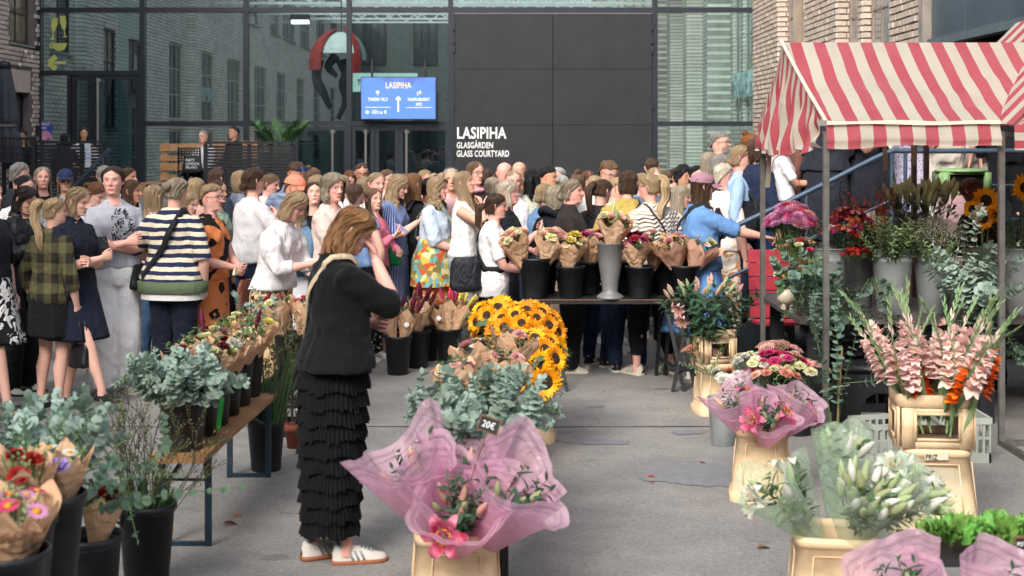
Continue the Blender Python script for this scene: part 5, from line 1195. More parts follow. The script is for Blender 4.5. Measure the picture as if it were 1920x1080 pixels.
# red slatted bench
rbn = thing('slatted_bench','bright red wooden slatted bench behind the stall table','bench',(PX(1408,12.0),11.5,0)); M_REDW = mat('red_paint',srgb(.74,.25,.30),srgb(.66,.20,.25),rough=.6,ns=7,bs=30,bst=.15)
for k in range(4): p = M(); y = .02+.125*k; p.box((0,y,.43-.01*k),(1.48,y+.117,.452-.01*k)); p.obj('slat',[M_REDW],rbn,smooth=False)
for k in range(5): p = M(); z = .43+.115*k; y = .55+.022*k; p.box((0,y,z),(1.48,y+.022,z+.107)); p.obj('slat',[M_REDW],rbn,smooth=False)
for x in (.25,1.25): p = M(); p.bar((x,.05,0),(x,.05,.43),.05,.05); p.bar((x,.5,0),(x,.5,.41),.05,.05); p.bar((x,.05,.38),(x,.55,.36),.05,.04); p.bar((x,.60,.36),(x,.70,.99),.05,.04); p.obj('leg_frame',[M_BLACK],rbn,smooth=False)
# unseen building added behind the camera to darken the glass reflections
bk = thing('brick_building','unseen brick building added opposite the glass wall to darken its reflections','building',(0,-22,0)); p = M(); p.box((-34,-3,0),(34,0,15)); p.obj('wall',[BT_E],bk,smooth=False)
for x in range(-33,32,3):
    for z in (1.2,4.6,8.0): p = M(); p.box((x,.003,z),(x+1.6,.06,z+2.2)); p.obj('window',[M_WGL],bk,smooth=False)
# ================================================================ plants and flowers
def leaf_mat(name,c1,c2,rough=.55,trans=.25,vary=.35): return mat(name,c1,c2,rough=rough,ns=14,trans=trans,vary=vary,bs=40,bst=.1)
L_EUC = leaf_mat('leaf_eucalyptus',srgb(.62,.69,.63),srgb(.47,.57,.51),.6,.15,.5); L_EUCD = leaf_mat('leaf_eucalyptus_deep',srgb(.42,.52,.43),srgb(.33,.43,.37),.6,.15,.45)
L_GRN = leaf_mat('leaf_green',srgb(.33,.44,.28),srgb(.24,.35,.21)); L_DRK = leaf_mat('leaf_dark',srgb(.21,.33,.22),srgb(.15,.25,.17),.45,.12)
L_LITE = leaf_mat('leaf_light',srgb(.58,.67,.48),srgb(.46,.57,.38)); L_LET = leaf_mat('leaf_lettuce',srgb(.52,.70,.34),srgb(.38,.60,.26)); L_OLV = leaf_mat('leaf_olive',srgb(.40,.44,.26),srgb(.28,.33,.18))
M_STEM = mat('stem_green',srgb(.36,.46,.26),rough=.6,ns=20); M_TWIG = mat('twig_brown',srgb(.32,.25,.20),srgb(.24,.19,.15),rough=.8,ns=20)
def petal_mat(n,a,b=None,rough=.55): return mat('petal_'+n,srgb(a),srgb(b) if b else None,rough=rough,ns=22,trans=.3,vary=.25)
PM = {'peach': petal_mat('peach','#e8b8a4','#eccdbb'),'pinkp': petal_mat('pink','#e0a0a0','#edc4bd'),'magenta': petal_mat('magenta','#b8345e','#93244c'),'red': petal_mat('red','#a81a2c','#8a1220'),'orange': petal_mat('orange','#ee6c24','#e08030'),
      'yellow': petal_mat('yellow','#fbbb1c','#f2a010'),'white': petal_mat('white','#e6e4da','#d4d4c4'),'cream': petal_mat('cream','#e6e0b8','#d8d6a0'),'lilac': petal_mat('lilac','#dba0c2','#c883ad'),'hot': petal_mat('hot_pink','#dc4a78','#c43a68'),
      'burg': petal_mat('burgundy','#5e1428','#7c1c34'),'salmon': petal_mat('salmon','#dc9c80','#c98672'),'sedum': petal_mat('sedum','#c09080','#b4826e'),'lilyp': petal_mat('lily_pink','#b42a5c','#e296b4'),'violet': petal_mat('violet','#8f7cc0','#a898cc'),'gladp': petal_mat('glad_pink','#f4cbc2','#f6ddd4'),'lemon': petal_mat('lemon','#e8d860','#f0e088'),'gorange': petal_mat('glad_orange','#f0641a','#f47c2c')}
M_SEED = mat('sunflower_centre',(.018,.010,.006),(.06,.03,.012),rough=.95,ns=70,bs=200,bst=.8); M_BUDG = petal_mat('bud_green','#a9b988','#c2c79a'); M_BUDP = petal_mat('bud_pink','#d79a92','#c9c09a'); M_POL = mat('pollen',srgb(.80,.55,.15),rough=.9)
def leafq(mb,p,d,up,L,w,mi=0,curl=.2,k=3,tip=1.,fold=.15,round_=False):
    """one leaf blade starting at p along d"""
    d = nrm(d); s_ = nrm(np.cross(d,up)); u = np.cross(s_,d); rows = []
    ts = np.linspace(0,1,k+1)
    for t in ts:
        ww = w*(math.sin(PI*min(.98,max(.06,t**(.75 if not round_ else .9))))**(.75 if not round_ else .5)); c_ = A_(p)+d*L*t-u*curl*L*t*t
        rows.append([c_-s_*ww+u*fold*ww,c_,c_+s_*ww+u*fold*ww])
    mb.grid(rows,mi=mi)
MESH = {}
def cache(fn):
    def f(*a,**k):
        key = (fn.__name__,)+a+tuple(sorted(k.items()))
        if key not in MESH: MESH[key] = fn(*a,**k)
        return MESH[key]
    return f
@cache
def euc_sprig(seed,L=.45,r=.022,pairs=12,deep=False,droop=.15):
    g = random.Random(seed); mb = M(); a = g.uniform(0,6.28); P_ = bez([(0,0,0),(.04*math.cos(a)*L,.04*math.sin(a)*L,L*.4),(.12*math.cos(a)*L,.12*math.sin(a)*L,L*.75),(droop*2*math.cos(a)*L,droop*2*math.sin(a)*L,L*(1-droop*.5))],5)
    mb.tube(P_,list(np.linspace(.0028,.0012,len(P_))),5,mi=1); m_ = len(P_)
    for k in range(pairs):
        t = .18+.82*(k+.5)/pairs; i = t*(m_-1); p = A_([np.interp(i,range(m_),P_[:,j]) for j in range(3)]); T = nrm(P_[min(m_-1,int(i)+1)]-P_[max(0,int(i)-1)])
        b = g.uniform(0,PI)+k*PI/2; rr = r*(1-.45*t)*g.uniform(.8,1.2)
        for s_ in (0,PI):
            o = nrm(np.cross(T,(math.cos(b+s_),math.sin(b+s_),.2))); d = nrm(o+T*g.uniform(.15,.7)+A_((0,0,g.uniform(-.2,.2)))); leafq(mb,p,d,T*.9+o*g.uniform(-.5,.5),rr*2.1,rr*1.18,0,g.uniform(-.2,.3),4,fold=g.uniform(-.1,.3),round_=True)
    leafq(mb,P_[-1],(P_[-1]-P_[-2]),(1,0,0),r,r*.4,0)
    return mb.mesh('stem',[L_EUCD if deep else L_EUC,M_STEM])
@cache
def leafy_sprig(seed,L=.4,ll=.07,lw=.014,n=14,m='L_GRN',up=.8,start=.15):
    g = random.Random(seed); mb = M(); a = g.uniform(0,6.28); b = g.uniform(.03,.14)*L; P_ = bez([(0,0,0),(b*.2*math.cos(a),b*.2*math.sin(a),L*.5),(b*math.cos(a),b*math.sin(a),L)],6); mb.tube(P_,list(np.linspace(.003,.0015,len(P_))),5,mi=1); m_ = len(P_)
    for k in range(n):
        t = start+(1-start)*(k+.5)/n; i = t*(m_-1); p = A_([np.interp(i,range(m_),P_[:,j]) for j in range(3)]); c = k*2.4+g.uniform(-.3,.3); l_ = ll*(1-.35*t)*g.uniform(.75,1.25)
        leafq(mb,p,(math.cos(c),math.sin(c),up+g.uniform(-.3,.3)),(0,0,1),l_,lw*g.uniform(.8,1.2),0,g.uniform(.0,.5),4)
    return mb.mesh('stem',[globals()[m],M_STEM])
def flower_geo(kind,mb,g):
    if kind in ('rose','ball','carn'):
        R0,layers,mm = {'rose': (.030,5,0),'ball': (.032,6,0),'carn': (.030,6,0)}[kind]
        for l in range(layers):
            t = l/(layers-1); n = int(4+5*t); 
            for k in range(n):
                a = k*2*PI/n+l*1.1+g.uniform(-.2,.2); tilt = lerp(t,[0,1],[.12,1.0 if kind == 'rose' else 1.25]); Lp = R0*(.75+.45*t)*g.uniform(.9,1.1); wv = R0*(.55 if kind == 'rose' else .42)
                d = A_((math.cos(a)*math.sin(tilt),math.sin(a)*math.sin(tilt),math.cos(tilt))); s_ = A_((-math.sin(a),math.cos(a),0)); u = np.cross(s_,d); rows = []
                for q in (0,.4,.75,1):
                    w_ = wv*(.35+.65*math.sin(PI*min(q*.62+.1,.6)))
                    ru = .0 if kind == 'rose' else R0*.16*(q > .6)
                    c_ = d*Lp*q+u*R0*(.35*(q*(1-q))*4*.35-.0)*(-1)+A_((0,0,-.004*t)); c_ = c_+d*0+(-u*R0*.28*(q**3) if kind == 'rose' else 0)
                    rows.append([c_-s_*w_+u*.25*w_+d*ru*g.uniform(-1,1),c_-s_*w_*.4+d*ru*g.uniform(-1,1),c_+s_*w_*.4+d*ru*g.uniform(-1,1),c_+s_*w_+u*.25*w_+d*ru*g.uniform(-1,1)])
                mb.grid(rows,mi=0)
        mb.lathe([(0,-.012),(.010,-.006),(.013,.006),(.008,.012)],8,mi=1)
    elif kind == 'mum':
        for l in range(5):
            n = (6,9,12,14,14)[l]; 
            for k in range(n):
                a = k*2*PI/n+l*.5; tilt = .2+l*.32; d = A_((math.cos(a)*math.sin(tilt),math.sin(a)*math.sin(tilt),math.cos(tilt))); leafq(mb,d*.006,d,(0,0,1) if l > 2 else (math.cos(a),math.sin(a),-.5),.026+.003*l,.0055,0,-.25,2,fold=.4)
        mb.lathe([(0,-.01),(.01,-.004),(.008,.008)],7,mi=1)
    elif kind == 'daisy':
        for k in range(16): a = k*PI/8; leafq(mb,(math.cos(a)*.006,math.sin(a)*.006,0),(math.cos(a),math.sin(a),.25),(0,0,1),.024,.0055,0,.15,2)
        mb.lathe([(.010,-.002),(.011,.003),(.006,.007),(0,.008)],10,mi=2)
    elif kind == 'lily':
        for k in range(6):
            a = k*PI/3; w_ = .019 if k % 2 else .024; rows = []
            for q in np.linspace(0,1,8):
                rr = .012+.070*q**.9; z = .055*math.sin(q*PI*.62)+.01; ww = w_*math.sin(PI*min(.97,max(.06,.15+q*.82)))**.8; s_ = A_((-math.sin(a),math.cos(a),0)); c_ = A_((math.cos(a)*rr,math.sin(a)*rr,z-.05*max(0,q-.7)*1.5)); cu = A_((0,0,1))*ww*.35*(1-q)
                rows.append([c_-s_*ww+cu+A_((0,0,.003*math.sin(q*20))),c_-s_*ww*.45,c_-A_((0,0,.003)),c_+s_*ww*.45,c_+s_*ww+cu-A_((0,0,.003*math.sin(q*17)))])
            mb.grid(rows,mi=0)
        for k in range(6): a = k*PI/3+.4; mb.tube([(0,0,.01),(math.cos(a)*.012,math.sin(a)*.012,.04),(math.cos(a)*.024,math.sin(a)*.024,.062)],.0012,4,mi=1); c_ = A_((math.cos(a)*.024,math.sin(a)*.024,.062)); mb.tube([c_-A_((math.sin(a)*-.008,math.cos(a)*.008,0)),c_+A_((math.sin(a)*-.008,math.cos(a)*.008,0))],.0028,5,mi=2)
        mb.tube([(0,0,.0),(0,0,.07)],[.002,.003],5,mi=1); mb.tube([(0,0,-.05),(0,0,.012)],[.004,.013],8,mi=0)
    elif kind == 'bud':
        P_ = [(0,0,t) for t in (0,.012,.035,.06,.08,.092)]; T = tube(P_,[.004,.009,.0145,.0135,.007,.0012],9); T = T*A_((1,1,1))+A_((1,0,0))*((T[...,2:3])**2*1.6); k = np.arange(9); mb.grid(T*(1+0*.08*np.cos(k*2.09)[None,:,None]),True,mi=0); mb.tube([(0,0,-.05),(0,0,.004)],.0025,5,mi=1)
    elif kind == 'plume':
        P_ = bez([(0,0,0),(.004,0,.05),(.012,.004,.10),(.02,.01,.15)],5); T = tube(P_,[.012*math.sin(PI*(.15+.82*t))+.002 for t in np.linspace(0,1,len(P_))],9); k = np.arange(9); i = np.arange(len(P_))[:,None]; ctr = T.mean(1,keepdims=True); T = ctr+(T-ctr)*(1+.35*np.sin(k*2.3+i*2.1))[...,None]; mb.grid(T,True,mi=0)
        for k in range(26): t = g.random(); p = P_[int(t*(len(P_)-1))]; a = g.uniform(0,6.28); leafq(mb,p,(math.cos(a),math.sin(a),.9),(0,0,1),.018,.004,0,.1,2)
    elif kind == 'sedum':
        for k in range(70):
            r = .055*math.sqrt(k/70); a = k*2.4; c_ = A_((r*math.cos(a),r*math.sin(a),.018-.30*r*r/.055+g.uniform(-.003,.003))); s_ = g.uniform(.0045,.0075)
            V = A_([(1,0,0),(0,1,0),(-1,0,0),(0,-1,0),(0,0,1),(0,0,-1)])*s_+c_; mb.raw(V,T=[(0,1,4),(1,2,4),(2,3,4),(3,0,4),(1,0,5),(2,1,5),(3,2,5),(0,3,5)],mi=0)
        for k in range(12): a = k*.52; mb.tube([(0,0,-.07),(.03*math.cos(a),.03*math.sin(a),0)],.0015,4,mi=1)
    elif kind == 'alst':
        for f in range(4):
            b = f*1.57+.4; o = A_((math.cos(b)*.026,math.sin(b)*.026,g.uniform(-.01,.01)))
            for k in range(6): a = k*PI/3; d = A_((math.cos(a)*.7,math.sin(a)*.7,.8)); leafq(mb,o,d+A_((math.cos(b),math.sin(b),0))*.4,(0,0,1),.030,.0095,0,.25,3)
            mb.tube([(0,0,-.04),tuple(o)],.0018,4,mi=1)
    elif kind == 'gyp':
        for k in range(70):
            v = nrm((g.gauss(0,1),g.gauss(0,1),abs(g.gauss(0,1))+.1))*.085*g.random()**.4; s_ = g.uniform(.002,.0042); V = A_([(1,0,0),(0,1,0),(-1,0,0),(0,-1,0),(0,0,1),(0,0,-1)])*s_+v; mb.raw(V,T=[(0,1,4),(1,2,4),(2,3,4),(3,0,4),(1,0,5),(2,1,5),(3,2,5),(0,3,5)],mi=0)
            if k % 3 == 0: mb.tube([(0,0,-.03),tuple(v)],.0006,3,mi=1)
FM = {}
@cache
def flower(kind,col,seed=0):
    mb = M(); flower_geo(kind,mb,random.Random(seed*13+7)); m0 = PM.get(col) or {'budg': M_BUDG,'budp': M_BUDP}[col]
    return mb.mesh('flower',[m0,M_STEM,M_POL])
@cache
def sun_petals(seed):
    mb = M(); g = random.Random(seed)
    for l in range(3):
        n = 19
        for k in range(n):
            a = (k+l*.37)*2*PI/n+g.uniform(-.06,.06); d = (math.cos(a),math.sin(a),.12+.30*(l)+g.uniform(-.25,.2)); leafq(mb,(math.cos(a)*.022,math.sin(a)*.022,.002*l),d,(0,0,1),g.uniform(.038,.052)*(1-.1*l),.0095,0,g.uniform(-.25,.3),3,fold=.3)
    mb.lathe([(0,-.012),(.022,-.008),(.030,.0)],12,mi=1); return mb.mesh('flower_head',[PM['yellow'],L_GRN])
@cache
def sun_centre(): mb = M(); mb.lathe([(.030,-.001),(.030,.006),(.024,.012),(.012,.009),(0,.007)],18); return mb.mesh('seed_disc',[M_SEED])
@cache
def glad_spike(seed,col):
    g = random.Random(seed); mb = M(); L = .58; b = g.uniform(.06,.17); a0 = g.uniform(0,6.28)
    P_ = bez([(0,0,0),(0,0,.22),(b*.35,0,.42),(b,0,L)],6); P_ = rotz(P_,a0); mb.tube(P_,list(np.linspace(.006,.002,len(P_))),6,mi=1); m_ = len(P_)
    sd = rotz(A_((0,1,0)),a0)
    for k in range(19):
        t = .32+.68*k/18; i = t*(m_-1); p = A_([np.interp(i,range(m_),P_[:,j]) for j in range(3)]); T = nrm(P_[min(m_-1,int(i)+1)]-P_[max(0,int(i)-1)]); s_ = sd*(1 if k % 2 else -1)+rotz(A_((-.5,0,0)),a0)*.6
        if k < 10:
            c_ = p+s_*.018; f = 1.2-.06*k
            for q in range(6):
                aa = q*PI/3; u = nrm(np.cross(T,s_)); d = nrm(s_*.9+T*.7+(u*math.cos(aa)+T*math.sin(aa))*.85); leafq(mb,c_,d,T,.050*f,.020*f,0,g.uniform(-.3,.4),4,fold=g.uniform(0,.4))
        leafq(mb,p,T*1.4+s_*(.5 if k < 12 else .35),s_,.052*(1.1-.5*t),.0065,1,-.15,3); 
        if k >= 10: mb.tube([p,p+T*.02+s_*.008,p+T*.045+s_*.010],[.003,.0055,.001],6,mi=1 if k > 11 else 0)
    for k in range(3): a = g.uniform(0,6.28); leafq(mb,(0,0,.02),(math.cos(a)*.15,math.sin(a)*.15,1),(math.cos(a),math.sin(a),0),.3,.012,1,.1,5)
    return mb.mesh('stem',[PM[col],L_LITE])
@cache
def croco(seed):
    g = random.Random(seed); mb = M(); P_ = bez([(0,0,0),(.01,0,.2),(.04,0,.32),(.10,0,.38)],6); mb.tube(P_,.0018,4,mi=1); m_ = len(P_)
    for k in range(13):
        p = P_[int((.45+.55*k/13)*(m_-1))]; s_ = A_((.5,1 if k % 2 else -1,.4)); e = p+nrm(s_)*.022; mb.tube([p,e],.001,3,mi=1)
        for q in range(5): a = q*1.256; leafq(mb,e,s_+A_((math.cos(a),math.sin(a),.3))*.7,(0,0,1),.022*(1.15-.06*k),.005,0,.2,2)
    return mb.mesh('stem',[PM['orange'],L_GRN])
@cache
def twig(seed,L=.5):
    g = random.Random(seed); mb = M()
    def br(p,d,l,r,dep):
        pts = [A_(p)]; dd = nrm(d)
        for i in range(6): dd = nrm(dd+A_((g.gauss(0,.11),g.gauss(0,.11),g.gauss(.02,.06)))); pts.append(pts[-1]+dd*l/6)
        mb.tube(pts,list(np.linspace(r,r*.45,7)),4,mi=1,caps=False)
        for i in range(1,7):
            for _ in range(2 if dep else 1):
                a = g.uniform(0,6.28); leafq(mb,pts[i]*(.6)+pts[i-1]*.4,dd+A_((math.cos(a),math.sin(a),g.uniform(-.2,.5)))*.9,(0,0,1),g.uniform(.008,.017),.0045,0,.2,2)
        if dep < 2:
            for i in (2,3,4,5): a = g.uniform(0,6.28); br(pts[i],dd+A_((math.cos(a),math.sin(a),.2))*.75,l*g.uniform(.3,.5),r*.55,dep+1)
    br((0,0,0),(g.uniform(-.25,.25),g.uniform(-.25,.25),1),L,.0035,0)
    return mb.mesh('stem',[L_OLV,M_TWIG])
@cache
def grass_tuft(seed,L=.4,w=.006,n=16,m='L_GRN',spread=.35):
    g = random.Random(seed); mb = M()
    for k in range(n): a = g.uniform(0,6.28); s_ = g.uniform(.05,spread); leafq(mb,(g.uniform(-.03,.03),g.uniform(-.03,.03),0),(math.cos(a)*s_,math.sin(a)*s_,1),(math.cos(a),math.sin(a),.1),L*g.uniform(.6,1.1),w,0,g.uniform(.0,.3),5)
    return mb.mesh('leaf_tuft',[globals()[m]])
@cache
def lettuce_leaf(seed):
    g = random.Random(seed); mb = M(); rows = []
    for t in np.linspace(0,1,7):
        w_ = .035*math.sin(PI*(.12+.6*t)); rows.append([(x*w_,.02*t*t+.012*math.sin(x*7+t*9+seed)*t,.075*t+.014*math.sin(x*9+seed)*t) for x in np.linspace(-1,1,11)])
    mb.grid(rows); return mb.mesh('leaf',[L_LET])
# ---- containers
M_BUCK = mat('bucket_black',(.008,.009,.012),(.026,.029,.034),rough=.46,ns=7,bs=25,bst=.12,stops=(.48,.75)); M_ZINC = mat('zinc',srgb(.68,.69,.69),srgb(.54,.56,.57),rough=.42,metal=.35,ns=5,bs=12,bst=.12); M_ZLT = mat('zinc_light',srgb(.52,.52,.51),srgb(.46,.46,.46),rough=.55,metal=.35,ns=9,bs=30,bst=.15)
M_CRATE = mat('crate_cream',srgb(.86,.75,.60),srgb(.68,.56,.43),rough=.55,ns=7,bs=60,bst=.12,stops=(.50,.80)); M_CRATED = mat('crate_orange',srgb(.78,.55,.32),rough=.6); M_TERRA = mat('terracotta',srgb(.58,.30,.21),srgb(.50,.26,.19),rough=.85); M_SOIL = mat('soil',(.03,.022,.016),rough=1,bs=60,bst=.8)
@cache
def bucket_mesh(kind,h,r):
    mb = M(); rb_ = r*.70
    if kind == 'zinc': prof = [(0,.0),(rb_,0),(rb_+.003,.004),(r*.93,h*.80),(r*.95,h*.81),(r*.95,h*.83),(r*.94,h*.84),(r*.985,h*.985),(r*1.03,h*.99),(r*1.03,h),(r*.98,h),(r*.93,h*.84),(rb_*.95,.02),(0,.02)]
    elif kind == 'vase': prof = [(0,0),(r*1.0,0),(r*1.02,.010),(r*.92,.022),(r*.60,.045),(r*.56,.06),(r*.62,.12),(r*.80,h*.55),(r*.97,h*.985),(r*1.0,h*.99),(r*1.0,h),(r*.95,h),(r*.8,h*.6),(0,h*.6)]
    elif kind == 'terra': prof = [(0,0),(r*.68,0),(r*.88,h*.72),(r*.98,h*.72),(r,h),(r*.9,h),(r*.86,h*.85),(0,h*.85)]
    else: prof = [(0,0),(rb_,0),(rb_+.004,.006),(r*.76,h*.25),(r*.775,h*.255),(r*.925,h*.93),(r*1.0,h*.935),(r*1.01,h*.96),(r*1.0,h),(r*.95,h),(r*.93,h*.94),(rb_*.96,.015),(0,.015)]
    mb.lathe(prof,32); return mb.mesh('bucket',[{'zinc': M_ZINC,'vase': M_ZLT,'terra': M_TERRA,'black': M_BUCK}[kind]])
def bucket(label,x,y,z,h=.31,r=.125,kind='black',group=None,cat='bucket',name=None):
    name = name or {'black': 'flower_bucket','zinc': 'zinc_bucket','vase': 'zinc_vase','terra': 'clay_pot'}[kind]
    return thing(name,label,cat,(x,y,z),random.uniform(-1,1),group,bucket_mesh(kind,h,r))
def rring(w,d,z,n=40,p=5.):
    a = np.arange(n)*2*PI/n+PI/n; ca,sa = np.cos(a),np.sin(a); return np.stack([w/2*np.sign(ca)*np.abs(ca)**(2/p),d/2*np.sign(sa)*np.abs(sa)**(2/p),np.full(n,z)],-1)
def crate_stand(parent,h=.38,w=.25,d=.25,fl=.30):
    """tapered tub, wider at the foot, recessed panels and a stepped foot"""
    mb = M(); mb.grid([rring(fl+.03,fl+.03,.0),rring(fl+.035,fl+.035,.05),rring(fl+.005,fl+.005,.058),rring(w+.01,d+.01,h-.04),rring(w+.025,d+.025,h-.038),rring(w+.025,d+.025,h),rring(w-.005,d-.005,h),rring(w-.02,d-.02,h-.03),rring(fl-.02,fl-.02,.03)],True)
    o = mb.obj('tub',[M_CRATE],parent)
    for k in range(4):
        p = M(); W0,W1 = fl*.30,w*.30; y0,y1 = -(fl/2+.0005),-(w/2+.007); zb,zt = .10,h-.07; th = .012
        def q(x,z): t = (z-zb)/(zt-zb); f = (z-.058)/(h-.098); return (x,-((fl+.005)/2*(1-f)+(w+.01)/2*f)-.0015,z)
        for (xa,za,xb,zb_) in ((-W0,zb,-W1,zt),(W0,zb,W1,zt),(-W0,zb,W0,zb),(-W1,zt,W1,zt)): p.bar(q(xa,za),q(xb,zb_),.005,.006)
        p.obj('panel_rib',[M_CRATE],parent,rot=(0,0,k*PI/2))
    return o
def crate_collar(parent,z0,h=.26,w=.33,d=.27):
    """rectangular collar with a rim and a rounded hand window in each side"""
    mb = M(); t = .012; rim = .06
    mb.grid([rring(w+.03,d+.03,h),rring(w+.04,d+.04,h-.01),rring(w+.036,d+.036,h-rim),rring(w+.012,d+.012,h-rim-.004),rring(w-.01,d-.01,h-rim-.006),rring(w+.0,d+.0,h)],True); 
    for s_ in (0,1):
        W_,D_ = (w,d) if s_ == 0 else (d,w)
        for sg_ in (-1,1):
            ww = W_*.30; z1,z2 = .045,h-rim-.03
            B_ = M()
            for lo,hi in (((-W_/2+.006,-D_/2-t,0),(-ww,-D_/2,h-rim-.003)),((ww,-D_/2-t,0),(W_/2-.006,-D_/2,h-rim-.003)),((-ww,-D_/2-t,0),(ww,-D_/2,z1)),((-ww,-D_/2-t,z2),(ww,-D_/2,h-rim-.003))): B_.box(lo,hi)
            for x in (-ww,ww): B_.box((x-.007,-D_/2-t-.006,z1-.008),(x+.007,-D_/2-t-.0005,z2+.008))
            for z in (z1,z2): B_.box((-ww+.008,-D_/2-t-.006,z-.007),(ww-.008,-D_/2-t-.0005,z+.007))
            mb.merge(B_,lambda V: rotz(V,s_*PI/2+(0 if sg_ < 0 else PI)))
    mb.grid([rring(w-.02,d-.02,.0),rring(w-.02,d-.02,.012)],True,caps=True)
    return mb.obj('collar',[M_CRATE],parent,(0,0,z0))
# ---- wrapped bouquets
def kraft_mat():
    t = NT('kraft_paper'); v = t.coord('Object'); r = t.rnd(); c = t.mix(r,srgb(.87,.70,.55),srgb(.91,.76,.62)); n = t.noise(v,9,3,.5,1.0); f = t.vor(t.coord('Object',(13,13,9)),1,'DISTANCE_TO_EDGE')
    c = t.mix(t.ramp(t.noise(v,90,3),[(.3,.2),(.7,0.)]),c,srgb(.6,.42,.30)); b = t.bump(n,.9,.03); t.bump(t.ramp(f,[(0,0.),(.12,1.)]),.25,.01,b); m_ = t.fin(c,.82,0,.25)
    td = t.node('ShaderNodeBsdfTranslucent'); t.set(td.inputs[0],c); mx = t.node('ShaderNodeMixShader'); mx.inputs[0].default_value = .18; t.l.new(t.b.outputs[0],mx.inputs[1]); t.l.new(td.outputs[0],mx.inputs[2]); t.l.new(mx.outputs[0],t.out.inputs[0]); return m_
M_KRAFT = kraft_mat(); M_KPINK = mat('paper_peach',srgb(.88,.70,.60),srgb(.84,.64,.53),rough=.8,ns=6,bs=10,bst=.5,bd=.02,trans=.2)
@cache
def wrap_mesh(seed,R_=.13,H=.26,peaks=5,mat_='k',flare=1.):
    g = random.Random(seed); mb = M(); n = 60
    for layer in range(2):
        ph = g.uniform(0,6.28); rows = []; pk = peaks+layer
        for t in np.linspace(0,1,10):
            a = np.arange(n)*2*PI/n; saw = 2*np.abs(((a*pk/(2*PI)+ph) % 1)-.5); amp = (saw**1.1-.4)*.35*sst(t,.55,1)
            r = (.030+(R_-.030)*t**1.3)*(1+.05*np.sin(a*3+ph)+.05*np.sin(a*7+ph*2+t*2))*(1+.16*(saw-.4)*t)*flare**t; r = r-.010*layer
            z = H*t*(1+amp)-.02*layer+.004*np.sin(a*9+t*7); rows.append(np.stack([r*np.cos(a),r*np.sin(a),z],-1))
        rows = np.array(rows); d = noise3(rows.reshape(-1,3),38,seed).reshape(10,n,1)*.005; rows = rows*(1+d*3); mb.grid(rows,True)
    mb.tube([(0,0,-.09),(0,0,.02)],[.018,.028],10,mi=1)
    return mb.mesh('paper_wrap',[M_KRAFT if mat_ == 'k' else M_KPINK,M_STEM])
def tilt_mat(tx,ty,rz): return (tx,ty,rz)
def put(me,parent,p,d,roll=0,sc=1.,name=None):
    q = Vector(d).to_track_quat('Z','Y').to_euler(); o = ob(name or me.name.split('.')[0],me,parent,p,tuple(q),sc)
    o.rotation_euler.rotate_axis('Z',roll); return o
def bouquet(label,x,y,z,tilt=(0,0),flowers=(('rose','peach',9),),R_=.12,H=.25,mat_='k',seed=1,greens='leafy',ng=8,group=None,sc=1.,dome=.05,name='wrapped_bouquet',cat='bouquet',sticker=False):
    g = random.Random(seed*77+5); root = thing(name,label,cat,(x,y,z),0,group); root.rotation_euler = (R(tilt[0]),R(tilt[1]),g.uniform(0,6)); root.rotation_euler = (R(tilt[0]),R(tilt[1]),0)
    w_ = ob('paper_wrap',wrap_mesh(seed % 5,R_,H,5,mat_),root,(0,0,0),(0,0,g.uniform(0,6.28)))
    if sticker: s_ = M(); s_.lathe([(0,.003),(.02,.002),(.021,0)],14); V = rotx(s_.V(),R(90)); s_.setV(V); s_.obj('sticker',[M_WHITE],w_,tuple(rotz(A_((0,-R_*.83,H*.62)),-w_.rotation_euler.z)),(R(-18),0,-w_.rotation_euler.z))
    tot = sum(f[2] for f in flowers); k = 0; order = [f for f in flowers for _ in range(f[2])]; g.shuffle(order)
    for f in order:
        rr = R_*.80*math.sqrt((k+.5)/tot); a = k*2.4+g.uniform(-.3,.3); d = A_((math.cos(a)*rr*4.2,math.sin(a)*rr*4.2,1)); p = A_((rr*math.cos(a),rr*math.sin(a),H*.94+dome*(1-(rr/R_)**2)+g.uniform(-.012,.015)))
        put(flower(f[0],f[1],g.randint(0,2)),root,p,d,g.uniform(0,6),sc*g.uniform(.8,1.15),'flower'); k += 1
    for k in range(ng):
        a = g.uniform(0,6.28); rr = R_*g.uniform(.2,.85)
        me = leafy_sprig(g.randint(0,3),.17,.05,.009,10) if greens == 'leafy' else euc_sprig(g.randint(0,3),.2,.014,7) if greens == 'euc' else leafy_sprig(g.randint(0,3),.16,.022,.006,14,'L_LITE')
        put(me,root,(rr*.5*math.cos(a),rr*.5*math.sin(a),H*.50),(math.cos(a)*rr*3.5,math.sin(a)*rr*3.5,1),g.uniform(0,6),1,'stem')
    return root
def bunch(label,x,y,z,meshes,n,spread=.5,r0=.05,name='flower_bunch',cat='flowers',group=None,seed=1,sc=(.85,1.15),rise=0,dirbias=(0,0),part='stem'):
    g = random.Random(seed); root = thing(name,label,cat,(x,y,z),0,group)
    for k in range(n):
        a = k*2.4+g.uniform(-.3,.3); s_ = spread*math.sqrt((k+.5)/n); rr = r0*math.sqrt((k+.5)/n)
        put(meshes[k % len(meshes)],root,(rr*math.cos(a),rr*math.sin(a),rise*g.random()),(s_*math.cos(a)+dirbias[0],s_*math.sin(a)+dirbias[1],1-.25*s_*s_),g.uniform(0,6.28),g.uniform(*sc),part)
    return root
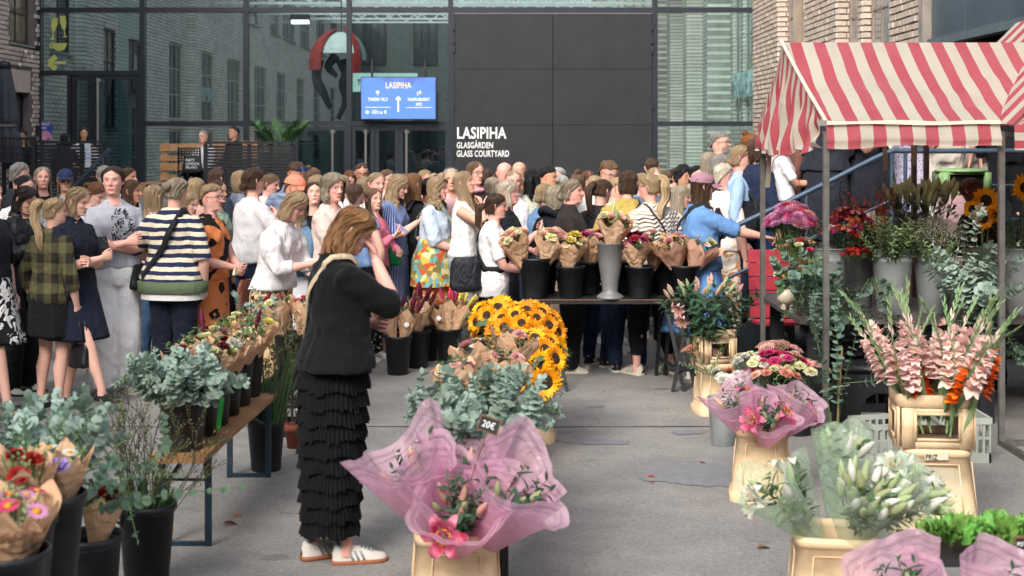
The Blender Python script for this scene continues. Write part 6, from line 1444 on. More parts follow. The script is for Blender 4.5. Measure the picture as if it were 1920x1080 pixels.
def add_flowers(root,kind,cols,n,R_,z,dome,sc=1.,seed=3,stems=True,cx=0,cy=0,tilt=4.,name='flower'):
    g = random.Random(seed)
    st = M()
    for k in range(n):
        rr = R_*math.sqrt((k+.5)/n); a = k*2.4+g.uniform(-.4,.4); zz_ = z+dome*(1-(rr/R_)**2)+g.uniform(-.02,.02)
        p = A_((cx+rr*math.cos(a),cy+rr*math.sin(a),zz_)); put(flower(kind,cols[k % len(cols)],g.randint(0,2)),root,p,(math.cos(a)*rr*tilt,math.sin(a)*rr*tilt,1),g.uniform(0,6),sc*g.uniform(.85,1.15),name)
        if stems: st.tube([p-A_((0,0,.01)),A_((cx+rr*.4*math.cos(a),cy+rr*.4*math.sin(a),0))],.002,4)
    if stems: stuff(st.obj('stalks',[M_STEM],root))
# ---- clear / pink film
def film_mat(name,tint,alpha=.5,stripe=(0,0,0),sk=.55,print_=None,glossy=.25,fw=(.90,.93)):
    t = NT(name); uv = t.sep(t.coord('UV')); y = uv[1]
    band = t.ramp(y,[(0,0.),(fw[0]-.06,0.),(fw[0]-.055,1.),(fw[0]-.045,1.),(fw[0]-.04,0.),(fw[0],0.),(fw[0]+.005,1.),(fw[1],1.),(fw[1]+.004,0.)],True) if stripe is not None else None
    v = t.coord('Object'); n = t.noise(v,7,4,.6,1.2); col = t.mix(t.ramp(n,[(.35,0.),(.65,.5)]),tint,tuple(min(1,c*1.15) for c in tint))
    if band is not None: col = t.mix(t.math('MULTIPLY',band,sk),col,stripe)
    if print_: e = t.vor(v,60); m_ = t.ramp(t.math('MULTIPLY',t.ramp(e,[(.25,1.),(.32,0.)]),t.ramp(t.noise(v,9,2),[(.48,0.),(.53,1.)])),[(.4,0.),(.5,1.)]); col = t.mix(t.math('MULTIPLY',m_,.8),col,print_)
    b_ = t.bump(n,.8,.03); t.bump(t.noise(v,26,4,.6,1.5),.7,.012,b_); t.fin(col,.2,0,.7); td = t.node('ShaderNodeBsdfTranslucent'); t.set(td.inputs[0],col); tr = t.node('ShaderNodeBsdfTransparent'); t.set(tr.inputs[0],tuple(.5+.5*c for c in tint))
    m1 = t.node('ShaderNodeMixShader'); m1.inputs[0].default_value = .45; t.l.new(t.b.outputs[0],m1.inputs[1]); t.l.new(td.outputs[0],m1.inputs[2])
    m2 = t.node('ShaderNodeMixShader'); t.l.new(tr.outputs[0],m2.inputs[1]); t.l.new(m1.outputs[0],m2.inputs[2]); fac = t.math('MULTIPLY_ADD',n,.25,alpha-.12)
    if band is not None: fac = t.math('MAXIMUM',fac,t.math('MULTIPLY',band,.7))
    if print_: fac = t.math('MAXIMUM',fac,t.math('MULTIPLY',m_,.8))
    t.set(m2.inputs[0],fac); t.l.new(m2.outputs[0],t.out.inputs[0]); return t.m
M_FPINK = film_mat('film_pink',srgb(.96,.79,.87),.58,srgb(.42,.28,.36),.4); M_FCLR = film_mat('film_green_print',srgb(.90,.95,.90),.22,None,0,srgb(.62,.80,.52)); M_FGRN = film_mat('film_pale_green',srgb(.85,.93,.84),.36,None,0,srgb(.66,.84,.55))
def film_cone(parent,m,R_,H,seed,a0=0.,a1=6.28,ruf=.08,lean=(0,0),base=.03,sag=0.,name='film_wrap',nn=72,lip=.0):
    g = random.Random(seed); ph = [g.uniform(0,6.28) for _ in range(5)]; rows = []
    for t in np.linspace(0,1,18):
        a = np.linspace(a0,a1,nn); ru = ruf*sst(t,.25,1)
        r = (base+(R_-base)*t**.9)*(1+ru*np.sin(a*4+ph[0])+ru*.45*np.sin(a*9+ph[1])+ru*.22*np.sin(a*17+ph[2]))
        r = r*(1+.14*np.sin(a*2+ph[4])*t)
        z = H*t*(1-.05*np.cos(a*4+ph[0])*t)+H*.13*np.sin(a*2+ph[3])*t*t; z = z-lip*sst(t,.86,1)*H; r = r*(1+.1*sst(t,.86,1)*(lip > 0))
        rows.append(np.stack([r*np.cos(a)+lean[0]*t,r*np.sin(a)+lean[1]*t,z-sag*t*t*0],-1))
    mb = M(); mb.grid(np.array(rows)); return mb.obj(name,[m],parent)
# ================================================================ market stall on the right
t = NT('canvas_stripes'); xo = t.sep(t.coord('Object')); fx = t.math('FRACT',t.math('MULTIPLY',xo[0],1/.165)); n_ = t.noise(t.coord('Object'),3,4); fade = t.ramp(n_,[(.35,0.),(.7,.35)])
red = t.mix(fade,srgb(.77,.37,.41),srgb(.82,.51,.54)); wht = t.mix(fade,srgb(.86,.83,.77),srgb(.76,.73,.66)); cc = t.mix(t.math('GREATER_THAN',fx,.5),red,wht)
t.bump(t.noise(t.coord('Object',(1,1,1)),6,4,.5,.8),.55,.02); t.fin(cc,.85,0,.2)
td = t.node('ShaderNodeBsdfTranslucent'); t.set(td.inputs[0],cc); mx = t.node('ShaderNodeMixShader'); mx.inputs[0].default_value = .52; t.l.new(t.b.outputs[0],mx.inputs[1]); t.l.new(td.outputs[0],mx.inputs[2]); t.l.new(mx.outputs[0],t.out.inputs[0]); M_CANX = t.m
def canvas_uv(name,n,axis=0,f=1.):
    t = NT(name); uv = t.sep(t.coord('UV')); fx = t.math('FRACT',t.math('MULTIPLY',uv[axis],n)); fade = t.ramp(t.noise(t.coord('Object'),4,4),[(.35,0.),(.7,.35)])
    red = t.mix(fade,srgb(.77,.36,.40),srgb(.82,.48,.51)); wht = t.mix(fade,srgb(.86,.83,.77),srgb(.76,.73,.66)); cc = t.mix(t.math('GREATER_THAN',fx,.5),red,wht); t.bump(t.noise(t.coord('Object'),9,4,.5,.8),.55,.02); t.fin(cc,.85,0,.2)
    td = t.node('ShaderNodeBsdfTranslucent'); t.set(td.inputs[0],cc); mx = t.node('ShaderNodeMixShader'); mx.inputs[0].default_value = .45; t.l.new(t.b.outputs[0],mx.inputs[1]); t.l.new(td.outputs[0],mx.inputs[2]); t.l.new(mx.outputs[0],t.out.inputs[0]); return t.m
M_CANG = canvas_uv('canvas_gathered',15); M_CANH = canvas_uv('canvas_horizontal',4.5,1)
M_POST = mat('post_galvanised',srgb(.47,.46,.44),srgb(.38,.37,.35),rough=.5,metal=.5,ns=12,bs=50,bst=.1)
SX,SY = 1.95,9.0
stl = thing('market_stall','market stall with red and white striped gable canopy on square steel posts','stall',(SX,SY,0))
zR,zE,zV = 2.62,2.045,1.895
def roof_slope(y0,y1,xl0,xl1,xr,seed,nm):
    rows = []
    for t_ in np.linspace(0,1,26):
        xs = np.linspace(xl0+(xl1-xl0)*t_,xr,90); y = y0+(y1-y0)*t_; z = zR+(zE-zR)*t_-.045*math.sin(PI*t_)
        V = np.stack([xs,xs*0+y,xs*0+z],-1); d = noise3(V*A_((1.2,2,2)),7,seed)*.020+noise3(V*A_((1,1.6,1)),15,seed+5)*.008+noise3(V*A_((3,1,1)),9,seed+2)*.012*t_; V[:,2] += d*math.sin(PI*min(t_,.95)); 
        rows.append(V-A_((SX,SY,0)))
    mb = M(); mb.grid(rows); return mb.obj(nm,[M_CANX],stl)
roof_slope(10.0,9.0,1.90,1.985,4.7,1,'canopy_front'); roof_slope(10.0,11.0,1.90,1.93,4.7,2,'canopy_back')
rows = []
for t_ in np.linspace(0,1,10):
    xs = np.linspace(1.985,3.085,120); z = zE+(zV-zE)*t_; y = 9.0-.012-.03*t_+.010*np.sin(xs*19+t_*2)*t_+.006*math.sin(t_*9)-.012*(abs(t_-.72) < .08); zz_ = z+.010*np.sin(xs*8.5)*t_-.012*np.cos(xs*5.7)*(t_ > .9)
    rows.append(np.stack([xs-SX,y-SY,zz_+xs*0],-1))
mb = M(); mb.grid(rows); mb.obj('front_valance',[M_CANX],stl)
mb = M(); xs = np.linspace(1.985,3.085,60); mb.grid([np.stack([xs-SX,xs*0-.020-.004,xs*0+zE+.012+.004*np.sin(xs*11)],-1),np.stack([xs-SX,xs*0-.030,xs*0+zE-.012+.004*np.sin(xs*9)],-1)]); mb.obj('seam',[mat('canvas_seam',srgb(.80,.76,.68),rough=.9)],stl)
# gathered left gable cloth
rows = []
for t_ in np.linspace(0,1,34):
    u = np.linspace(0,1,150); yy = 11.0-2.0*u; zt_ = zE+(zR-zE)*(1-np.abs(yy-10.0))
    z = zt_+(zV-.02-zt_)*t_; x = 1.93+.05*u-.03-.10*t_*np.sin(PI*u)*.8+.028*np.sin(u*60+3*t_)*sst(t_,.1,.8)+.02*np.sin(u*23+t_*9)*t_; z = z-.02*np.sin(u*31)*t_-.03*np.sin(PI*u)*t_
    yb = yy-(.02*np.sin(u*44)*t_); rows.append(np.stack([x-SX,yb-SY,z],-1))
mb = M(); mb.grid(rows); mb.obj('gable_cloth',[M_CANG],stl)
mb = M(); pc = bez([(1.985-SX,9.0-SY-.01,zE+.01),(1.94-SX,9.5-SY,(zE+zR)/2+.0),(1.895-SX,10.0-SY,zR+.012)],8); mb.tube(pc,.016,6,flat=.6); mb.obj('edge_binding',[MATS['canvas_seam']],stl)
def sqpost(root,x,y,z0,z1,w=.036,m=M_POST,nm='post',ox=SX,oy=SY): p = M(); p.box((x-w/2-ox,y-w/2-oy,z0),(x+w/2-ox,y+w/2-oy,z1)); return p.obj(nm,[m],root,smooth=False)
for x,y in ((1.990,9.02),(1.935,10.98),(3.103,9.02),(3.103,10.98)): sqpost(stl,x,y,.0,1.99 if y > 10 else 1.99)
mb = M(); mb.box((1.99-SX,9.04-SY,1.955),(3.2-SX,9.07-SY,1.985)); mb.box((1.94-SX,10.94-SY,1.955),(3.2-SX,10.97-SY,1.985)); mb.box((1.92-SX,9.97-SY,zR-.06),(4.6-SX,10.0-SY,zR-.03)); mb.obj('frame_bar',[M_POST],stl,smooth=False)
mb = M(); mb.box((3.085-SX,8.2-SY,.0),(3.121-SX,8.998-SY,.036)); mb.box((3.122-SX,8.98-SY,0),(4.4-SX,9.02-SY,.036)); mb.obj('base_bar',[M_POST],stl,smooth=False)
for x,y,L in ((1.96,10.9,.38),(2.72,10.4,.24),(2.93,10.4,.2)): mb = M(); g_ = [[(x-SX+dx+.01*math.sin(z*9),y-SY,1.95-z) for dx in (-.018,.018)] for z in np.linspace(0,L,8)]; mb.grid(g_); mb.grid((A_(g_)+A_((0,.003,0)))[::-1]); mb.obj('tie_strap',[mat('strap_canvas',srgb(.55,.53,.47),rough=.9)],stl)
# neighbouring stall, its front gable seen at the right edge
st2 = thing('market_stall','neighbouring striped stall canopy cut off by the right edge','stall',(3.1,8.75,0)); rows = []
for t_ in np.linspace(0,1,16):
    xs = np.linspace(0,1.6,50); ztop = 2.03+np.minimum(xs,1.6-xs)*1.0; z = ztop+(1.99-ztop)*t_; rows.append(np.stack([xs,.012*np.sin(xs*21+t_*4)*t_,z+.006*np.sin(xs*9)],-1))
mb = M(); mb.grid(rows); mb.obj('front_gable',[M_CANH],st2)
rows = []
for t_ in np.linspace(0,1,8): xs = np.linspace(-.02,1.62,60); rows.append(np.stack([xs,-.03+.012*np.sin(xs*23)*t_+xs*0,2.03+(1.885-2.03)*t_-.012*np.cos(xs*9)*t_+xs*0],-1))
mb = M(); mb.grid(rows); mb.obj('front_valance',[canvas_uv('canvas_valance',1.6,1)],st2)
rows = [np.stack([np.full(20,.8*t_-.02),np.linspace(0,2.2,20),np.full(20,2.03+.8*t_)+.01*np.sin(np.linspace(0,9,20))],-1) for t_ in np.linspace(0,1,12)]
mb = M(); mb.grid(rows); mb.grid([r*A_((-1,1,1))+A_((1.6,0,0)) for r in rows]); mb.obj('canopy',[canvas_uv('canvas_side',9,0)],st2)
for x,y in ((.06,2.1),(1.55,.03),(1.55,2.1)): sqpost(st2,x,y,0,2.0,ox=0,oy=0)
# stall table
M_TTOP = mat('table_weathered',srgb(.36,.33,.31),srgb(.25,.23,.22),rough=.6,ns=5,bs=30,bst=.3)
tbl = thing('stall_table','weathered dark stall table holding the zinc flower buckets','table',(1.94,9.6,0)); mb = M(); mb.box((0,0,.69),(2.5,1.7,.72)); mb.obj('table_top',[M_TTOP],tbl,smooth=False)
for x,y in ((.08,.10),(.08,1.5),(1.25,.1),(1.25,1.5),(2.35,.1),(2.35,1.5)): mb = M(); mb.box((x,y,0),(x+.10,y+.05,.688)); mb.obj('leg',[M_BLACK],tbl,smooth=False)
mb = M(); mb.box((.03,.12,.60),(2.45,.16,.688)); mb.obj('apron',[M_BLACK],tbl,smooth=False)
# black folding stools / plastic crates below
def plastic_crate(label,x,y,z,w,d,h,m,name='plastic_crate',rz=0,slots=7):
    r = thing(name,label,'crate',(x,y,z),rz); mb = M(); t_ = .012
    for ang,W_,D_ in ((0,w,d),(PI/2,d,w),(PI,w,d),(-PI/2,d,w)):
        B_ = M(); B_.box((-W_/2,-D_/2,0),(W_/2,-D_/2+t_,h*.22)); B_.box((-W_/2,-D_/2-.008,h*.86),(W_/2,-D_/2+t_,h)); sl_ = W_/(slots)
        for k in range(slots+1): xx_ = -W_/2+k*sl_; B_.box((max(-W_/2,xx_-.008),-D_/2+.001,h*.22),(min(W_/2,xx_+.008),-D_/2+t_-.001,h*.86))
        B_.box((-W_/2+.002,-D_/2+.002,h*.52),(W_/2-.002,-D_/2+t_-.002,h*.58)); mb.merge(B_,lambda V: rotz(V,ang))
    mb.box((-w/2+.013,-d/2+.013,.003),(w/2-.013,d/2-.013,.012)); mb.obj('crate_body',[m],r,smooth=False); return r
M_PLB = mat('plastic_black',(.012,.012,.014),rough=.45); M_PLW = mat('plastic_pale',srgb(.66,.68,.64),srgb(.58,.60,.56),rough=.55)
plastic_crate('pale grey slotted crate on the ground beside the stall post',2.72,8.72,0,.30,.40,.27,M_PLW)
plastic_crate('black slotted crate, lower one under the stall table',2.55,10.3,0,.6,.4,.28,M_PLB); plastic_crate('black slotted crate stacked as the upper one under the stall table',2.55,10.3,.283,.6,.4,.28,M_PLB)
plastic_crate('pale grey crate half hidden behind the plant pot',2.30,8.75,0,.34,.30,.22,M_PLW,rz=.3)
fs = thing('folding_stool','black plastic folding step stool with rounded arch opening by the stall','stool',(2.32,9.15,0)); mb = M(); mb.box((-.2,-.16,.46),(.22,.16,.50)); mb.obj('seat',[M_PLB],fs)
for sy in (-1,1):
    mb = M()
    for x0,x1 in ((-.22,-.12),(.13,.23)): mb.box((x0,sy*.17-.015,0),(x1,sy*.17+.015,.455))
    a = np.linspace(0,PI,12); G_ = [[(.005-.126*math.cos(t_),sy*.17+dy,.22+.12*math.sin(t_)) for t_ in a] for dy in (-.014,.014)]; top_ = [[(.005-.126*math.cos(t_),sy*.17+dy,.455) for t_ in a] for dy in (-.014,.014)]
    mb.grid([G_[0],top_[0]]); mb.grid([G_[1],top_[1]]); mb.grid(G_); mb.obj('leg_panel',[M_PLB],fs,smooth=False)
for k in range(9): mb = M(); mb.box((-.17+k*.042,-.13,.501),(-.155+k*.042,.13,.504)); mb.obj('seat_rib',[M_PLB],fs,smooth=False)
# ================================================================ trestle table in the middle
M_TBLK = mat('table_black',srgb(.12,.12,.13),srgb(.17,.165,.165),rough=.5,ns=7,bs=50,bst=.15)
TX,TY = .085,11.0
tt = thing('trestle_table','long black trestle table carrying buckets of wrapped flowers in front of the crowd','table',(TX,TY,0)); mb = M(); mb.box((0,0,.665),(1.62,.62,.70)); mb.obj('table_top',[M_TBLK],tt,smooth=False)
mb = M(); mb.box((-.004,-.004,.694),(1.624,.0,.702)); mb.obj('worn_edge',[mat('worn_wood',srgb(.45,.33,.24),rough=.8)],tt,smooth=False)
for x in (.17,1.16):
    tr_ = M()
    for dx in (0,.07):
        tr_.bar((x+dx-.05,.08,.662),(x+dx+.10 if dx else x+.08,-.06 if 1 else 0,0),.028,.028); tr_.bar((x+dx-.03,.5,.662),(x+dx-.06,.68,0),.028,.028)
    tr_.bar((x+.02,-.02,.16),(x+.16,.0,.16),.02,.03); tr_.bar((x-.06,.05,.64),(x-.06,.55,.64),.03,.03); tr_.bar((x+.06,-.03,.15),(x-.04,.64,.15),.02,.03); tr_.obj('trestle',[M_BLACK],tt,smooth=False)
mb = M(); mb.bar((1.15,-.08,0),(1.30,.05,.66),.028,.028); mb.bar((1.35,-.06,0),(1.30,.08,.66),.028,.028); mb.bar((1.13,-.05,.17),(1.38,-.04,.17),.02,.03); mb.obj('trestle',[M_BLACK],tt,smooth=False)
# ================================================================ beer benches
M_BWOOD = mat('bench_wood',srgb(.66,.49,.33),srgb(.50,.36,.24),rough=.6,ns=6,bs=40,bst=.2); M_BLEG = mat('bench_leg_blue',srgb(.16,.24,.29),srgb(.12,.18,.23),rough=.45,metal=.3)
def beer_bench(label,x,y0,y1,w=.27,z=.46,skew=0.):
    r = thing('beer_bench',label,'bench',(x,y0,0)); L = y1-y0
    mb = M()
    G_ = []
    for t_ in np.linspace(0,1,3): s_ = skew*t_; G_.append([(-w/2+s_,L*t_,z-.03),(w/2+s_,L*t_,z-.03),(w/2+.002+s_,L*t_,z-.015),(w/2+s_,L*t_,z),(-w/2+s_,L*t_,z),(-w/2-.002+s_,L*t_,z-.015)])
    mb.grid(G_,True,caps=True); mb.obj('plank',[M_BWOOD],r,smooth=False)
    for t_,o in ((.10,0),(.92,0)):
        y = L*t_; s_ = skew*t_; mb = M()
        for sx_ in (-1,1): mb.box((s_+sx_*(w/2-.02)-.015,y-.012,0),(s_+sx_*(w/2-.02)+.015,y+.012,z-.033))
        mb.box((s_-w/2+.036,y-.01,.004),(s_+w/2-.036,y+.01,.022)); mb.box((s_-w/2+.036,y-.006,z-.15),(s_+w/2-.036,y+.006,z-.138)); mb.obj('leg_frame',[M_BLEG],r,smooth=False)
        mb = M(); dy = .28 if t_ < .5 else -.28; mb.bar((s_-w/2+.03,y+.02,z-.17),(s_-.02,y+dy,z-.035),.016,.012); mb.bar((s_+w/2-.03,y+.02,z-.17),(s_+.02,y+dy,z-.035),.016,.012); mb.obj('brace',[M_BLEG],r,smooth=False)
    return r
beer_bench('wooden beer bench with blue steel legs carrying black buckets on the left',-1.565,6.62,8.3,.26,.46,.06); beer_bench('beer bench at the lower left edge under blurred kraft bouquets',-1.66,3.3,4.93,.27,.46)
bb3 = beer_bench('beer bench behind the front pink bouquet in the middle',-.15,5.9,8.3,.25,.46,.06)
mb = M(); mb.box((.10,.03,0),(.135,.06,.43)); mb.obj('leg',[M_BLACK],bb3,smooth=False)
# ================================================================ left bench buckets
GK = 'kraft bouquets in buckets along the left bench'; BG = 'black flower buckets'
def on_bucket(z,h=.31): return z+h-.075
yb = [6.80,7.12,7.38,7.64,7.92,8.2]
def bx_(y): return -1.575+.045*(y-6.62)/1.68
bucket('black bucket of eucalyptus at the near end of the left bench',bx_(6.8),6.8,.462,.30,.125,group=BG)
bunch('round bunch of blue-green eucalyptus at the near end of the left bench',bx_(6.8),6.8,.65,[euc_sprig(k,.31,.026,10) for k in range(6)],62,.95,.08,'eucalyptus_bunch','eucalyptus',seed=3,sc=(.75,1.05))
bl = ['second from the near end','third from the near end','fourth from the near end','fifth from the near end','at the far end']
fl = [(('rose','cream',4),('carn','burg',3),('ball','pinkp',3)),(('rose','burg',3),('daisy','cream',4),('ball','white',2)),(('mum','cream',5),('daisy','white',3)),(('rose','cream',4),('plume','burg',2),('ball','pinkp',2)),(('mum','lemon',3),('carn','cream',3))]
for k,y in enumerate(yb[1:]):
    bucket('black bucket on the left bench, '+bl[k],bx_(y),y,.462,.30,.112,group=BG)
    for j,(dx,dy,tx,ty) in enumerate(((.055,-.03,8,14),(-.05,.02,-6,-14))):
        bouquet('kraft bouquet, %s one in the bench bucket %s' % (('right','left')[j],bl[k]),bx_(y)+dx,y+dy,.68,(tx*.6,ty*.7),[(f[0],f[1],max(1,f[2]//2)) for f in fl[(k+j) % 5]],.108,.185,'k',k*2+j,group=GK,sticker=(j == 0 and k in (0,1)),ng=5)
tg = thing('green_tag','bright green tape strip hanging on the bucket second on the bench','tag',(bx_(7.12)+.105,7.05,.50)); mb = M(); mb.grid([[(x,0,z) for x in (-.012,.012)] for z in (0,.08,.16)]); mb.grid([[(x,.003,z) for x in (.012,-.012)] for z in (0,.08,.16)]); tg.rotation_euler = (R(-7),R(9),R(25)); mb.obj('strip',[mat('tape_green',(.03,.62,.08),rough=.5)],tg)
# behind the main woman on the left
plastic_crate('dark crate used as a stand behind the left bench',PX(548,9.4),9.4,0,.3,.3,.36,M_PLB)
bucket('black bucket raised on a crate beyond the left bench',PX(548,9.4),9.4,.363,.30,.13,group=BG)
for j,(dx,tx,ty) in enumerate(((-.07,4,-12),(.07,3,12))): bouquet('kraft bouquet with pink roses, %s of two beside the leopard skirt' % ('left','right')[j],PX(548,9.4)+dx,9.38,.60,(tx,ty),(('rose','hot',4),('carn','cream',3)),.12,.25,'k',11+j,group='kraft bouquets beyond the left bench')
bunch('loose eucalyptus stems standing over the kraft bouquets',PX(492,8.9),8.9,.62,[euc_sprig(k,.38,.020,8) for k in (1,4)],5,.45,.03,'eucalyptus_bunch','eucalyptus',seed=8)
bucket('black pot with tall grass leaves under the bench end',PX(499,8.35),8.35,0,.30,.118,group=BG)
bunch('tall spiky grass leaves in the black pot beside the bench',PX(502,8.35),8.35,.20,[grass_tuft(k,.42,.006,18) for k in range(3)],7,.35,.05,'grass_plant','plant',seed=4,part='leaf_tuft')
bucket('small reddish clay pot beside the grass pot',PX(552,8.95),8.95,0,.15,.065,'terra',cat='pot')
bunch('thin twiggy plant growing from the clay pot',PX(552,8.95),8.95,.12,[twig(k,.42) for k in (3,5)],5,.3,.02,'potted_plant','plant',seed=2)
bunch('airy twig bunch with tiny leaves behind the bench end',PX(535,8.8),8.8,.30,[twig(k,.42) for k in (1,2)],8,.5,.04,'twig_bunch','plant',seed=6)
# ================================================================ left foreground
bucket('large black bucket of twigs standing on the ground at lower left',PX(275,6.15),6.15,0,.37,.128,group=BG)
bunch('wild airy twigs with tiny leaves in the large black bucket',PX(275,6.15),6.15,.26,[twig(k,.58) for k in range(6)],17,.62,.06,'twig_bunch','plant',seed=11,sc=(.7,1.05))
bunch('broad green leaves around the foot of the twigs',PX(275,6.15),6.15,.28,[grass_tuft(k+10,.22,.014,8,'L_GRN',.5) for k in range(3)],8,.55,.06,'leafy_stems','plant',seed=5,part='leaf_tuft')
bucket('black bucket on the ground at left holding one kraft bouquet',PX(170,5.55),5.55,0,.40,.125,group=BG)
bouquet('small kraft bouquet with crimson flowers beside the twig bucket',PX(180,5.54),5.54,.34,(2,8),(('carn','burg',3),('rose','red',2),('daisy','white',2)),.085,.20,'k',21,group='kraft bouquets at lower left')
bunch('tall blurred eucalyptus bunch at the left edge',PX(62,5.3),5.3,.56,[euc_sprig(k,.50,.030,13) for k in range(5)],56,.55,.09,'eucalyptus_bunch','eucalyptus',seed=21,sc=(.6,.95))
bunch('eucalyptus trailing down beside the kraft bouquet at lower left',PX(140,5.1),5.1,.60,[euc_sprig(k,.46,.020,14,True,.5) for k in (6,7)],7,1.5,.03,'eucalyptus_bunch','eucalyptus',seed=23,dirbias=(.25,-.5))
for k,(px,py,D,s_,f_,lab) in enumerate(((38,1000,4.62,1.0,(('carn','red',3),),'kraft bouquet with deep red carnations at the left edge'),(30,1090,4.15,1.1,(('daisy','hot',3),('daisy','lilac',2),('carn','violet',1)),'kraft bouquet with pink and violet daisies in the lower left corner'),(112,985,4.78,.9,(('daisy','white',2),('carn','violet',1)),'open kraft bouquet with dark greens between the carnations and the twigs'))):
    bouquet(lab,PX(px,D),D,PZ(py,D),(10,4),f_,.110*s_,.23,'k',30+k,greens='lace',ng=14,group='kraft bouquets at lower left',sc=1.1)
bunch('feathery dark green foliage between the lower left kraft bouquets',PX(60,4.95),4.95,.66,[leafy_sprig(k+20,.30,.04,.005,22,'L_GRN') for k in range(3)],22,.75,.08,'foliage_bunch','foliage',seed=33)
for px,D,lab in ((90,4.70,'black bucket on the lower left bench nearest the twig bucket'),(30,4.40,'black bucket on the lower left bench at the frame edge'),(10,4.05,'black bucket on the lower left bench closest to the camera')): bucket(lab,PX(px,D),D,.462,.31,.125,group=BG)
# ================================================================ centre line: pink bouquets, eucalyptus, kraft, sunflowers
cr = thing('flower_crate','cream plastic flower crate under the front pink bouquets','crate',(PX(853,5.67),5.72,0),R(4)); crate_stand(cr,.385,.31,.30,.36)
mb = M(); mb.box((.165,-.1,.06),(.168,.1,.30)); mb.obj('orange_side',[M_CRATED],cr,smooth=False)
def pink_bouquet(label,x,y,z,tilt,R_,H,seed,nf=3,nb=6,rz=0):
    r = thing('lily_bouquet',label,'bouquet',(x,y,z),0,'pink film wrapped lily bouquets'); r.rotation_euler = (R(tilt[0]),R(tilt[1]),rz)
    film_cone(r,M_FPINK,R_,H,seed,R(20),R(325),.075,(0,0),.03); film_cone(r,M_FPINK,R_*.80,H*.86,seed+5,R(160),R(430),.09,(.01,-.02),.03,lip=.05)
    g = random.Random(seed)
    for k in range(nf): a = k*2.3+g.random(); rr = R_*.42; put(flower('lily','lilyp',k % 3),r,(rr*math.cos(a),rr*math.sin(a)-.02,H*.70),(math.cos(a)*.9,math.sin(a)*.9-.3,1),g.uniform(0,6),1.05,'flower')
    for k in range(nb): a = k*2.4+g.random(); rr = R_*.40*math.sqrt(g.random()); put(flower('bud',('budg','budp')[k % 2],0),r,(rr*math.cos(a),rr*math.sin(a),H*.66),(math.cos(a)*.35,math.sin(a)*.35,1),g.uniform(0,6),g.uniform(.85,1.15),'bud')
    for k in range(9): a = k*2.4; put(leafy_sprig(k % 4,.34,.075,.010,14,'L_DRK',.6),r,(0,0,.08),(math.cos(a)*.28,math.sin(a)*.28,1),a,g.uniform(.8,1.05)*H/.42,'stem')
    return r
X0 = PX(853,5.67)
pink_bouquet('front lily bouquet in pink film with an open dark pink lily facing the camera',X0+.02,5.62,.30,(30,4),.235,.38,1,0,8)
lf_ = put(flower('lily','lilyp',1),None,(X0-.02,5.40,.44),(-.15,-1,.1),0,1.15,'lily_flower'); tag(lf_,'large open dark pink lily hanging over the front of the cream crate','flower')
pink_bouquet('pink film bouquet leaning left in the front cream crate',X0-.05,5.72,.32,(8,-24),.22,.45,2,0,4); pink_bouquet('pink film bouquet leaning right in the front cream crate',X0+.10,5.66,.30,(20,28),.22,.42,3,0,5); pink_bouquet('pink film bouquet standing upright at the back of the front crate',X0+.02,5.80,.34,(6,4),.19,.37,4,0,5)
sgn = thing('price_tag','small chalkboard price tag reading 20€ stuck in the pink bouquets','price tag',(PX(917,5.5),5.5,PZ(797,5.5))); sgn.rotation_euler = (R(-8),R(18),R(-6)); mb = M(); mb.box((-.037,0,-.026),(.037,.006,.026)); mb.obj('board',[M_BLACK],sgn,smooth=False)
mb = M(); [mb.box(a,b) for a,b in (((-.042,-.003,-.031),(.042,.007,-.026)),((-.042,-.003,.026),(.042,.007,.031)),((-.042,-.003,-.0255),(-.037,.007,.0255)),((.037,-.003,-.0255),(.042,.007,.0255)))]; mb.obj('frame',[MATS['worn_wood']],sgn,smooth=False); text('20€',.036,(-.027,-.002,-.012),sgn,M_WHITE,.85,.01,.0005); mb = M(); mb.tube([(0,.004,-.03),(0,.004,-.22)],.003,5); mb.obj('stick',[MATS['worn_wood']],sgn)
bucket('black bucket of eucalyptus behind the front pink bouquets',PX(905,6.2),6.2,.462,.31,.125,group=BG)
bunch('big round eucalyptus bunch behind the front pink bouquets',PX(905,6.2),6.2,.62,[euc_sprig(k,.35,.027,10) for k in range(6)],78,1.25,.09,'eucalyptus_bunch','eucalyptus',seed=31,sc=(.75,1.05),dirbias=(0,-.15))
for k,(dx,D) in enumerate(((-.10,6.55),(.07,6.62),(-.02,6.9),(.10,7.1))):
    bouquet('kraft bouquet with pale flowers behind the central eucalyptus, %s' % ('left front','right front','left rear','right rear')[k],PX(912,D)+dx,D,.66+.02*k,(-4,12*(1 if dx > 0 else -1)),(('ball','pinkp',2),('daisy','white',3)),.12,.22,'k',50+k,group='kraft bouquets behind the central eucalyptus')
for k,D in enumerate((6.6,7.05)): bucket('black bucket under the central kraft bouquets, %s one' % ('nearer','farther')[k],PX(912,D),D,.462,.27,.125,group=BG)
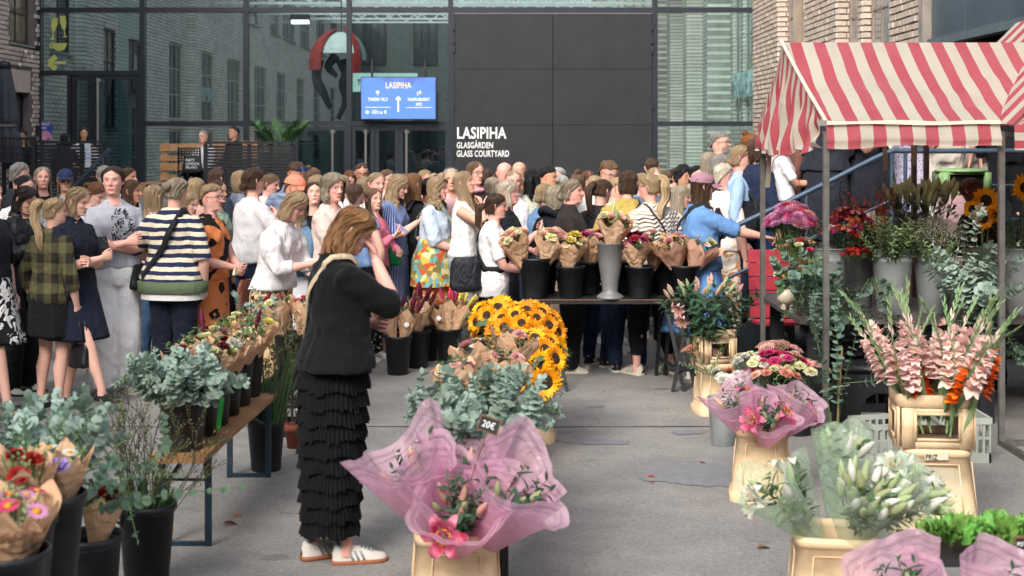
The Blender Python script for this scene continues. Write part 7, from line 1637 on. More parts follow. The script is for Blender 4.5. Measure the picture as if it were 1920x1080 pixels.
# sunflowers
for k,(x,D) in enumerate(((PX(955,8.5),8.5),(PX(985,9.2),9.2))): c_ = thing('flower_crate','cream flower crate under the sunflowers, %s one' % ('nearer','farther')[k],'crate',(x+.02,D,0),R(3)); crate_stand(c_,.38,.26,.26,.31)
def sunhead(root,p,d,sc,seed): h = put(sun_petals(seed),root,p,d,seed,sc,'flower_head'); ob('seed_disc',sun_centre(),h)
gs = random.Random(9)
sfb = ['large sunflower bunch behind the eucalyptus, upper cluster','sunflower bunch hanging over the cream crate, lower right cluster','small sunflower cluster at the far left of the sunflowers']
for j,(px,py,D,Rr,n,zf) in enumerate(((985,632,9.2,.22,44,.12),(1000,672,8.75,.17,26,.05),(932,606,9.45,.15,18,.08))):
    r = thing('sunflower_bunch',sfb[j],'sunflowers',(PX(px,D),D,PZ(py,D)),0,'bunches of sunflowers'); st_ = M()
    for k in range(n):
        th = math.acos(1-1.25*(k+.5)/n); a = k*2.4; d = A_((math.sin(th)*math.cos(a),math.sin(th)*math.sin(a)-.25,math.cos(th))); p = A_((d[0]*Rr*1.05,d[1]*Rr*.9,d[2]*Rr*.95)); sunhead(r,p,d,gs.uniform(.95,1.25),k % 4); st_.tube([p,p*.4+A_((0,0,-.06)),(0,0,-.28)],.004,4)
    stuff(st_.obj('stalks',[M_STEM],r))
    for k in range(10): a = k*2.4; put(leafy_sprig(k % 4,.20,.07,.022,7,'L_GRN',.3),r,(.4*Rr*math.cos(a),.4*Rr*math.sin(a),-.06),(math.cos(a)*1.2,math.sin(a)*1.2,.8),a,1,'stem')
r = thing('sunflower_bunch','two big sunflowers drooping beside the cream crate','sunflowers',(PX(1015,8.55),8.55,PZ(705,8.55)),0,'bunches of sunflowers')
for p,d,s_ in (((-.02,0,.07),(-.15,-1,.25),1.5),((.02,-.03,-.03),(.25,-1,-.1),1.7),((-.12,.02,-.03),(-.4,-.9,-.3),1.0),((.08,.02,.10),(.7,-.6,.3),1.3)): sunhead(r,p,d,s_,2)
for k in range(4): put(leafy_sprig(k,.16,.07,.022,5,'L_GRN',.3),r,(.0,0.03,-.03),(.6,-.2,-.7+.3*k),k,1,'stem')
# kraft + amaranth buckets on the ground left of the sunflowers
for k,(px,D,lab) in enumerate(((746,11.75,'front black bucket of dark red amaranth bouquets on the ground'),(783,12.1,'black bucket just behind the amaranth bucket'),(842,12.2,'black bucket of pink and orange kraft bouquets on the ground'),(800,12.5,'rear black bucket between the ground bouquets'))): bucket(lab,PX(px,D),D,0,.32,.118,group=BG)
am = [(737,11.74,.27,4,-14,'burg','plume','left'),(756,11.76,.27,2,14,'burg','plume','right'),(785,12.1,.30,0,6,'burg','plume','rear tall'),(834,12.2,.27,2,-18,'orange','carn','front orange'),(844,12.2,.28,0,4,'hot','plume','middle pink'),(852,12.2,.27,2,24,'lemon','plume','right leaning yellow'),(800,12.5,.28,0,-6,'peach','rose','rear left')]
for k,(px,D,z,tx,ty,c_,f_,lab) in enumerate(am): bouquet('kraft bouquet on the ground, %s one with %s flowers' % (lab,{'burg': 'dark red','orange': 'orange','hot': 'hot pink','lemon': 'pale yellow','peach': 'peach'}[c_]),PX(px,D),D,z,(tx,ty),((f_,c_,5),('carn','salmon',2)),.115,.25,'k',60+k,group='kraft bouquets in buckets before the crowd',sticker=k in (1,3),dome=.03,sc=1.1)
# ================================================================ on the trestle table
zT = .702
for k,(px,D,h,r_) in enumerate(((1003,11.1,.315,.132),(1070,11.12,.25,.115),(1103,11.4,.26,.118),(1020,11.45,.28,.12),(1200,11.1,.25,.118),(1170,11.42,.26,.115),(1284,11.12,.255,.125),(1248,11.42,.27,.12))):
    bucket('black bucket on the trestle table, '+('leftmost front','second front from the left','behind the grey vase on its left','leftmost rear','front one right of the grey vase','rear one right of the grey vase','rightmost front','rightmost rear')[k],PX(px,D),D,zT,h,r_,group=BG)
bucket('tall tapered light grey zinc vase with foot in the centre of the trestle table',PX(1144,11.08),11.08,zT,.43,.107,'vase',cat='vase')
bq = [(984,11.08,.93,2,-22,(('rose','peach',12),('ball','cream',4)),'k','left peach'),(1020,11.10,.93,0,16,(('rose','peach',12),('ball','cream',4)),'k','right peach'),(1066,11.13,.88,4,4,(('carn','orange',3),('ball','lemon',3),('daisy','cream',2)),'k','orange and yellow'),(1103,11.35,.90,0,12,(('carn','magenta',4),('rose','pinkp',3)),'k','magenta'),
      (1146,11.08,1.05,2,8,(('rose','peach',11),('ball','cream',3),('bud','budg',2)),'k','tall vase peach'),(1196,11.12,.88,4,-6,(('carn','magenta',4),('rose','burg',3),('daisy','lilac',2)),'k','dark magenta'),(1222,11.3,.90,2,12,(('rose','pinkp',3),('daisy','cream',2)),'k','brown rear'),(1270,11.12,.88,5,-14,(('daisy','cream',3),('rose','pinkp',2)),'p','peach paper left'),(1298,11.14,.88,4,20,(('daisy','white',3),('rose','cream',2)),'p','peach paper right'),(1280,11.35,.88,0,2,(('rose','pinkp',3),('daisy','lemon',2)),'p','peach paper rear')]
for k,(px,D,z,tx,ty,f_,m_,lab) in enumerate(bq): bouquet('%s bouquet in paper on the trestle table' % lab if 'paper' not in lab else '%s bouquet at the right of the trestle table' % lab,PX(px,D),D,z,(tx,ty),f_,.135 if m_ == 'k' else .15,.235,m_,80+k,group='wrapped bouquets on the trestle table',ng=9,dome=.075,sc=1.35)
# ================================================================ lilies in a cream crate right of the table
lc = thing('flower_crate','cream crate with collar holding lily buds beside the trestle table','crate',(PX(1340,10.1),10.1,0),R(10)); crate_stand(lc,.36,.22,.22,.27); crate_collar(lc,.362,.24,.235,.22)
r = bunch('leafy lily stems with pale pink buds in the cream crate by the table',PX(1328,10.1),10.1,.42,[leafy_sprig(k,.46,.10,.014,22,'L_DRK',.55,.3) for k in range(4)],24,.62,.08,'lily_bunch','lilies',seed=41)
gs = random.Random(4)
for k in range(26): a = k*2.4; rr = .22*math.sqrt((k+.5)/26); p = (rr*1.2*math.cos(a)-.03,rr*math.sin(a),.42+.06*gs.random()-.9*rr*rr); put(flower('bud',('budg','budp')[k % 2],0),r,p,(math.cos(a)*.7*rr/.2,math.sin(a)*.7*rr/.2,1),0,gs.uniform(.8,1.15),'bud')
for p,d in (((-.20,-.06,.33),(-.7,-.6,-.4)),((-.19,-.08,.26),(-.4,-.8,-.7))): put(flower('lily','pinkp',1),r,p,d,0,.8,'flower')
# carnations and sedum
bucket('black bucket of brownish sedum at the left of the carnations',PX(1322,10.2),10.2,0,.27,.10,group=BG)
r = thing('sedum_bunch','flat brownish pink sedum heads left of the carnations','flowers',(PX(1318,10.1),10.1,.28)); add_flowers(r,'sedum',['salmon','sedum'],9,.13,.14,.03,1.1,5)
bucket('black bucket of pink sedum behind the carnations',PX(1458,9.75),9.8,0,.38,.10,group=BG); r = thing('sedum_bunch','dusty pink sedum heads under the stall table corner','flowers',(PX(1462,9.7),9.75,.36)); add_flowers(r,'sedum',['sedum','pinkp'],9,.14,.14,.03,1.1,6)
bucket('grey zinc bucket under the white carnations',PX(1357,9.05),9.05,0,.30,.105,'zinc'); bucket('black bucket under the pink carnations',PX(1430,9.2),9.25,0,.30,.115,group=BG); bucket('black bucket under the peach carnations at the stall post',PX(1500,9.3),9.35,0,.28,.11,group=BG)
for px,D,z,cols,n,R_,lab,sd_ in ((1378,9.2,.27,['white','salmon','white','hot','white'],16,.17,'white and salmon carnations with daisies left in the row',7),(1415,9.35,.34,['white','cream'],16,.13,'cream white carnations in the middle of the row',8),(1465,9.3,.37,['hot','hot','peach'],14,.14,'hot pink carnations in the middle of the row',9),(1452,9.1,.30,['peach','salmon','cream'],14,.14,'peach carnations behind the right pink bouquet',10),(1508,9.35,.30,['salmon','cream','pinkp'],14,.15,'pale salmon carnations at the stall post',12)):
    r = thing('carnation_bunch',lab,'carnations',(PX(px,D),D,z)); add_flowers(r,'carn',cols,n,R_,.13,.03,1.15,sd_)
    for k in range(5): put(leafy_sprig(k % 4,.2,.05,.004,9,'L_LITE'),r,(0,0,0),(math.cos(k*2.4)*.7,math.sin(k*2.4)*.7,1),k,.9,'stem')
bunch('feathery pale green fern spray hanging at the sedum bucket',PX(1330,9.9),9.9,.30,[leafy_sprig(k+20,.26,.03,.003,20,'L_LITE') for k in range(3)],7,1.3,.03,'fern_spray','plant',seed=3,dirbias=(0,-.6))
# right pink bouquets in crate
cr = thing('flower_crate','cream crate under the right hand pink lily bouquets','crate',(PX(1435,7.6),7.72,0),R(-12)); crate_stand(cr,.385,.25,.25,.31)
X1 = PX(1435,7.6)
pink_bouquet('pink film lily bouquet in front on the right crate with an open lily',X1+.00,7.6,.31,(32,0),.155,.25,11,2,6); pink_bouquet('pink film lily bouquet leaning left on the right crate',X1-.06,7.72,.31,(12,-24),.165,.31,12,1,3); pink_bouquet('pink film lily bouquet leaning right on the right crate',X1+.08,7.74,.31,(14,28),.155,.28,13,1,4)
# tall potted eucalyptus with a cane by the stall post
bucket('black pot of the tall eucalyptus vine at the stall post',PX(1567,8.72),8.72,0,.17,.108,group=BG,cat='pot'); r = bunch('tall potted eucalyptus climbing a cane by the stall post',PX(1567,8.72),8.72,.12,[euc_sprig(30+k,.95,.026,16,True,.05) for k in range(3)],5,.12,.03,'potted_eucalyptus','plant',seed=2)
put(euc_sprig(40,.45,.022,12,True),r,(.02,0,.32),(1.2,-.1,.12),0,1,'stem'); mb = M(); mb.tube([(.0,-.02,0),(.035,-.02,.55)],.006,6); mb.obj('cane',[mat('bamboo',srgb(.72,.56,.38),rough=.6)],r)
mb = M(); mb.lathe([(0,.0),(.1,0)],20); mb.obj('soil',[M_SOIL],r,(0,0,.035))
# gladioli
gc = thing('flower_crate','tall cream crate with collar window full of gladioli at right','crate',(PX(1755,7.0),7.08,0),R(-6)); crate_stand(gc,.43,.33,.30,.40); crate_collar(gc,.432,.26,.35,.30)
text('PRIZ',.035,(-.06,-.181,.385),gc,M_BLACK,.8,.01,.001,(R(84),0,0),name='marker_writing')
lb_ = M(); lb_.raw([(-.055,0,0),(.06,0,.004),(.056,.0,.032),(-.05,0,.036)],[(0,1,2,3)]); lb_.obj('torn_label',[mat('label_paper',srgb(.80,.74,.64),rough=.9)],gc,(-.01,-.179,.38),(R(-6),0,0))
bunch('gladioli stems in pale pink bloom filling the tall cream crate',PX(1750,7.05),7.05,.56,[glad_spike(k,'gladp') for k in range(5)],25,.58,.13,'gladiolus_bunch','gladioli',seed=51,sc=(.85,1.15))
bunch('gladioli stems with bright orange blooms among the pink ones',PX(1765,6.95),6.95,.50,[glad_spike(k+10,'gorange') for k in range(3)],6,.36,.10,'gladiolus_bunch','gladioli',seed=52,sc=(.8,1.0))
# white lilies in film
wc = thing('flower_crate','cream crate under the white lily bouquets in the right foreground','crate',(PX(1572,5.6),5.68,0),R(-8)); crate_stand(wc,.385,.30,.30,.36)
X2 = PX(1575,5.6)
def white_bouquet(label,x,y,z,tilt,R_,H,seed,m,nb=10,nf=3):
    r = thing('lily_bouquet',label,'bouquet',(x,y,z),0,'white lily bouquets in printed film'); r.rotation_euler = (R(tilt[0]),R(tilt[1]),0); film_cone(r,m,R_,H,seed,R(10),R(300),.05,(0,0),.035); g = random.Random(seed)
    for k in range(nb): a = k*2.4; rr = R_*.62*math.sqrt((k+.5)/nb); put(flower('bud',('budg','budg','white')[k % 3],0),r,(rr*math.cos(a),rr*math.sin(a),H*.74),(math.cos(a)*.55,math.sin(a)*.55-.2,1),g.uniform(0,6),g.uniform(.9,1.3),'bud')
    for k in range(nf): a = k*2.1+1; rr = R_*.6; put(flower('lily','white',k % 3),r,(rr*math.cos(a),rr*math.sin(a),H*.78),(math.cos(a)*.8,math.sin(a)*.8-.3,.8),g.uniform(0,6),1.0,'flower')
    for k in range(8): a = k*2.4; put(leafy_sprig(k % 4,.34,.085,.014,14,'L_GRN',.6),r,(0,0,.06),(math.cos(a)*.3,math.sin(a)*.3,1),a,g.uniform(.8,1.05)*H/.42,'stem')
    return r
white_bouquet('white lily bouquet in green printed film leaning far left',X2-.08,5.62,.34,(10,-34),.15,.36,21,M_FGRN,3,2); white_bouquet('white lily bouquet in clear film with fat green buds in the centre',X2+.04,5.60,.33,(24,12),.20,.33,22,M_FCLR,30,1); white_bouquet('white lily bouquet in clear film leaning right with glossy wrap',X2+.12,5.68,.33,(14,40),.18,.38,23,M_FCLR,24,2); white_bouquet('white lily bouquet in green dotted film standing at the back',X2+.05,5.9,.36,(-4,6),.12,.36,24,M_FGRN,6,1)
# lower right corner
bc = thing('flower_crate','cream crate hidden under the pink bouquets in the lower right corner','crate',(PX(1760,4.9),4.9,0)); crate_stand(bc,.36,.3,.3,.36)
pink_bouquet('pink film lily bouquet at the bottom edge leaning left',PX(1745,4.85),4.8,.22,(14,-32),.19,.34,31,0,3); pink_bouquet('pink film lily bouquet at the bottom edge leaning right',PX(1800,4.85),4.78,.20,(18,30),.20,.34,32,0,4)
sd_ = thing('wooden_stand','low dark stand carrying the lettuce tray in the lower right corner','stand',(PX(1860,5.35),5.45,0)); mb = M(); mb.box((-.28,-.2,.36),(.3,.2,.39)); mb.obj('stand_top',[M_TBLK],sd_,smooth=False); [ (lambda p: (p.box((x,y,0),(x+.04,y+.04,.358)),p.obj('leg',[M_BLACK],sd_,smooth=False)))(M()) for x in (-.27,.25) for y in (-.19,.15)]
gs = random.Random(3)
for j,(x,lab) in enumerate(((-.13,'left'),(.03,'middle'),(.18,'right'))):
    r = thing('lettuce_plant','bright green curly lettuce, %s one on the low stand' % lab,'lettuce',(PX(1860,5.35)+x,5.40,.395),0,'curly lettuces on the low stand')
    for k in range(34): a = k*2.4; s_ = .2+1.1*(k/34); put(lettuce_leaf(k % 5),r,(.05*s_*math.cos(a),.05*s_*math.sin(a),.03),(math.cos(a)*s_,math.sin(a)*s_,1),a,gs.uniform(.8,1.2),'leaf')
sgn = thing('price_tag','chalkboard plant sign at the right edge above the lettuce','price tag',(PX(1921,5.2),5.2,PZ(1030,5.2))); mb = M(); mb.box((-.032,0,-.04),(.06,.006,.04)); mb.obj('board',[M_BLACK],sgn,smooth=False); mb = M(); [mb.box(a,b) for a,b in (((-.038,-.003,-.046),(.066,.007,-.0402)),((-.038,-.003,.0402),(.066,.007,.046)),((-.038,-.003,-.04),(-.0322,.007,.04)))]; mb.box((.0,.001,-.13),(.012,.005,-.0465)); mb.obj('frame',[MATS['worn_wood']],sgn,smooth=False); text('POTTED',.022,(-.028,-.002,.012),sgn,M_WHITE,.75,.01,.0005); text('30',.024,(-.022,-.002,-.020),sgn,M_WHITE,.8,.01,.0005)
# ================================================================ stall table display
zS = .722
for k,(px,D,h,r_) in enumerate(((1552,9.95,.46,.142),(1608,10.35,.46,.135),(1673,9.95,.455,.148),(1750,9.98,.46,.142),(1915,9.95,.46,.145))): bucket('tall galvanised bucket on the stall table, '+('leftmost with carnations','darker one behind the stall post','middle with mixed greens','right one with gypsophila','at the right edge behind the post')[k],PX(px,D),D,zS,h,r_,'zinc',group='galvanised buckets on the stall table')
zF = zS+.40
r = bunch('pink and lilac chrysanthemums on leafy stems at the left of the stall',PX(1505,9.95),9.92,zF-.02,[leafy_sprig(k,.26,.05,.008,12,'L_GRN') for k in range(3)],12,.5,.07,'chrysanthemum_bunch','flowers',seed=5,dirbias=(-.25,0)); add_flowers(r,'mum',['lilac','pinkp','lilac','lilac','hot','lilac'],60,.16,.24,.12,1.35,8,True,-.08)
r = bunch('magenta, red and orange alstroemeria bunch at the left of the stall',PX(1590,10.1),10.05,zF,[leafy_sprig(k,.24,.06,.010,12,'L_DRK') for k in range(3)],14,.7,.08,'alstroemeria_bunch','flowers',seed=7); add_flowers(r,'alst',['magenta','red','magenta','orange','pinkp','salmon'],56,.20,.14,.17,1.0,9,True)
r = thing('alstroemeria_bunch','bright red alstroemeria blooms hanging low by the stall post','flowers',(PX(1600,9.85),9.85,zF-.04)); add_flowers(r,'alst',['red'],10,.10,.05,.03,1.0,4,True,tilt=6)
bunch('orange crocosmia sprays high above the stall greens',PX(1640,10.2),10.2,zF+.02,[croco(k) for k in range(3)],15,.40,.09,'crocosmia_bunch','flowers',seed=9,sc=(.9,1.2),dirbias=(-.12,0))
bunch('mixed grey-green foliage filling the middle stall bucket',PX(1668,9.95),9.95,zF-.06,[leafy_sprig(k+4,.34,.045,.008,24,m_) for k,m_ in enumerate(('L_LITE','L_LITE','L_GRN','L_LITE'))],85,.8,.10,'foliage_bunch','foliage',seed=10)
bunch('dark lily stems with pointed green buds on the stall',PX(1722,10.1),10.1,zF+.02,[leafy_sprig(k+9,.42,.09,.012,18,'L_DRK',1.1,.2) for k in range(3)],15,.38,.10,'lily_bunch','lilies',seed=13)
r = thing('lily_bunch','closed olive green lily buds clustered above the stall stems','lilies',(PX(1728,10.1),10.1,zF+.30)); gs = random.Random(1)
for k in range(44): a = k*2.4; rr = .19*math.sqrt((k+.5)/26); put(flower('bud','budg',0),r,(rr*math.cos(a),rr*.7*math.sin(a),.04+.10*gs.random()),(math.cos(a)*.3,math.sin(a)*.3,1),0,gs.uniform(1.0,1.5),'bud')
r = bunch('white gypsophila cloud in the right stall bucket',PX(1752,9.9),9.9,zF-.04,[leafy_sprig(k+4,.26,.03,.006,18,'L_LITE') for k in range(3)],30,.9,.10,'gypsophila_bunch','flowers',seed=14)
add_flowers(r,'gyp',['white'],34,.17,.15,.11,1.1,2,True)
r = thing('sunflower_bunch','three tall sunflowers standing at the right of the stall','sunflowers',(PX(1845,9.9),9.9,zS+.4),0,'bunches of sunflowers'); st_ = M()
for px,py,s_,d in ((1846,376,1.25,(0,-1,.15)),(1842,410,1.0,(.1,-1,-.15)),(1822,392,.85,(-.6,-.8,.2)),(1862,402,.7,(.6,-.7,0))):
    p = A_((PX(px,9.9)-PX(1845,9.9),-.02,PZ(py,9.9)-zS-.4)); sunhead(r,p,d,s_*1.2,1); st_.tube([p+A_((0,.02,0)),(p[0]*.6,.03,p[2]-.12),(.0,.05,-.3)],.005,5)
stuff(st_.obj('stalks',[M_STEM],r)); [put(leafy_sprig(k,.2,.09,.03,5,'L_OLV',.3),r,(.02,.03,-.15),(.5*(-1)**k,-.2,.9),k,1,'stem') for k in range(4)]
bucket('galvanised bucket holding the tall sunflowers behind the stall eucalyptus',PX(1838,10.3),10.3,zS,.42,.13,'zinc',group='galvanised buckets on the stall table')
r = thing('sunflower_bunch','single sunflower cut by the right edge of the stall','sunflowers',(PX(1916,9.95),9.9,PZ(352,9.9)),0,'bunches of sunflowers'); sunhead(r,A_((0,0,0)),(.1,-1,.1),1.45,3); mb = M(); mb.tube([(0,.02,0),(0,.04,-.4)],.005,5); mb.obj('stalk',[M_STEM],r)
bunch('green filler foliage in the bucket at the right edge of the stall',PX(1905,10),9.95,zF-.05,[leafy_sprig(k+4,.30,.04,.007,20,'L_GRN') for k in range(3)],20,.6,.09,'foliage_bunch','foliage',seed=16)
bunch('thick bundle of blue eucalyptus leaning over the stall table at right',PX(1828,9.55),9.5,.80,[euc_sprig(50+k,.42,.030,12) for k in range(4)],22,.95,.06,'eucalyptus_bunch','eucalyptus',seed=18,dirbias=(-.25,-.2))
bunch('eucalyptus branches hanging down from the stall table at right',PX(1840,9.4),9.42,.80,[euc_sprig(60+k,.55,.026,14,True) for k in range(3)],12,.35,.07,'eucalyptus_bunch','eucalyptus',seed=19,dirbias=(.05,-.5))
for k,o in enumerate([o for o in bpy.data.objects if o.get('label','').startswith('eucalyptus branches hanging')]): o.rotation_euler = (R(150),0,0); o.location.z = .95
bunch('tall eucalyptus stem rising before the litter bin',PX(1812,9.6),9.6,.85,[euc_sprig(71,.62,.022,14)],3,.10,.04,'eucalyptus_bunch','eucalyptus',seed=20)
bunch('dark round leaved eucalyptus hanging over the left table corner',PX(1528,9.62),9.62,.98,[euc_sprig(80+k,.52,.030,13,True) for k in range(3)],10,.5,.05,'eucalyptus_bunch','eucalyptus',seed=22)
for o in [o for o in bpy.data.objects if o.get('label','').startswith('dark round leaved')]: o.rotation_euler = (R(165),R(-12),0); o.location.z = 1.14
bunch('light green eucalyptus tuft beside the glass vase',PX(1500,9.75),9.75,.86,[euc_sprig(85+k,.30,.026,8,True) for k in range(3)],12,.8,.04,'eucalyptus_bunch','eucalyptus',seed=24,dirbias=(.1,-.2))
bunch('eucalyptus twigs drooping across the middle zinc bucket',PX(1640,9.62),9.66,1.0,[euc_sprig(90+k,.40,.018,11,True) for k in range(3)],6,.9,.03,'eucalyptus_bunch','eucalyptus',seed=26)
for o in [o for o in bpy.data.objects if o.get('label','').startswith('eucalyptus twigs drooping')]: o.rotation_euler = (R(140),0,0)
# small vases
pv = thing('pig_vase','small cream ceramic pig shaped vase with flowers on the table corner','vase',(PX(1476,10.2),10.2,zS)); M_CER = mat('ceramic_cream',srgb(.84,.80,.70),rough=.3); mb = M(); mb.lathe([(0,.035),(.05,.038),(.072,.075),(.07,.115),(.045,.15),(.035,.16),(.03,.158),(.03,.12)],22); mb.obj('vase_body',[M_CER],pv)
for a in (.7,2.4,3.9,5.4): mb = M(); mb.tube([(.038*math.cos(a),.038*math.sin(a),0),(.036*math.cos(a),.036*math.sin(a),.05)],[.014,.018],8); mb.obj('foot',[M_CER],pv)
mb = M(); mb.tube([(.05,-.045,.09),(.075,-.055,.09)],[.022,.02],10); mb.obj('snout',[M_CER],pv)
for s_ in (-1,1): mb = M(); mb.tube([(.04+.02*s_,-.03,.14),(.045+.03*s_,-.035,.165)],[.012,.002],6); mb.obj('ear',[M_CER],pv)
r = thing('posy','small posy of yellow, white and pink blooms in the pig vase','flowers',(PX(1474,10.2),10.2,zS+.14)); add_flowers(r,'ball',['cream','pinkp','lilac','yellow'],9,.075,.10,.03,1.25,3); [put(leafy_sprig(k,.12,.10,.03,4,'L_GRN',.3),r,(0,0,0),(math.cos(k*2)*1.2,math.sin(k*2)*1.2,.6),k,.8,'stem') for k in range(5)]
gv = thing('glass_vase','clear glass vase showing green stems next to the pig vase','vase',(PX(1505,9.9),9.85,zS)); mb = M(); mb.lathe([(0,.002),(.055,.004),(.048,.10),(.058,.27),(.056,.27),(.046,.10),(.05,.012),(0,.01)],24); mb.obj('glass',[M_CLEAR],gv)
r = thing('wildflower_bunch','pale pink and white wild flowers standing in the glass vase','flowers',(PX(1500,9.88),9.85,zS+.01)); add_flowers(r,'rose',['white','peach','hot','cream'],12,.10,.44,.06,1.0,13); [put(leafy_sprig(k+4,.42,.05,.006,14,'L_LITE'),r,(0,0,.02),(math.cos(k*2.4)*.3-.1,math.sin(k*2.4)*.3,1),k,1,'stem') for k in range(7)]
add_flowers(thing('wildflower_bunch','cream and salmon flowers behind the glass vase','flowers',(PX(1478,10.4),10.4,zS+.1)),'alst',['cream','salmon','hot'],12,.10,.30,.05,.9,14)
gt_ = thing('small_tin','small pale zinc can beside the glass vase on the stall table','can',(PX(1532,9.72),9.70,zS),0,me=bucket_mesh('zinc',.17,.06))
# fallen petals and leaves
def petal_on_ground(px,py,m,s_,label,cat='petal',name='fallen_petal'):
    D = CH*F/(py-HY); o = thing(name,label,cat,(PX(px,D),D,.006)); mb = M(); leafq(mb,(0,0,.004),(1,.3,.1),(0,0,1),s_,s_*.3,0,.3,4,fold=.4); mb.obj('blade',[m],o)
petal_on_ground(1128,735,PM['hot'],.03,'tiny pink petal on the asphalt below the trestle table'); petal_on_ground(1312,870,PM['red'],.04,'small red petal on the repaired asphalt patch'); petal_on_ground(1214,896,PM['orange'],.05,'orange petal at the left of the repaired patch'); petal_on_ground(1218,908,PM['red'],.03,'red petal just below the orange one'); petal_on_ground(420,985,PM['burg'],.07,'dark curled leaf on the ground right of the bench leg','leaf','fallen_leaf'); petal_on_ground(436,969,PM['orange'],.05,'small orange leaf on the ground right of the bench leg','leaf','fallen_leaf'); petal_on_ground(1467,967,PM['burg'],.06,'brown leaf on the ground left of the white lilies','leaf','fallen_leaf'); petal_on_ground(1420,1030,mat('dry_leaf',srgb(.45,.36,.26)),.07,'dry brown leaf on the ground left of the lower cream crate','leaf','fallen_leaf')
# ================================================================ the crowd
def K(c,pat=None,c2=None,**k): return cloth('cloth_'+'_'.join([str(c),str(pat or ''),str(c2 or '')]+[str(v) for v in k.values()]).replace('#',''),c,c2,pat,**k)
WHT,CRM,BLK,NVY,DKN,GRY = '#e4e0dc','#ddd2c6','#121317','#1b2338','#14161d','#a9abb4'
DEN,BLU = '#43607f','#6a93bd'
def bag(info,label,kind,c,side=1,low=.98,size=(.26,.10,.22),pos=None,sw=.016,name='shoulder_bag',strap_c=None,e=.036,do_strap=True,seed=1):
    r = bag_root(info,name,label,'bag' if kind != 'back' else 'backpack'); m_ = K(c,rough=.5) if isinstance(c,str) else c
    if do_strap and kind == 'cross': mb = M(); strap(mb,info,side,low,e,sw); mb.obj('strap',[K(strap_c or c,rough=.7)],r)
    if kind == 'back':
        mb = M(); soft_bag(mb,(0,.215*info['w'],1.17),(.28,.16,.40),0,seed=seed,xf=info['body']); soft_bag(mb,(0,.30*info['w'],1.08),(.21,.06,.18),0,seed=2,xf=info['body']); mb.obj('pack_body',[m_],r)
        mb = M()
        for s_ in (-1,1): mb.grid(info['body'](np.array([[(s_*(.10+dx),y,z) for dx in (-.022,.022)] for y,z in ((.15,1.33),(.08,1.415),(.0,1.415),(-.10,1.34),(-.145,1.22),(-.10,1.10),(.0,1.05),(.13,1.02))])))
        mb.obj('strap',[m_],r)
    else:
        p = pos or (-side*.20*info['w'],.02,low-.02); mb = M(); soft_bag(mb,p,size,0,seed=seed,rz=(PI/2 if abs(p[0]) > .15 else 0),xf=info['body']); mb.obj('bag_body',[m_],r)
    return r
def held(info,name,label,cat,p,fn):
    r = bag_root(info,name,label,cat); fn(r,lambda V: info['body'](A_(V)+A_(p))); return r
def phone(info,k,label,c='#15161a'):
    w_ = info['wr'][k]; d = nrm(w_-info['el'][k]); p = w_+d*.10+A_((0,0,.02))
    def fn(r,xf):
        mb = M(); mb.box((-.036,-.07,-.004),(.036,.07,.004)); V = rotx(mb.V(),R(35)); mb.setV(xf(V)); mb.obj('phone_body',[mat('phone_'+c[1:],srgb(c),rough=.25)],r,smooth=False)
    held(info,'phone',label,'phone',p,fn)
p_ = person
# --- left group
a = p_(1,'person at the far left edge in black and white print dress, stepping forward',-22,10.1,335,yaw=70,hair=('brown','bob'),top_=K(DKN),sleeve='elbow',bot=('dress',K('#d8d6d2','bold','#17171a',f=11)),shoe='mule',legs=((-.09,-.28,0),(.08,.20,0)),hemz=.50,pose='down')
a = p_(2,'person with dark chin length bob looking down, in a black leather blazer',38,10.9,341,yaw=62,look=(0,26),hair=('dark','bob'),top_=K('#17181c',rough=.38,wr=.9),sleeve='long',bot=('wide',K(BLK)),pose='phone1',shoe='sneaker_stripe',collar=K('#17181c',rough=.38,wr=.9),hem=.80,extra=('open',))
a = p_(3,'person with long blonde ponytail in an olive checked shirt and short black skirt',98,10.25,369,yaw=150,look=(-38,0),hair=('blonde','ponyhi'),top_=K('#5c5638','plaid','#22201a',f=7),sleeve='three',bot=('skirt',K(BLK)),hem=.84,hemz=.58,flare=1.12,pose='down',shoe='flat',w=1.05)
PEOPLE[3]['lab'] = 1
def handbag(r,xf):
    mb = M(); soft_bag(mb,(0,0,-.30),(.21,.11,.19),seed=4); mb.setV(xf(mb.V())); mb.obj('bag_body',[mat('leather_black',(.010,.010,.012),rough=.35,bs=60,bst=.2)],r); mb = M()
    for y in (-.03,.03): mb.tube([(-.06,y,-.21),(-.035,y,-.05),(0,y,.0),(.035,y,-.05),(.06,y,-.21)],.006,6)
    mb.setV(xf(mb.V())); mb.obj('strap',[MATS['leather_black']],r); mb = M(); mb.lathe([(0,.014),(.010,.010),(.012,0)],8,at=(0,0,0)); V = rotx(mb.V(),R(90))+A_((0,-.06,-.215)); mb.setV(xf(V)); mb.obj('clasp',[mat('gold',srgb(.80,.62,.42),rough=.3,metal=.9)],r)
held(a,'handbag','small black leather handbag with gold clasp dangling from the hand of the plaid shirt person','handbag',a['wr'][0]+A_((-.02,-.01,-.10)),handbag)
a = p_(4,'person in navy t-shirt and navy skirt with one bare leg stretched out towards the right',137,10.35,346,yaw=66,look=(8,14),hair=('light','bob'),top_=K('#181d2b'),bot=('skirt',K('#171d2e')),hem=.88,hemz=.52,flare=1.3,pose='crossed',shoe='flat',legs=((-.09,-.42,0),(.08,.10,0)),w=1.05,closed=True)
bag(a,'flat black leather shoulder bag with a gold edge on the navy t-shirt person','hip','#1d2126',-1,.95,(.26,.06,.24),(-.19,-.03,.96),seed=3,do_strap=False)
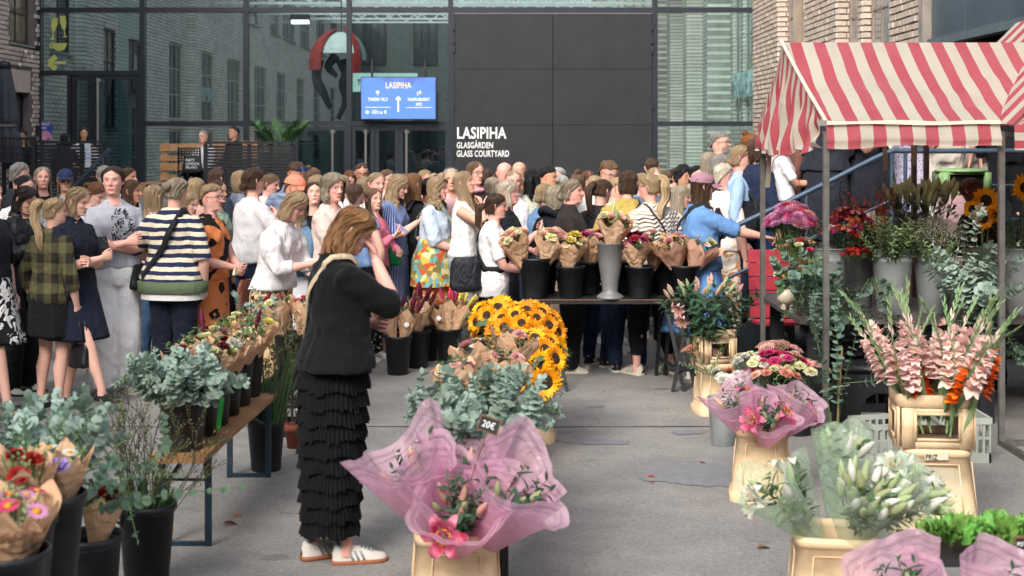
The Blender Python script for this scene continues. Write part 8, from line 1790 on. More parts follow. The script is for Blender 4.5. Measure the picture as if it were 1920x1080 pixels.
a = p_(5,'person in pale grey printed t-shirt and wide white trousers with arms crossed',214,10.85,310,yaw=28,look=(-24,-2),hair=('brown','pony'),top_=K(GRY),bot=('wide',K('#f6f4f4')),pose='crossed',w=1.08,shoe='sneaker_cream',skin='pink',hem=.93)
def chestprint(info,m_,cx=.02,cz=1.235,w_=.085,h_=.13):
    g_ = random.Random(3); mb = M()
    for k in range(120):
        u,v = g_.uniform(-1,1),g_.uniform(-1,1)
        if u*u+v*v > 1: continue
        x = cx+u*w_; z = cz+v*h_; rx,ry,yo = torso_at(z,info['w'],.034); y = yo-ry*max(.1,1-(abs(x)/rx)**2.3)**(1/2.3)-.062*math.exp(-((abs(x)-.072*info['w'])/.05)**2-((z-1.225)/.07)**2)*.9-.010
        L = g_.uniform(.004,.016); an = g_.uniform(0,PI); mb.bar((x-L*math.cos(an),y,z-L*math.sin(an)),(x+L*math.cos(an),y,z+L*math.sin(an)),.003,.007)
    mb.setV(info['body'](mb.V())); mb.obj('shirt_print',[m_],info['root'])
chestprint(a,K('#101218'))
bag(a,'zebra patterned cloth bag behind the arm of the grey t-shirt person','hip',K('#d8d4ce','bold','#14161a',f=40),-1,.93,(.22,.08,.24),(.27,.04,.92),do_strap=False,seed=6)
phone(a,1,'phone tucked under the crossed arms of the grey t-shirt person')
a = p_(6,'person with auburn half ponytail looking down, in a loose white shirt',170,12.1,334,yaw=68,look=(0,28),hair=('auburn','half'),top_=K('#dcdce4'),sleeve='long',bot=('wide',K('#d6d6da')),pose='phone',w=1.05)
p_(7,'person with smooth black hair in a white top behind the leather blazer',42,12.2,325,yaw=40,look=(10,10),hair=('black','bun'),top_=K(WHT),sleeve='short',bot=('trousers',K(BLK)))
p_(8,'man with short grey hair seen from behind at the far left',34,13.4,303,yaw=140,hair=('grey','man'),male=True,top_=K('#2a2d33'),sleeve='long',bot=('trousers',K(BLK)),w=1.15,extra=('flat',))
p_(9,'person with grey blonde bob in a black t-shirt in front of the black slatted fence',80,13.8,312,yaw=35,look=(-10,-4),hair=('ash','mid'),top_=K(BLK),bot=('trousers',K(DEN)),skin='pink')
a = p_(10,'person in navy baseball cap over long blonde hair, in a light blue shirt',122,14.0,317,yaw=22,hair=('blonde','mid'),top_=K('#9fb4cf'),sleeve='long',bot=('trousers',K(BLK)),extra=('cap:#242f52',),skin='warm')
p_(11,'grey haired person mostly hidden behind the grey t-shirt person',195,14.2,309,yaw=175,hair=('grey','man'),male=True,top_=K('#8d938a'),sleeve='short',bot=('trousers',K(NVY)),extra=('flat',))
p_(12,'person with pulled back brown hair and white shirt standing far back by the terrace steps',238,15.2,313,yaw=75,hair=('brown','bunlow'),top_=K('#cfd6e4'),sleeve='long',bot=('trousers',K(DEN)),skin='tan')
p_(13,'smiling person with dark brown hair in profile behind the grey t-shirt person',243,12.3,335,yaw=84,hair=('brown','mid'),top_=K('#c8c99a'),bot=('wide',K('#2d4666')),skin='tan')
a = p_(14,'person from behind in navy and cream striped jumper with a green hem',325,10.8,330,yaw=168,look=(-20,6),hair=('ash','bun'),top_=K('#d8cdb4','hstripe','#232a4a',f=15.5,d=.50),sleeve='elbow',bot=('trousers',K('#151b2a')),w=1.22,hem=.84,extra=('boxy',),pose='hipbag',shoe='sneaker')
mb = M(); mb.grid(np.array([ering(z,*[v*1.0 for v in torso_at(.95,1.42,.034+e_)]) for z,e_ in ((.79,.0),(.80,.008),(.88,.012),(.885,.0))]),True); mb.setV(a['body'](mb.V())); mb.obj('knit_hem',[K('#5c6a50',wr=.4)],a['root'])
mb = M(); mb.grid(np.array([ering(z,*[v for v in torso_at(.9,1.3,.02)]) for z in (.74,.80)]),True); mb.setV(a['body'](mb.V())); mb.obj('undershirt',[K(WHT)],a['root'])
bag(a,'black crossbody bag at the right hip of the striped jumper','cross','#15161a',-1,.90,(.26,.10,.20),(.27,.02,.90),e=.058,sw=.024,seed=2)
def sweater_bag(r,xf): mb = M(); soft_bag(mb,(0,0,0),(.26,.08,.22),seed=9); V = roty(mb.V(),R(35)); mb.setV(xf(V)); mb.obj('bag_body',[K('#6d5a68')],r)
held(a,'cloth_pouch','mauve cloth folded over the forearm beside the striped jumper','cloth',(.30,-.16,1.20),sweater_bag)
p_(15,'person with long straight blonde hair behind the striped jumper',286,12.0,345,yaw=150,hair=('light','straight'),top_=K('#c8a89c'),bot=('trousers',K(DEN)))
p_(16,'person with light brown hair half hidden at the right of the striped jumper',348,12.1,354,yaw=60,look=(0,20),hair=('light','bob'),top_=K('#c58f7c'),bot=('trousers',K(DEN)))
a = p_(17,'person with short blonde hair and glasses in an orange dress with large black flower print',393,11.1,344,yaw=72,hair=('light','pixie'),top_=K('#cf7a48','blob','#16110f',f=4.6),sleeve='cap',bot=('dress',K('#cf7a48','blob','#16110f',f=4.6)),hemz=.12,flare=1.25,pose='clasp',w=1.15,extra=('glasses',),skin='pink')
bag(a,'folded cream paper held at the waist of the orange dress','hip','#d8cfae',1,1,(.20,.03,.06),(-.02,-.28,.97),name='paper_roll',do_strap=False)
p_(18,'dark haired person with sunglasses pushed up, far back before the planter fence',404,14.2,314,yaw=150,hair=('brown','bobf'),top_=K('#27303e'),sleeve='long',bot=('trousers',K(BLK)),extra=('sunup',))
p_(19,'person with blonde bob behind the orange dress, turned away',366,13.4,332,yaw=165,hair=('blonde','bobf'),top_=K('#c79e8c'),sleeve='none',bot=('trousers',K(DEN)))
p_(20,'person with dark bob and glasses just right of the orange dress head',404,12.4,336,yaw=70,hair=('brown','bob'),top_=K('#8fa894','spots','#45604c'),bot=('trousers',K(NVY)),extra=('glasses',))
a = p_(21,'person with dark low bun and earrings from behind in a loose white linen shirt',472,11.9,313,yaw=128,hair=('brown','bunlow'),top_=K('#d6d4d4'),sleeve='elbow',bot=('trousers',K('#2b3850')),w=1.12,extra=('thinglasses','boxy'),pose='chest')
a = p_(22,'person with blonde bob in white blouse and leopard skirt typing on a phone',512,10.15,351,yaw=68,look=(6,24),lean=.14,hair=('blonde','bob'),top_=K('#dcd6d6'),sleeve='three',bot=('skirt',K('#d2b489','leopard','#231a14',f=34)),hemz=.14,flare=1.12,pose='phone',w=1.12,extra=('glasses','puff'),skin='pink',hem=.92)
phone(a,0,'red cased phone in the hands of the leopard skirt person','#c8453f')
bag(a,'soft brown leather bag hanging at the leopard skirt','hip','#7c4a38',1,.9,(.22,.09,.36),(-.02,.24,.80),do_strap=False,seed=5)
a = p_(23,'person with long blonde hair and glasses looking down, in denim jacket and white skirt',556,11.0,363,yaw=-32,look=(-4,26),hair=('blonde','longs'),top_=K('#5c7a97'),sleeve='long',bot=('skirt',K('#d8d8de')),hemz=.3,pose='phone',extra=('glasses',),collar=K('#5c7a97'),hem=.98)
a = p_(24,'bearded man with blue mirrored sunglasses on his brown hair looking down',549,13.0,297,yaw=38,look=(4,24),hair=('brown','man'),male=True,top_=K('#8592a8','plaid','#5a6780',f=16),sleeve='short',bot=('trousers',K(NVY)),extra=('sunblue','flat'),beard=A_((.10,.055,.035)),w=1.15,skin='tan',collar=K('#8592a8','plaid','#5a6780',f=16))
a = p_(25,'person in salmon baseball cap with hand near the face',546,12.2,327,yaw=66,look=(4,10),hair=('mid','manshort'),male=True,top_=K('#d9b7b0'),sleeve='short',bot=('trousers',K('#c8beb0')),pose='chin',extra=('cap:#e2876c','flat'),skin='tan')
a = p_(26,'person with long dark brown hair looking up, in a black tank top',589,11.7,341,yaw=8,look=(4,-18),hair=('brown','straight'),top_=K(BLK),sleeve='none',bot=('trousers',K(BLK)),extra=('fit',),skin='light')
bag(a,'dusty pink quilted bag below the black tank top','cross','#a86468',1,.98,(.22,.08,.24),(.02,-.19,.98),sw=.008,seed=7)
p_(27,'brown haired head between the salmon cap and the looking up face',572,14.6,319,yaw=170,hair=('mid','bob'),top_=K('#9aa08a'),bot=('trousers',K(BLK)))
p_(28,'person with brown bun far back left of the first door handle',584,15.4,313,yaw=130,hair=('mid','buntop'),top_=K('#c9a7a0'),bot=('trousers',K(BLK)))
p_(29,'light brown haired person behind the looking up face',592,13.6,326,yaw=100,hair=('light','bob'),top_=K('#b59d8d'),bot=('trousers',K(BLK)))
a = p_(30,'person with wavy silver blonde bob and beige t-shirt, head turned over the shoulder',622,11.0,323,yaw=70,look=(-26,4),hair=('ash','fluffy'),top_=K('#d3bdb2'),sleeve='elbow',bot=('trousers',K('#3a3f4c')),w=1.22,extra=('boxy',),skin='pink',pose='crossed')
p_(31,'small person with reddish brown hair far back at the glass doors',656,17.2,318,yaw=10,hair=('auburn','bobf'),top_=K('#54565c'),bot=('trousers',K(BLK)),skin='pink')
p_(32,'man with short dark hair and glasses far back at the glass doors',678,16.0,303,yaw=12,look=(0,12),hair=('brown','man'),male=True,top_=K('#3f4652'),sleeve='short',bot=('trousers',K(BLK)),extra=('glasses','flat'),beard=A_((.25,.15,.11)),skin='tan')
p_(33,'person with short dark hair and blue top just behind the woman in black',664,12.3,343,yaw=175,hair=('brown','pixie'),top_=K('#7e9cc6'),sleeve='cap',bot=('trousers',K(NVY)))
p_(34,'person with hair tied back between the blue top and the print shirt',683,13.4,330,yaw=160,hair=('light','ponylow'),top_=K('#b88c86'),bot=('trousers',K(BLK)))
p_(35,'person with fair updo and dark leaf print shirt facing the camera',703,12.9,321,yaw=22,look=(16,2),hair=('light','bun'),top_=K('#c9cbb8','spots','#2c3a2e',f=24),bot=('trousers',K(BLK)),skin='pink')
a = p_(36,'person in hot pink cardigan holding a lilac phone beside the woman in black',700,12.5,352,yaw=62,look=(-20,-4),hair=('mid','mid'),top_=K('#cf7187'),sleeve='long',bot=('trousers',K(BLK,'spots','#d0d0c8',f=30)),pose='phone1',skin='light')
phone(a,0,'lilac phone held up by the pink cardigan person','#9a92c4')
bag(a,'bright green pouch bag under the arm of the pink cardigan','hip','#14784a',1,1,(.20,.08,.18),(.17,-.12,1.0),do_strap=False,seed=3)
a = p_(37,'person with wavy light brown hair in a blue dress with white vertical stripes, looking down',737,12.9,321,yaw=70,look=(2,22),hair=('light','wavy'),top_=K('#3a5794','vstripe','#d4d8de',f=11,d=.8),sleeve='elbow',bot=('dress',K('#3a5794','vstripe','#d4d8de',f=11,d=.8)),hemz=.25,pose='phone1')
a = p_(38,'person with long straight copper blonde hair in black dress carrying a black backpack',772,13.1,323,yaw=138,hair=('copper','longs'),top_=K('#141518',wr=.9),sleeve='long',bot=('dress',K('#14151b')),hemz=.2,extra=('pleat',))
bag(a,'black backpack on the person with copper blonde hair','back','#1d1c1e')
a = p_(39,'person with black braids tied back in pink jumper and sky blue skirt',800,13.3,331,yaw=120,look=(-10,8),hair=('black','ponylow'),top_=K('#d09aa6'),sleeve='elbow',bot=('skirt',K('#6d96d6')),hemz=.55,flare=1.3,skin='tan')
a = p_(40,'person with curly blonde hair in light blue t-shirt under a colourful patchwork pinafore',817,12.8,330,yaw=72,look=(4,2),hair=('light','curly'),top_=K('#b9c6d4'),sleeve='elbow',bot=('skirt',K('#c98c55','vstripe','#e08a4a',f=26,d=.5)),hemz=.3,w=1.22,pose='clasp',extra=('sunup','boxy'),skin='pink')
mb = M(); rws = []
for z in np.linspace(1.10,.66,10):
    t_ = (1.10-z)/.44; rx,ry,yo = torso_at(max(z,.9),1.3,.045); an_ = np.arange(70)*2*PI/70; f_ = 1+.12*t_+.03*np.sin(an_*9)*t_; rws.append(np.stack([rx*f_*np.cos(an_),yo+ry*f_*np.sin(an_),z+0*an_],-1))
mb.grid(rws,True)
for s_ in (-1,1): mb.grid([[(s_*(.085+dx),y,z) for dx in (-.02,.02)] for y,z in ((-.185,1.12),(-.20,1.24),(-.15,1.34),(-.04,1.418),(.06,1.41),(.15,1.3),(.17,1.1))])
mb.setV(a['body'](mb.V())); mb.obj('pinafore',[K('#c9c07a','patch',None,f=24)],a['root'])
a = p_(41,'person with white headband and blonde hair in pale pink t-shirt, arms crossed, facing the camera',845,13.2,313,yaw=24,look=(-14,-2),hair=('platin','bun'),top_=K('#dcb0b2'),bot=('trousers',K('#b9bcc4')),pose='crossed',extra=('band:#e6ded8',),skin='warm',w=1.1)
bag(a,'white canvas bag at the waist of the pale pink t-shirt','hip','#d2d0cc',1,1,(.30,.07,.32),(.12,-.16,.82),do_strap=False,seed=8)
a = p_(42,'person with long straight blonde hair in a white vest, looking up',872,12.7,320,yaw=78,look=(-6,-14),hair=('light','longs'),top_=K(WHT),sleeve='none',bot=('trousers',K('#a8adb8')),pose='chin',skin='warm')
a = p_(43,'person with glasses and long brown hair wearing a pink scarf near the gate lettering',889,13.6,301,yaw=38,hair=('mid','mid'),top_=K('#2c2b30'),bot=('trousers',K(BLK)),extra=('thinglasses','scarf:#e0507e'),pose='chest',skin='light')
p_(44,'bald man seen from behind in the back row',945,13.9,303,yaw=165,hair=None,male=True,top_=K('#4a4c52'),bot=('trousers',K(BLK)),skin='pink',w=1.15,extra=('flat',))
p_(45,'bald tanned man seen from behind right of the first bald man',973,14.9,302,yaw=170,hair=None,male=True,top_=K('#6a6f78'),bot=('trousers',K(BLK)),skin='warm',extra=('flat',))
a = p_(46,'elderly person with silver blonde bob and glasses holding a phone in a black top',950,11.9,337,yaw=82,look=(-4,-4),hair=('platin','bob'),top_=K(DKN),sleeve='short',bot=('trousers',K('#2a2c33')),extra=('thinglasses',),pose='phone1',skin='pink')
phone(a,0,'black phone held by the silver blonde person')
a = p_(47,'person with low brown ponytail in white t-shirt carrying a big black shoulder bag',925,11.2,361,yaw=92,look=(2,4),hair=('brown','ponylow'),top_=K('#dad6d6'),bot=('slim',K('#12141b')),hem=.78,w=1.06,pose='clasp',skin='pink',shoe='sneaker')
bag(a,'large slouchy black shoulder bag on the white t-shirt person','cross','#14161d',1,1.02,(.30,.12,.30),(-.151,.24,.98),sw=.03,seed=4,e=.04)
a = p_(48,'person with short blond hair in white t-shirt staring at the camera',962,13.0,318,yaw=18,look=(-6,-2),hair=('light','manshort'),top_=K(WHT),bot=('trousers',K(NVY)),skin='pink',extra=('flat',))
p_(49,'person with dark half up hair in a grey green floral blouse from behind',998,13.1,313,yaw=172,hair=('black','half'),top_=K('#b9b8a8','spots','#74796c',f=60),sleeve='long',bot=('trousers',K(BLK)),extra=('sunup',))
p_(50,'man with spiky black hair in profile right of the floral blouse',1024,14.0,311,yaw=78,hair=('black','mancurl'),male=True,top_=K('#33363c'),bot=('trousers',K(BLK)),skin='asian',extra=('flat',))
p_(51,'white haired person with glasses far back left of the gate seam',1048,15.3,313,yaw=-40,hair=('silver','pixie'),top_=K('#8f6a70'),bot=('trousers',K(BLK)),extra=('thinglasses',),skin='pink')
p_(52,'balding pinkish head in the back row near the gate seam',1052,14.2,326,yaw=160,hair=('silver','manshort'),male=True,top_=K('#585c66'),bot=('trousers',K(BLK)),skin='pink',extra=('flat',))
p_(53,'person with ash blonde bob in beige top with a black hooded jacket, from behind',1040,12.2,345,yaw=130,hair=('ash','bob'),top_=K('#1b1d24'),sleeve='long',bot=('trousers',K('#c0ae98')),extra=('hood',))
p_(54,'person with messy low bun in a blue denim shirt behind the hooded jacket',1018,12.9,343,yaw=140,hair=('light','bunlow'),top_=K('#5f7d9e'),sleeve='long',bot=('trousers',K(BLK)))
a = p_(55,'person with blonde hair held by a claw clip in a dark brown shirt',1070,11.9,334,yaw=84,look=(-6,-2),hair=('ash','bunlow'),top_=K('#2e2724'),sleeve='long',bot=('wide',K('#13141a')),w=1.2,collar=K('#2e2724'),extra=('sunup',),skin='pink',pose='clasp',hem=.82,shoe='sneaker_cream')
p_(56,'person with curly brown topknot and hair clip in the back row',1084,14.4,321,yaw=170,hair=('mid','buntop'),top_=K('#9a4a58','spots','#3a1c26'),bot=('trousers',K(BLK)))
p_(57,'person with copper red hair and glasses in the back row before the gate',1102,15.2,319,yaw=10,hair=('auburn','bobf'),top_=K('#262a30'),bot=('trousers',K(BLK)),extra=('glasses',),skin='pink')
a = p_(58,'tall man with wavy brown hair and glasses looking down before the gate',1135,13.7,297,yaw=26,look=(6,20),hair=('mid','mancurl'),male=True,top_=K(WHT),sleeve='long',bot=('trousers',K(NVY)),extra=('thinglasses','flat'),skin='light',collar=K(WHT))
p_(59,'person with dark brown ponytail in a black top behind the peach bouquet',1124,12.2,333,yaw=140,look=(-10,10),hair=('brown','pony'),top_=K('#23242b'),bot=('trousers',K('#1d2b48')),shoe='sneaker_black')
p_(60,'person with short honey blonde hair behind the yellow top',1152,12.9,330,yaw=70,look=(0,12),hair=('blonde','pixie'),top_=K('#c9b79a'),bot=('trousers',K(NVY)))
a = p_(61,'person with dark brown bob in a mustard yellow top from behind',1176,11.9,317,yaw=178,look=(-12,8),hair=('brown','bobf'),top_=K('#ab964f'),sleeve='short',bot=('trousers',K('#1b2740')),w=1.18,shoe='sneaker_black')
bag(a,'thin dark strap and small bag on the mustard yellow top','cross','#2a2b30',-1,1.0,(.2,.07,.16),(.23,.0,.98),sw=.01)
a = p_(62,'person with blonde ponytail in white scrunchie and cream jumper with wavy ridges',1222,11.75,324,yaw=-150,look=(30,0),hair=('blonde','ponyhi'),top_=K('#e2d6c8','zig','#d0c2b2'),sleeve='elbow',bot=('crop',K('#13141b')),w=1.38,hem=.88,extra=('thinglasses','boxy'),skin='pink',hint='#e6ded2',shoe='sneaker_cream',legs='wide')
bag(a,'thin black crossbody strap with small bag on the cream knit jumper','cross','#15161a',1,.98,(.16,.06,.13),(-.29,.0,.95),sw=.007,e=.075)
p_(63,'dark haired man far back at the right edge of the gate',1222,15.8,295,yaw=170,hair=('brown','man'),male=True,top_=K('#2f3238'),bot=('trousers',K(BLK)),extra=('flat',))
p_(64,'balding man with sandy hair facing the camera behind the cream jumper',1226,14.0,311,yaw=8,look=(0,10),hair=('light','manshort'),male=True,top_=K('#5a6474'),bot=('trousers',K(BLK)),skin='pink',extra=('flat',))
p_(65,'person with dark sunglasses and brown hair right of the scrunchie',1254,13.4,333,yaw=24,hair=('light','bun'),top_=K('#4e525c'),bot=('trousers',K(BLK)),extra=('sunup',))
p_(66,'person with long pale blonde hair beside the mauve cap',1270,12.5,345,yaw=80,look=(0,8),hair=('ash','mid'),top_=K('#d8cfc8'),bot=('trousers',K('#a99a8c')))
p_(67,'man with black hair and glasses turned right in the back row',1278,14.2,308,yaw=110,hair=('black','mancurl'),male=True,top_=K('#22262e'),bot=('trousers',K(BLK)),skin='asian',extra=('glasses','flat'))
p_(68,'person with black tied hair and red glasses behind the mauve cap',1306,13.6,308,yaw=30,look=(-20,4),hair=('black','bunlow'),top_=K('#3a3238'),bot=('trousers',K(BLK)),extra=('redglasses',),skin='light')
a = p_(69,'person in mauve cap and blue dress resting a hand on the blue railing',1312,11.45,324,yaw=96,look=(4,4),hair=('brown','mid'),top_=K('#6690c4'),sleeve='elbow',bot=('dress',K('#5f8fcb')),hemz=.40,flare=1.75,w=1.34,extra=('cap:#a07888','boxy'),pose='rail',wrists=((-.14,-.52,1.16),None),shoe='sneaker')
bag(a,'black crossbody bag on the blue dress','cross','#23242a',-1,.98,(.22,.08,.18),(.02,.24,.96),sw=.018,e=.07)
a = p_(70,'person with short platinum white hair in cream t-shirt seen from behind',1354,12.95,305,yaw=128,hair=('platin','pixie'),top_=K('#ddd0c6'),sleeve='elbow',bot=('wide',K('#c98a58','bold','#e6dccc',f=9)),w=1.12,extra=('thinglasses',),skin='pink',shoe='loafer')
bag(a,'small pink tote bag hanging below the cream t-shirt','hip','#d596aa',1,1,(.26,.10,.22),(.16,-.10,.86),do_strap=False,seed=2)
# on the stairs
def step_z(x): return max(0,min(6,math.floor((PX(x,13.2)-XS0)/(W_ST/6))+1))*.155
W_ST = XS1-XS0
def on_st(x): return 0 if x < 1345 else step_z(x)
p_(71,'tall grey haired man with glasses and short beard standing above the crowd on the stairs',1347,14.0,245,yaw=70,hair=('grey','man'),male=True,top_=K('#4c5a68'),sleeve='long',bot=('trousers',K(BLK)),extra=('thinglasses','flat'),beard=A_((.22,.19,.17)),z0=.31,w=1.12)
p_(72,'person with grey bob below the grey haired man',1345,13.1,286,yaw=100,look=(4,10),hair=('grey','pixie'),top_=K('#1b1e28'),sleeve='long',bot=('trousers',K(BLK)),z0=.0)
p_(73,'person with long ash hair left of the grey bob',1328,13.5,283,yaw=150,hair=('ash','mid'),top_=K('#a59484'),sleeve='long',bot=('trousers',K(BLK)),z0=.155)
p_(74,'person with sunglasses on blonde hair in light blue shirt, in profile on the stairs',1385,13.0,270,yaw=84,hair=('light','bunlow'),top_=K('#9ab4d4'),sleeve='long',bot=('trousers',K(NVY)),extra=('sunup',),z0=.155,skin='pink')
p_(75,'person with copper red hair tied up beside the stall canopy',1405,13.4,249,yaw=86,hair=('red','buntop'),top_=K('#20242e'),sleeve='long',bot=('trousers',K(BLK)),z0=.31)
a = p_(76,'person with dark curly hair in navy blazer and jeans holding the railing',1418,12.95,258,yaw=126,hair=('brown','fluffy'),top_=K('#1d2740',wr=.9),sleeve='long',bot=('trousers',K('#1d3a66')),z0=.31,hem=.84,pose='lrail',w=1.1,wrists=(None,(.10,-.42,1.07)),shoe='loafer')
bag(a,'black cloth bag hanging from the shoulder of the navy blazer','cross','#14161c',1,1.0,(.30,.08,.36),(-.10,.22,.92),sw=.02,seed=3)
a = p_(77,'person with red neckerchief and pink backpack straps in a white t-shirt on the stairs',1468,13.1,244,yaw=84,hair=('auburn','bobf'),top_=K('#e0dee0'),bot=('trousers',K('#2a2c35')),z0=.62,extra=('scarf:#cf3b45','glasses'),skin='tan',pose='phone')
bag(a,'dark backpack with pink straps on the white t-shirt person on the stairs','back','#8c2c48')
p_(78,'person in a rust brown jacket mostly hidden under the stall canopy',1500,13.9,232,yaw=80,hair=('brown','mid'),top_=K('#6e463a'),sleeve='long',bot=('trousers',K(BLK)),z0=.62)
p_(79,'person in a voluminous black gathered dress leaning at the railing under the canopy',1548,13.0,165,yaw=150,hair=('dark','mid'),top_=K('#242730',wr=.95),sleeve='elbow',bot=('dress',K('#242730',wr=.95)),z0=.775,hemz=.25,flare=1.35,w=1.12,extra=('puff','boxy'),pose='clasp')
p_(80,'person in sleeveless black dress with bare tanned arms resting on the railing',1632,13.0,140,yaw=-20,hair=('brown','mid'),top_=K('#1f222a'),sleeve='none',bot=('dress',K('#1f222a')),z0=.93,hemz=.4,flare=1.5,skin='tan',pose='clasp',lean=.15)
p_(81,'person in a lilac and navy patterned dress on the landing',1712,13.3,130,yaw=20,hair=('light','mid'),top_=K('#b8aec4','spots','#4a4a68',f=45),bot=('dress',K('#b8aec4','spots','#4a4a68',f=45)),z0=.93,hemz=.3,pose='clasp')
p_(82,'person in beige shirt and pale trousers with a hanging strap on the landing',1768,13.2,128,yaw=170,hair=('mid','man'),male=True,top_=K('#b3a58f'),bot=('trousers',K('#cbc2b6')),z0=.93,w=1.1,extra=('flat',))
a = p_(83,'person in white top and light linen trousers on the landing behind the litter bin',1820,13.4,126,yaw=190,hair=('dark','mid'),top_=K('#d6d3d0'),bot=('wide',K('#d2cfcc')),z0=.93)
bag(a,'shiny green bag carried by the linen trousers person on the landing','hip',mat('satin_green',srgb(.03,.48,.34),rough=.3),1,1,(.34,.12,.26),(-.24,-.02,1.0),name='carry_bag',do_strap=False,seed=6)
p_(84,'person in black clothes at the right end of the landing',1892,13.2,130,yaw=175,hair=('black','man'),male=True,top_=K(BLK),sleeve='long',bot=('trousers',K(BLK)),z0=.93,w=1.15,extra=('flat',))
a = p_(85,'stallholder with brown hair bent forward behind the stall buckets in dark trousers',1852,10.9,326,yaw=-150,look=(0,30),lean=.1,hair=('auburn','bobf'),top_=K('#3a2d26'),sleeve='elbow',bot=('trousers',K('#171d2b')),w=1.15,shoe='sneaker_black',pose='phone',group='people working at the stalls')
# further heads filling the rows, mostly hidden
more = [(448,14.6,318,'light','bob',120,'#8a90a0','behind the white linen shirt on its left'),(500,13.9,322,'mid','bun',60,'#c9c2bc','between the white linen shirt and the salmon cap'),(640,14.6,326,'blonde','mid',150,'#d8d0cc','behind the silver blonde bob'),(722,15.2,316,'mid','bunlow',30,'#b4a9b0','above the striped blue dress'),
 (757,14.2,324,'copper','bob',150,'#d8c4b8','between the blue striped dress and the black backpack'),(795,15.0,317,'light','mid',20,'#cfd4dc','above the braided hair'),(826,14.6,320,'blonde','pony',100,'#d9d4ce','left of the white headband'),(905,14.8,314,'brown','mid',80,'#a8b0bd','between the pink scarf and the first bald man'),(920,13.9,330,'ash','bob',130,'#c6b6ae','above the low brown ponytail'),
 (985,14.0,330,'mid','mid',60,'#d8d6d8','left of the floral blouse'),(1065,13.4,338,'light','bun',110,'#b9c2cc','above the black claw clip'),(1112,14.6,326,'blonde','mid',160,'#c4ccd4','left of the tall man with glasses'),(1160,14.8,318,'brown','bob',30,'#d4cfc8','right of the tall man with glasses'),(1198,14.4,322,'light','ponylow',100,'#8f9cb0','between the mustard top and the scrunchie'),
 (1244,14.9,317,'mid','bun',130,'#c9b7ae','behind the dark sunglasses'),(1262,15.2,314,'brown','mid',60,'#d3cdd0','left of the black haired man with glasses'),(1292,14.4,322,'blonde','mid',100,'#b5bfcc','above the mauve cap'),(1330,14.4,312,'light','bob',80,'#cabfb8','left of the platinum white hair'),(1368,14.0,296,'mid','mid',90,'#9fa8b8','between the grey bob and the sunglasses on blonde hair')]
for k,(x,D,tp,hc,hs__,yw,tc,lab) in enumerate(more): p_(200+k,'partly hidden person %s' % lab,x,D,tp,yaw=yw,look=((k*37) % 40-20,(k*13) % 16),hair=(hc,hs__),top_=K(tc),sleeve=('short','long')[k % 2],bot=('trousers',K(NVY)),skin=('light','pink','warm')[k % 3],z0=.155 if x > 1360 else 0)
for k,(x,D,tp,hc,hs__,yw,tc,z_,lab) in enumerate(((1447,13.9,246,'light','mid',90,'#c9b9b0',.465,'in a pale top behind the stall post'),(1585,13.9,160,'ash','mid',60,'#8aa0ba',.93,'in a blue shirt behind the sleeveless black dress'),(1672,14.2,140,'mid','bob',120,'#cdb6b0',.93,'in a dusty pink top on the landing'),(1745,14.3,132,'brown','mid',40,'#b4b9a4',.93,'in a sage top on the landing'))): p_(230+k,'person %s' % lab,x,D,tp,yaw=yw,hair=(hc,hs__),top_=K(tc),sleeve='short',bot=('trousers',K(DEN)),z0=z_)
# terrace guests, seated
gr = 'guests sitting on the terrace'
p_(86,'seated guest with black hair and headphones at the far left of the terrace',42,24.2,yaw=12,hair=('black','mid'),top_=K('#1b1c22'),sleeve='long',bot=('trousers',K(BLK)),seat=True,z0=ZS-.15,pose='lap',skin='asian',group=gr)
p_(87,'seated guest whose dark hair shows just above the slatted fence',121,24.0,yaw=180,hair=('black','bob'),top_=K('#24262c'),sleeve='long',bot=('trousers',K(BLK)),seat=True,z0=ZS-.20,pose='lap',group=gr)
p_(88,'seated guest with long black hair in a white top above the paper strip',157,24.2,yaw=20,hair=('black','mid'),top_=K(WHT),sleeve='short',bot=('trousers',K(BLK)),seat=True,z0=ZS-.10,pose='lap',skin='asian',group=gr)
p_(89,'seated grey haired man in white shirt and black waistcoat on the cafe chair',383,24.3,yaw=-30,hair=('grey','man'),male=True,top_=K('#d4d6dc'),sleeve='long',bot=('trousers',K('#1c2438')),seat=True,z0=ZS-.15,pose='lap',group=gr,extra=('flat',))
p_(90,'seated man with black hair and black hoodie on the pallet bench',440,24.6,yaw=-50,hair=('black','man'),male=True,top_=K('#15161a'),sleeve='long',bot=('trousers',K(BLK)),seat=True,z0=ZS-.08,pose='lap',skin='tan',group=gr,extra=('flat',))
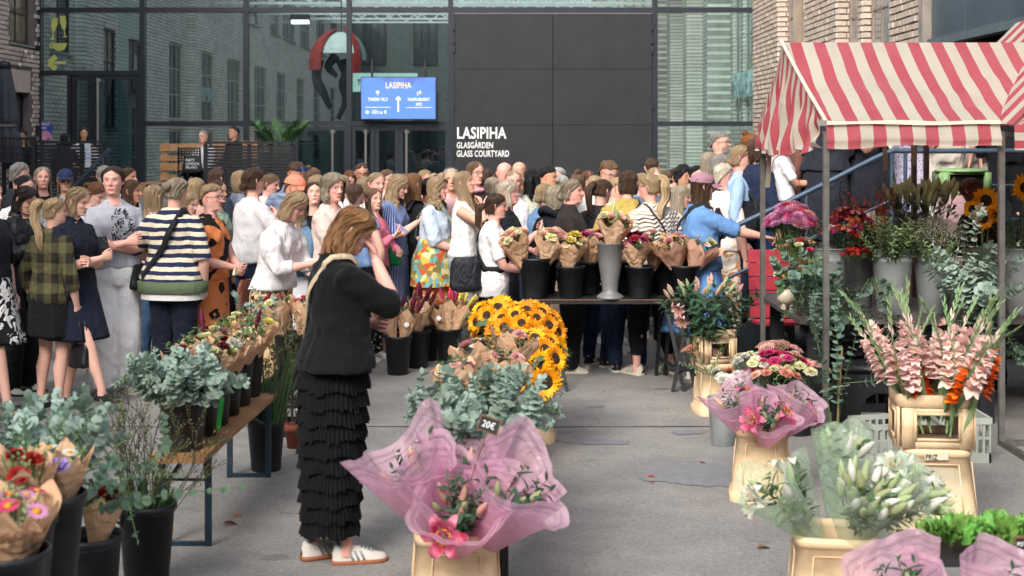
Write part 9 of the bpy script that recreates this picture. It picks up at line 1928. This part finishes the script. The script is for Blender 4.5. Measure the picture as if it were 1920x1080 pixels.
# --- the woman in the foreground
a = p_(99,'woman in black jumper and long tiered ruffled skirt, hand at her bowed face',634,6.56,None,1.665,yaw=112,look=(-14,32),hair=('ginger','bobm'),top_=K('#06070b',wr=.6,sheen=.05),sleeve='elbow',bot=('slim',K('#0c0d12')),w=1.14,hem=.90,pose='chin',wrists=((-.05,-.165,1.40),None),poles=((-.34,-.30,.75),(.5,0,1.0)),shoe='sneaker_gum',lean=.0,extra=('boxy','slimlegs'),group='visitors among the flower buckets',skin='pink',vox=.010,legs=((-.065,-.05,0),(.07,.07,0)))
for ch in list(a['root'].children):
    if ch.name.startswith('trousers'): bpy.data.objects.remove(ch)
sk_m = K('#050609',wr=.3,sheen=.05); nt_ = 11
zs_ = np.linspace(.985,.16,nt_+1)
for k in range(nt_):
    t0_,t1_ = zs_[k],zs_[k+1]-.030; n = 220; an_ = np.arange(n)*2*PI/n; rws = []; g_ = np.random.RandomState(k); ph = g_.rand()*6; jag = np.repeat(g_.normal(size=n//4),4)*.005
    for q in np.linspace(0,1,7):
        z = t0_+(t1_-t0_)*q; zc = (t0_+t1_)/2; rx = lerp(zc,[.1,.3,.6,.86,1.0],[.122,.132,.150,.172,.165]); ry = lerp(zc,[.1,.3,.6,.86,1.0],[.118,.126,.140,.158,.148])
        fl_ = -.008+.024*q**.8; pl_ = (.0024+.0050*q)*np.sign(np.sin(an_*52+ph+np.sin(an_*5)*2.0))*np.abs(np.sin(an_*52+ph+np.sin(an_*5)*2.0))**.6+.005*q*np.sin(an_*8+ph*3)
        rws.append(np.stack([(rx+fl_+pl_)*np.cos(an_),.022+(ry+fl_+pl_)*np.sin(an_)+.02*(1-z),np.full(n,z)+jag*q+.008*q*np.sin(an_*6+ph)],-1))
    mb = M(); mb.grid(rws,True); mb.setV(a['body'](mb.V())); mb.obj('skirt_ruffle',[sk_m],a['root'])
mb = M(); an_ = np.arange(40)*PI/20; mb.grid([np.stack([(.118+.05*q)*np.cos(an_),.022+(.112+.045*q)*np.sin(an_)+.02*(.85-.7*q*0-.15),.20+.75*q+0*an_],-1) for q in np.linspace(0,1,6)],True); mb.setV(a['body'](mb.V())); mb.obj('skirt_lining',[sk_m],a['root'])
bag(a,'beige leather crossbody bag strap with metal buckle over the black jumper','cross','#b9a78c',-1,.93,(.20,.07,.17),(.29,-.03,.92),sw=.014,e=.046,name='crossbody_bag',seed=2)
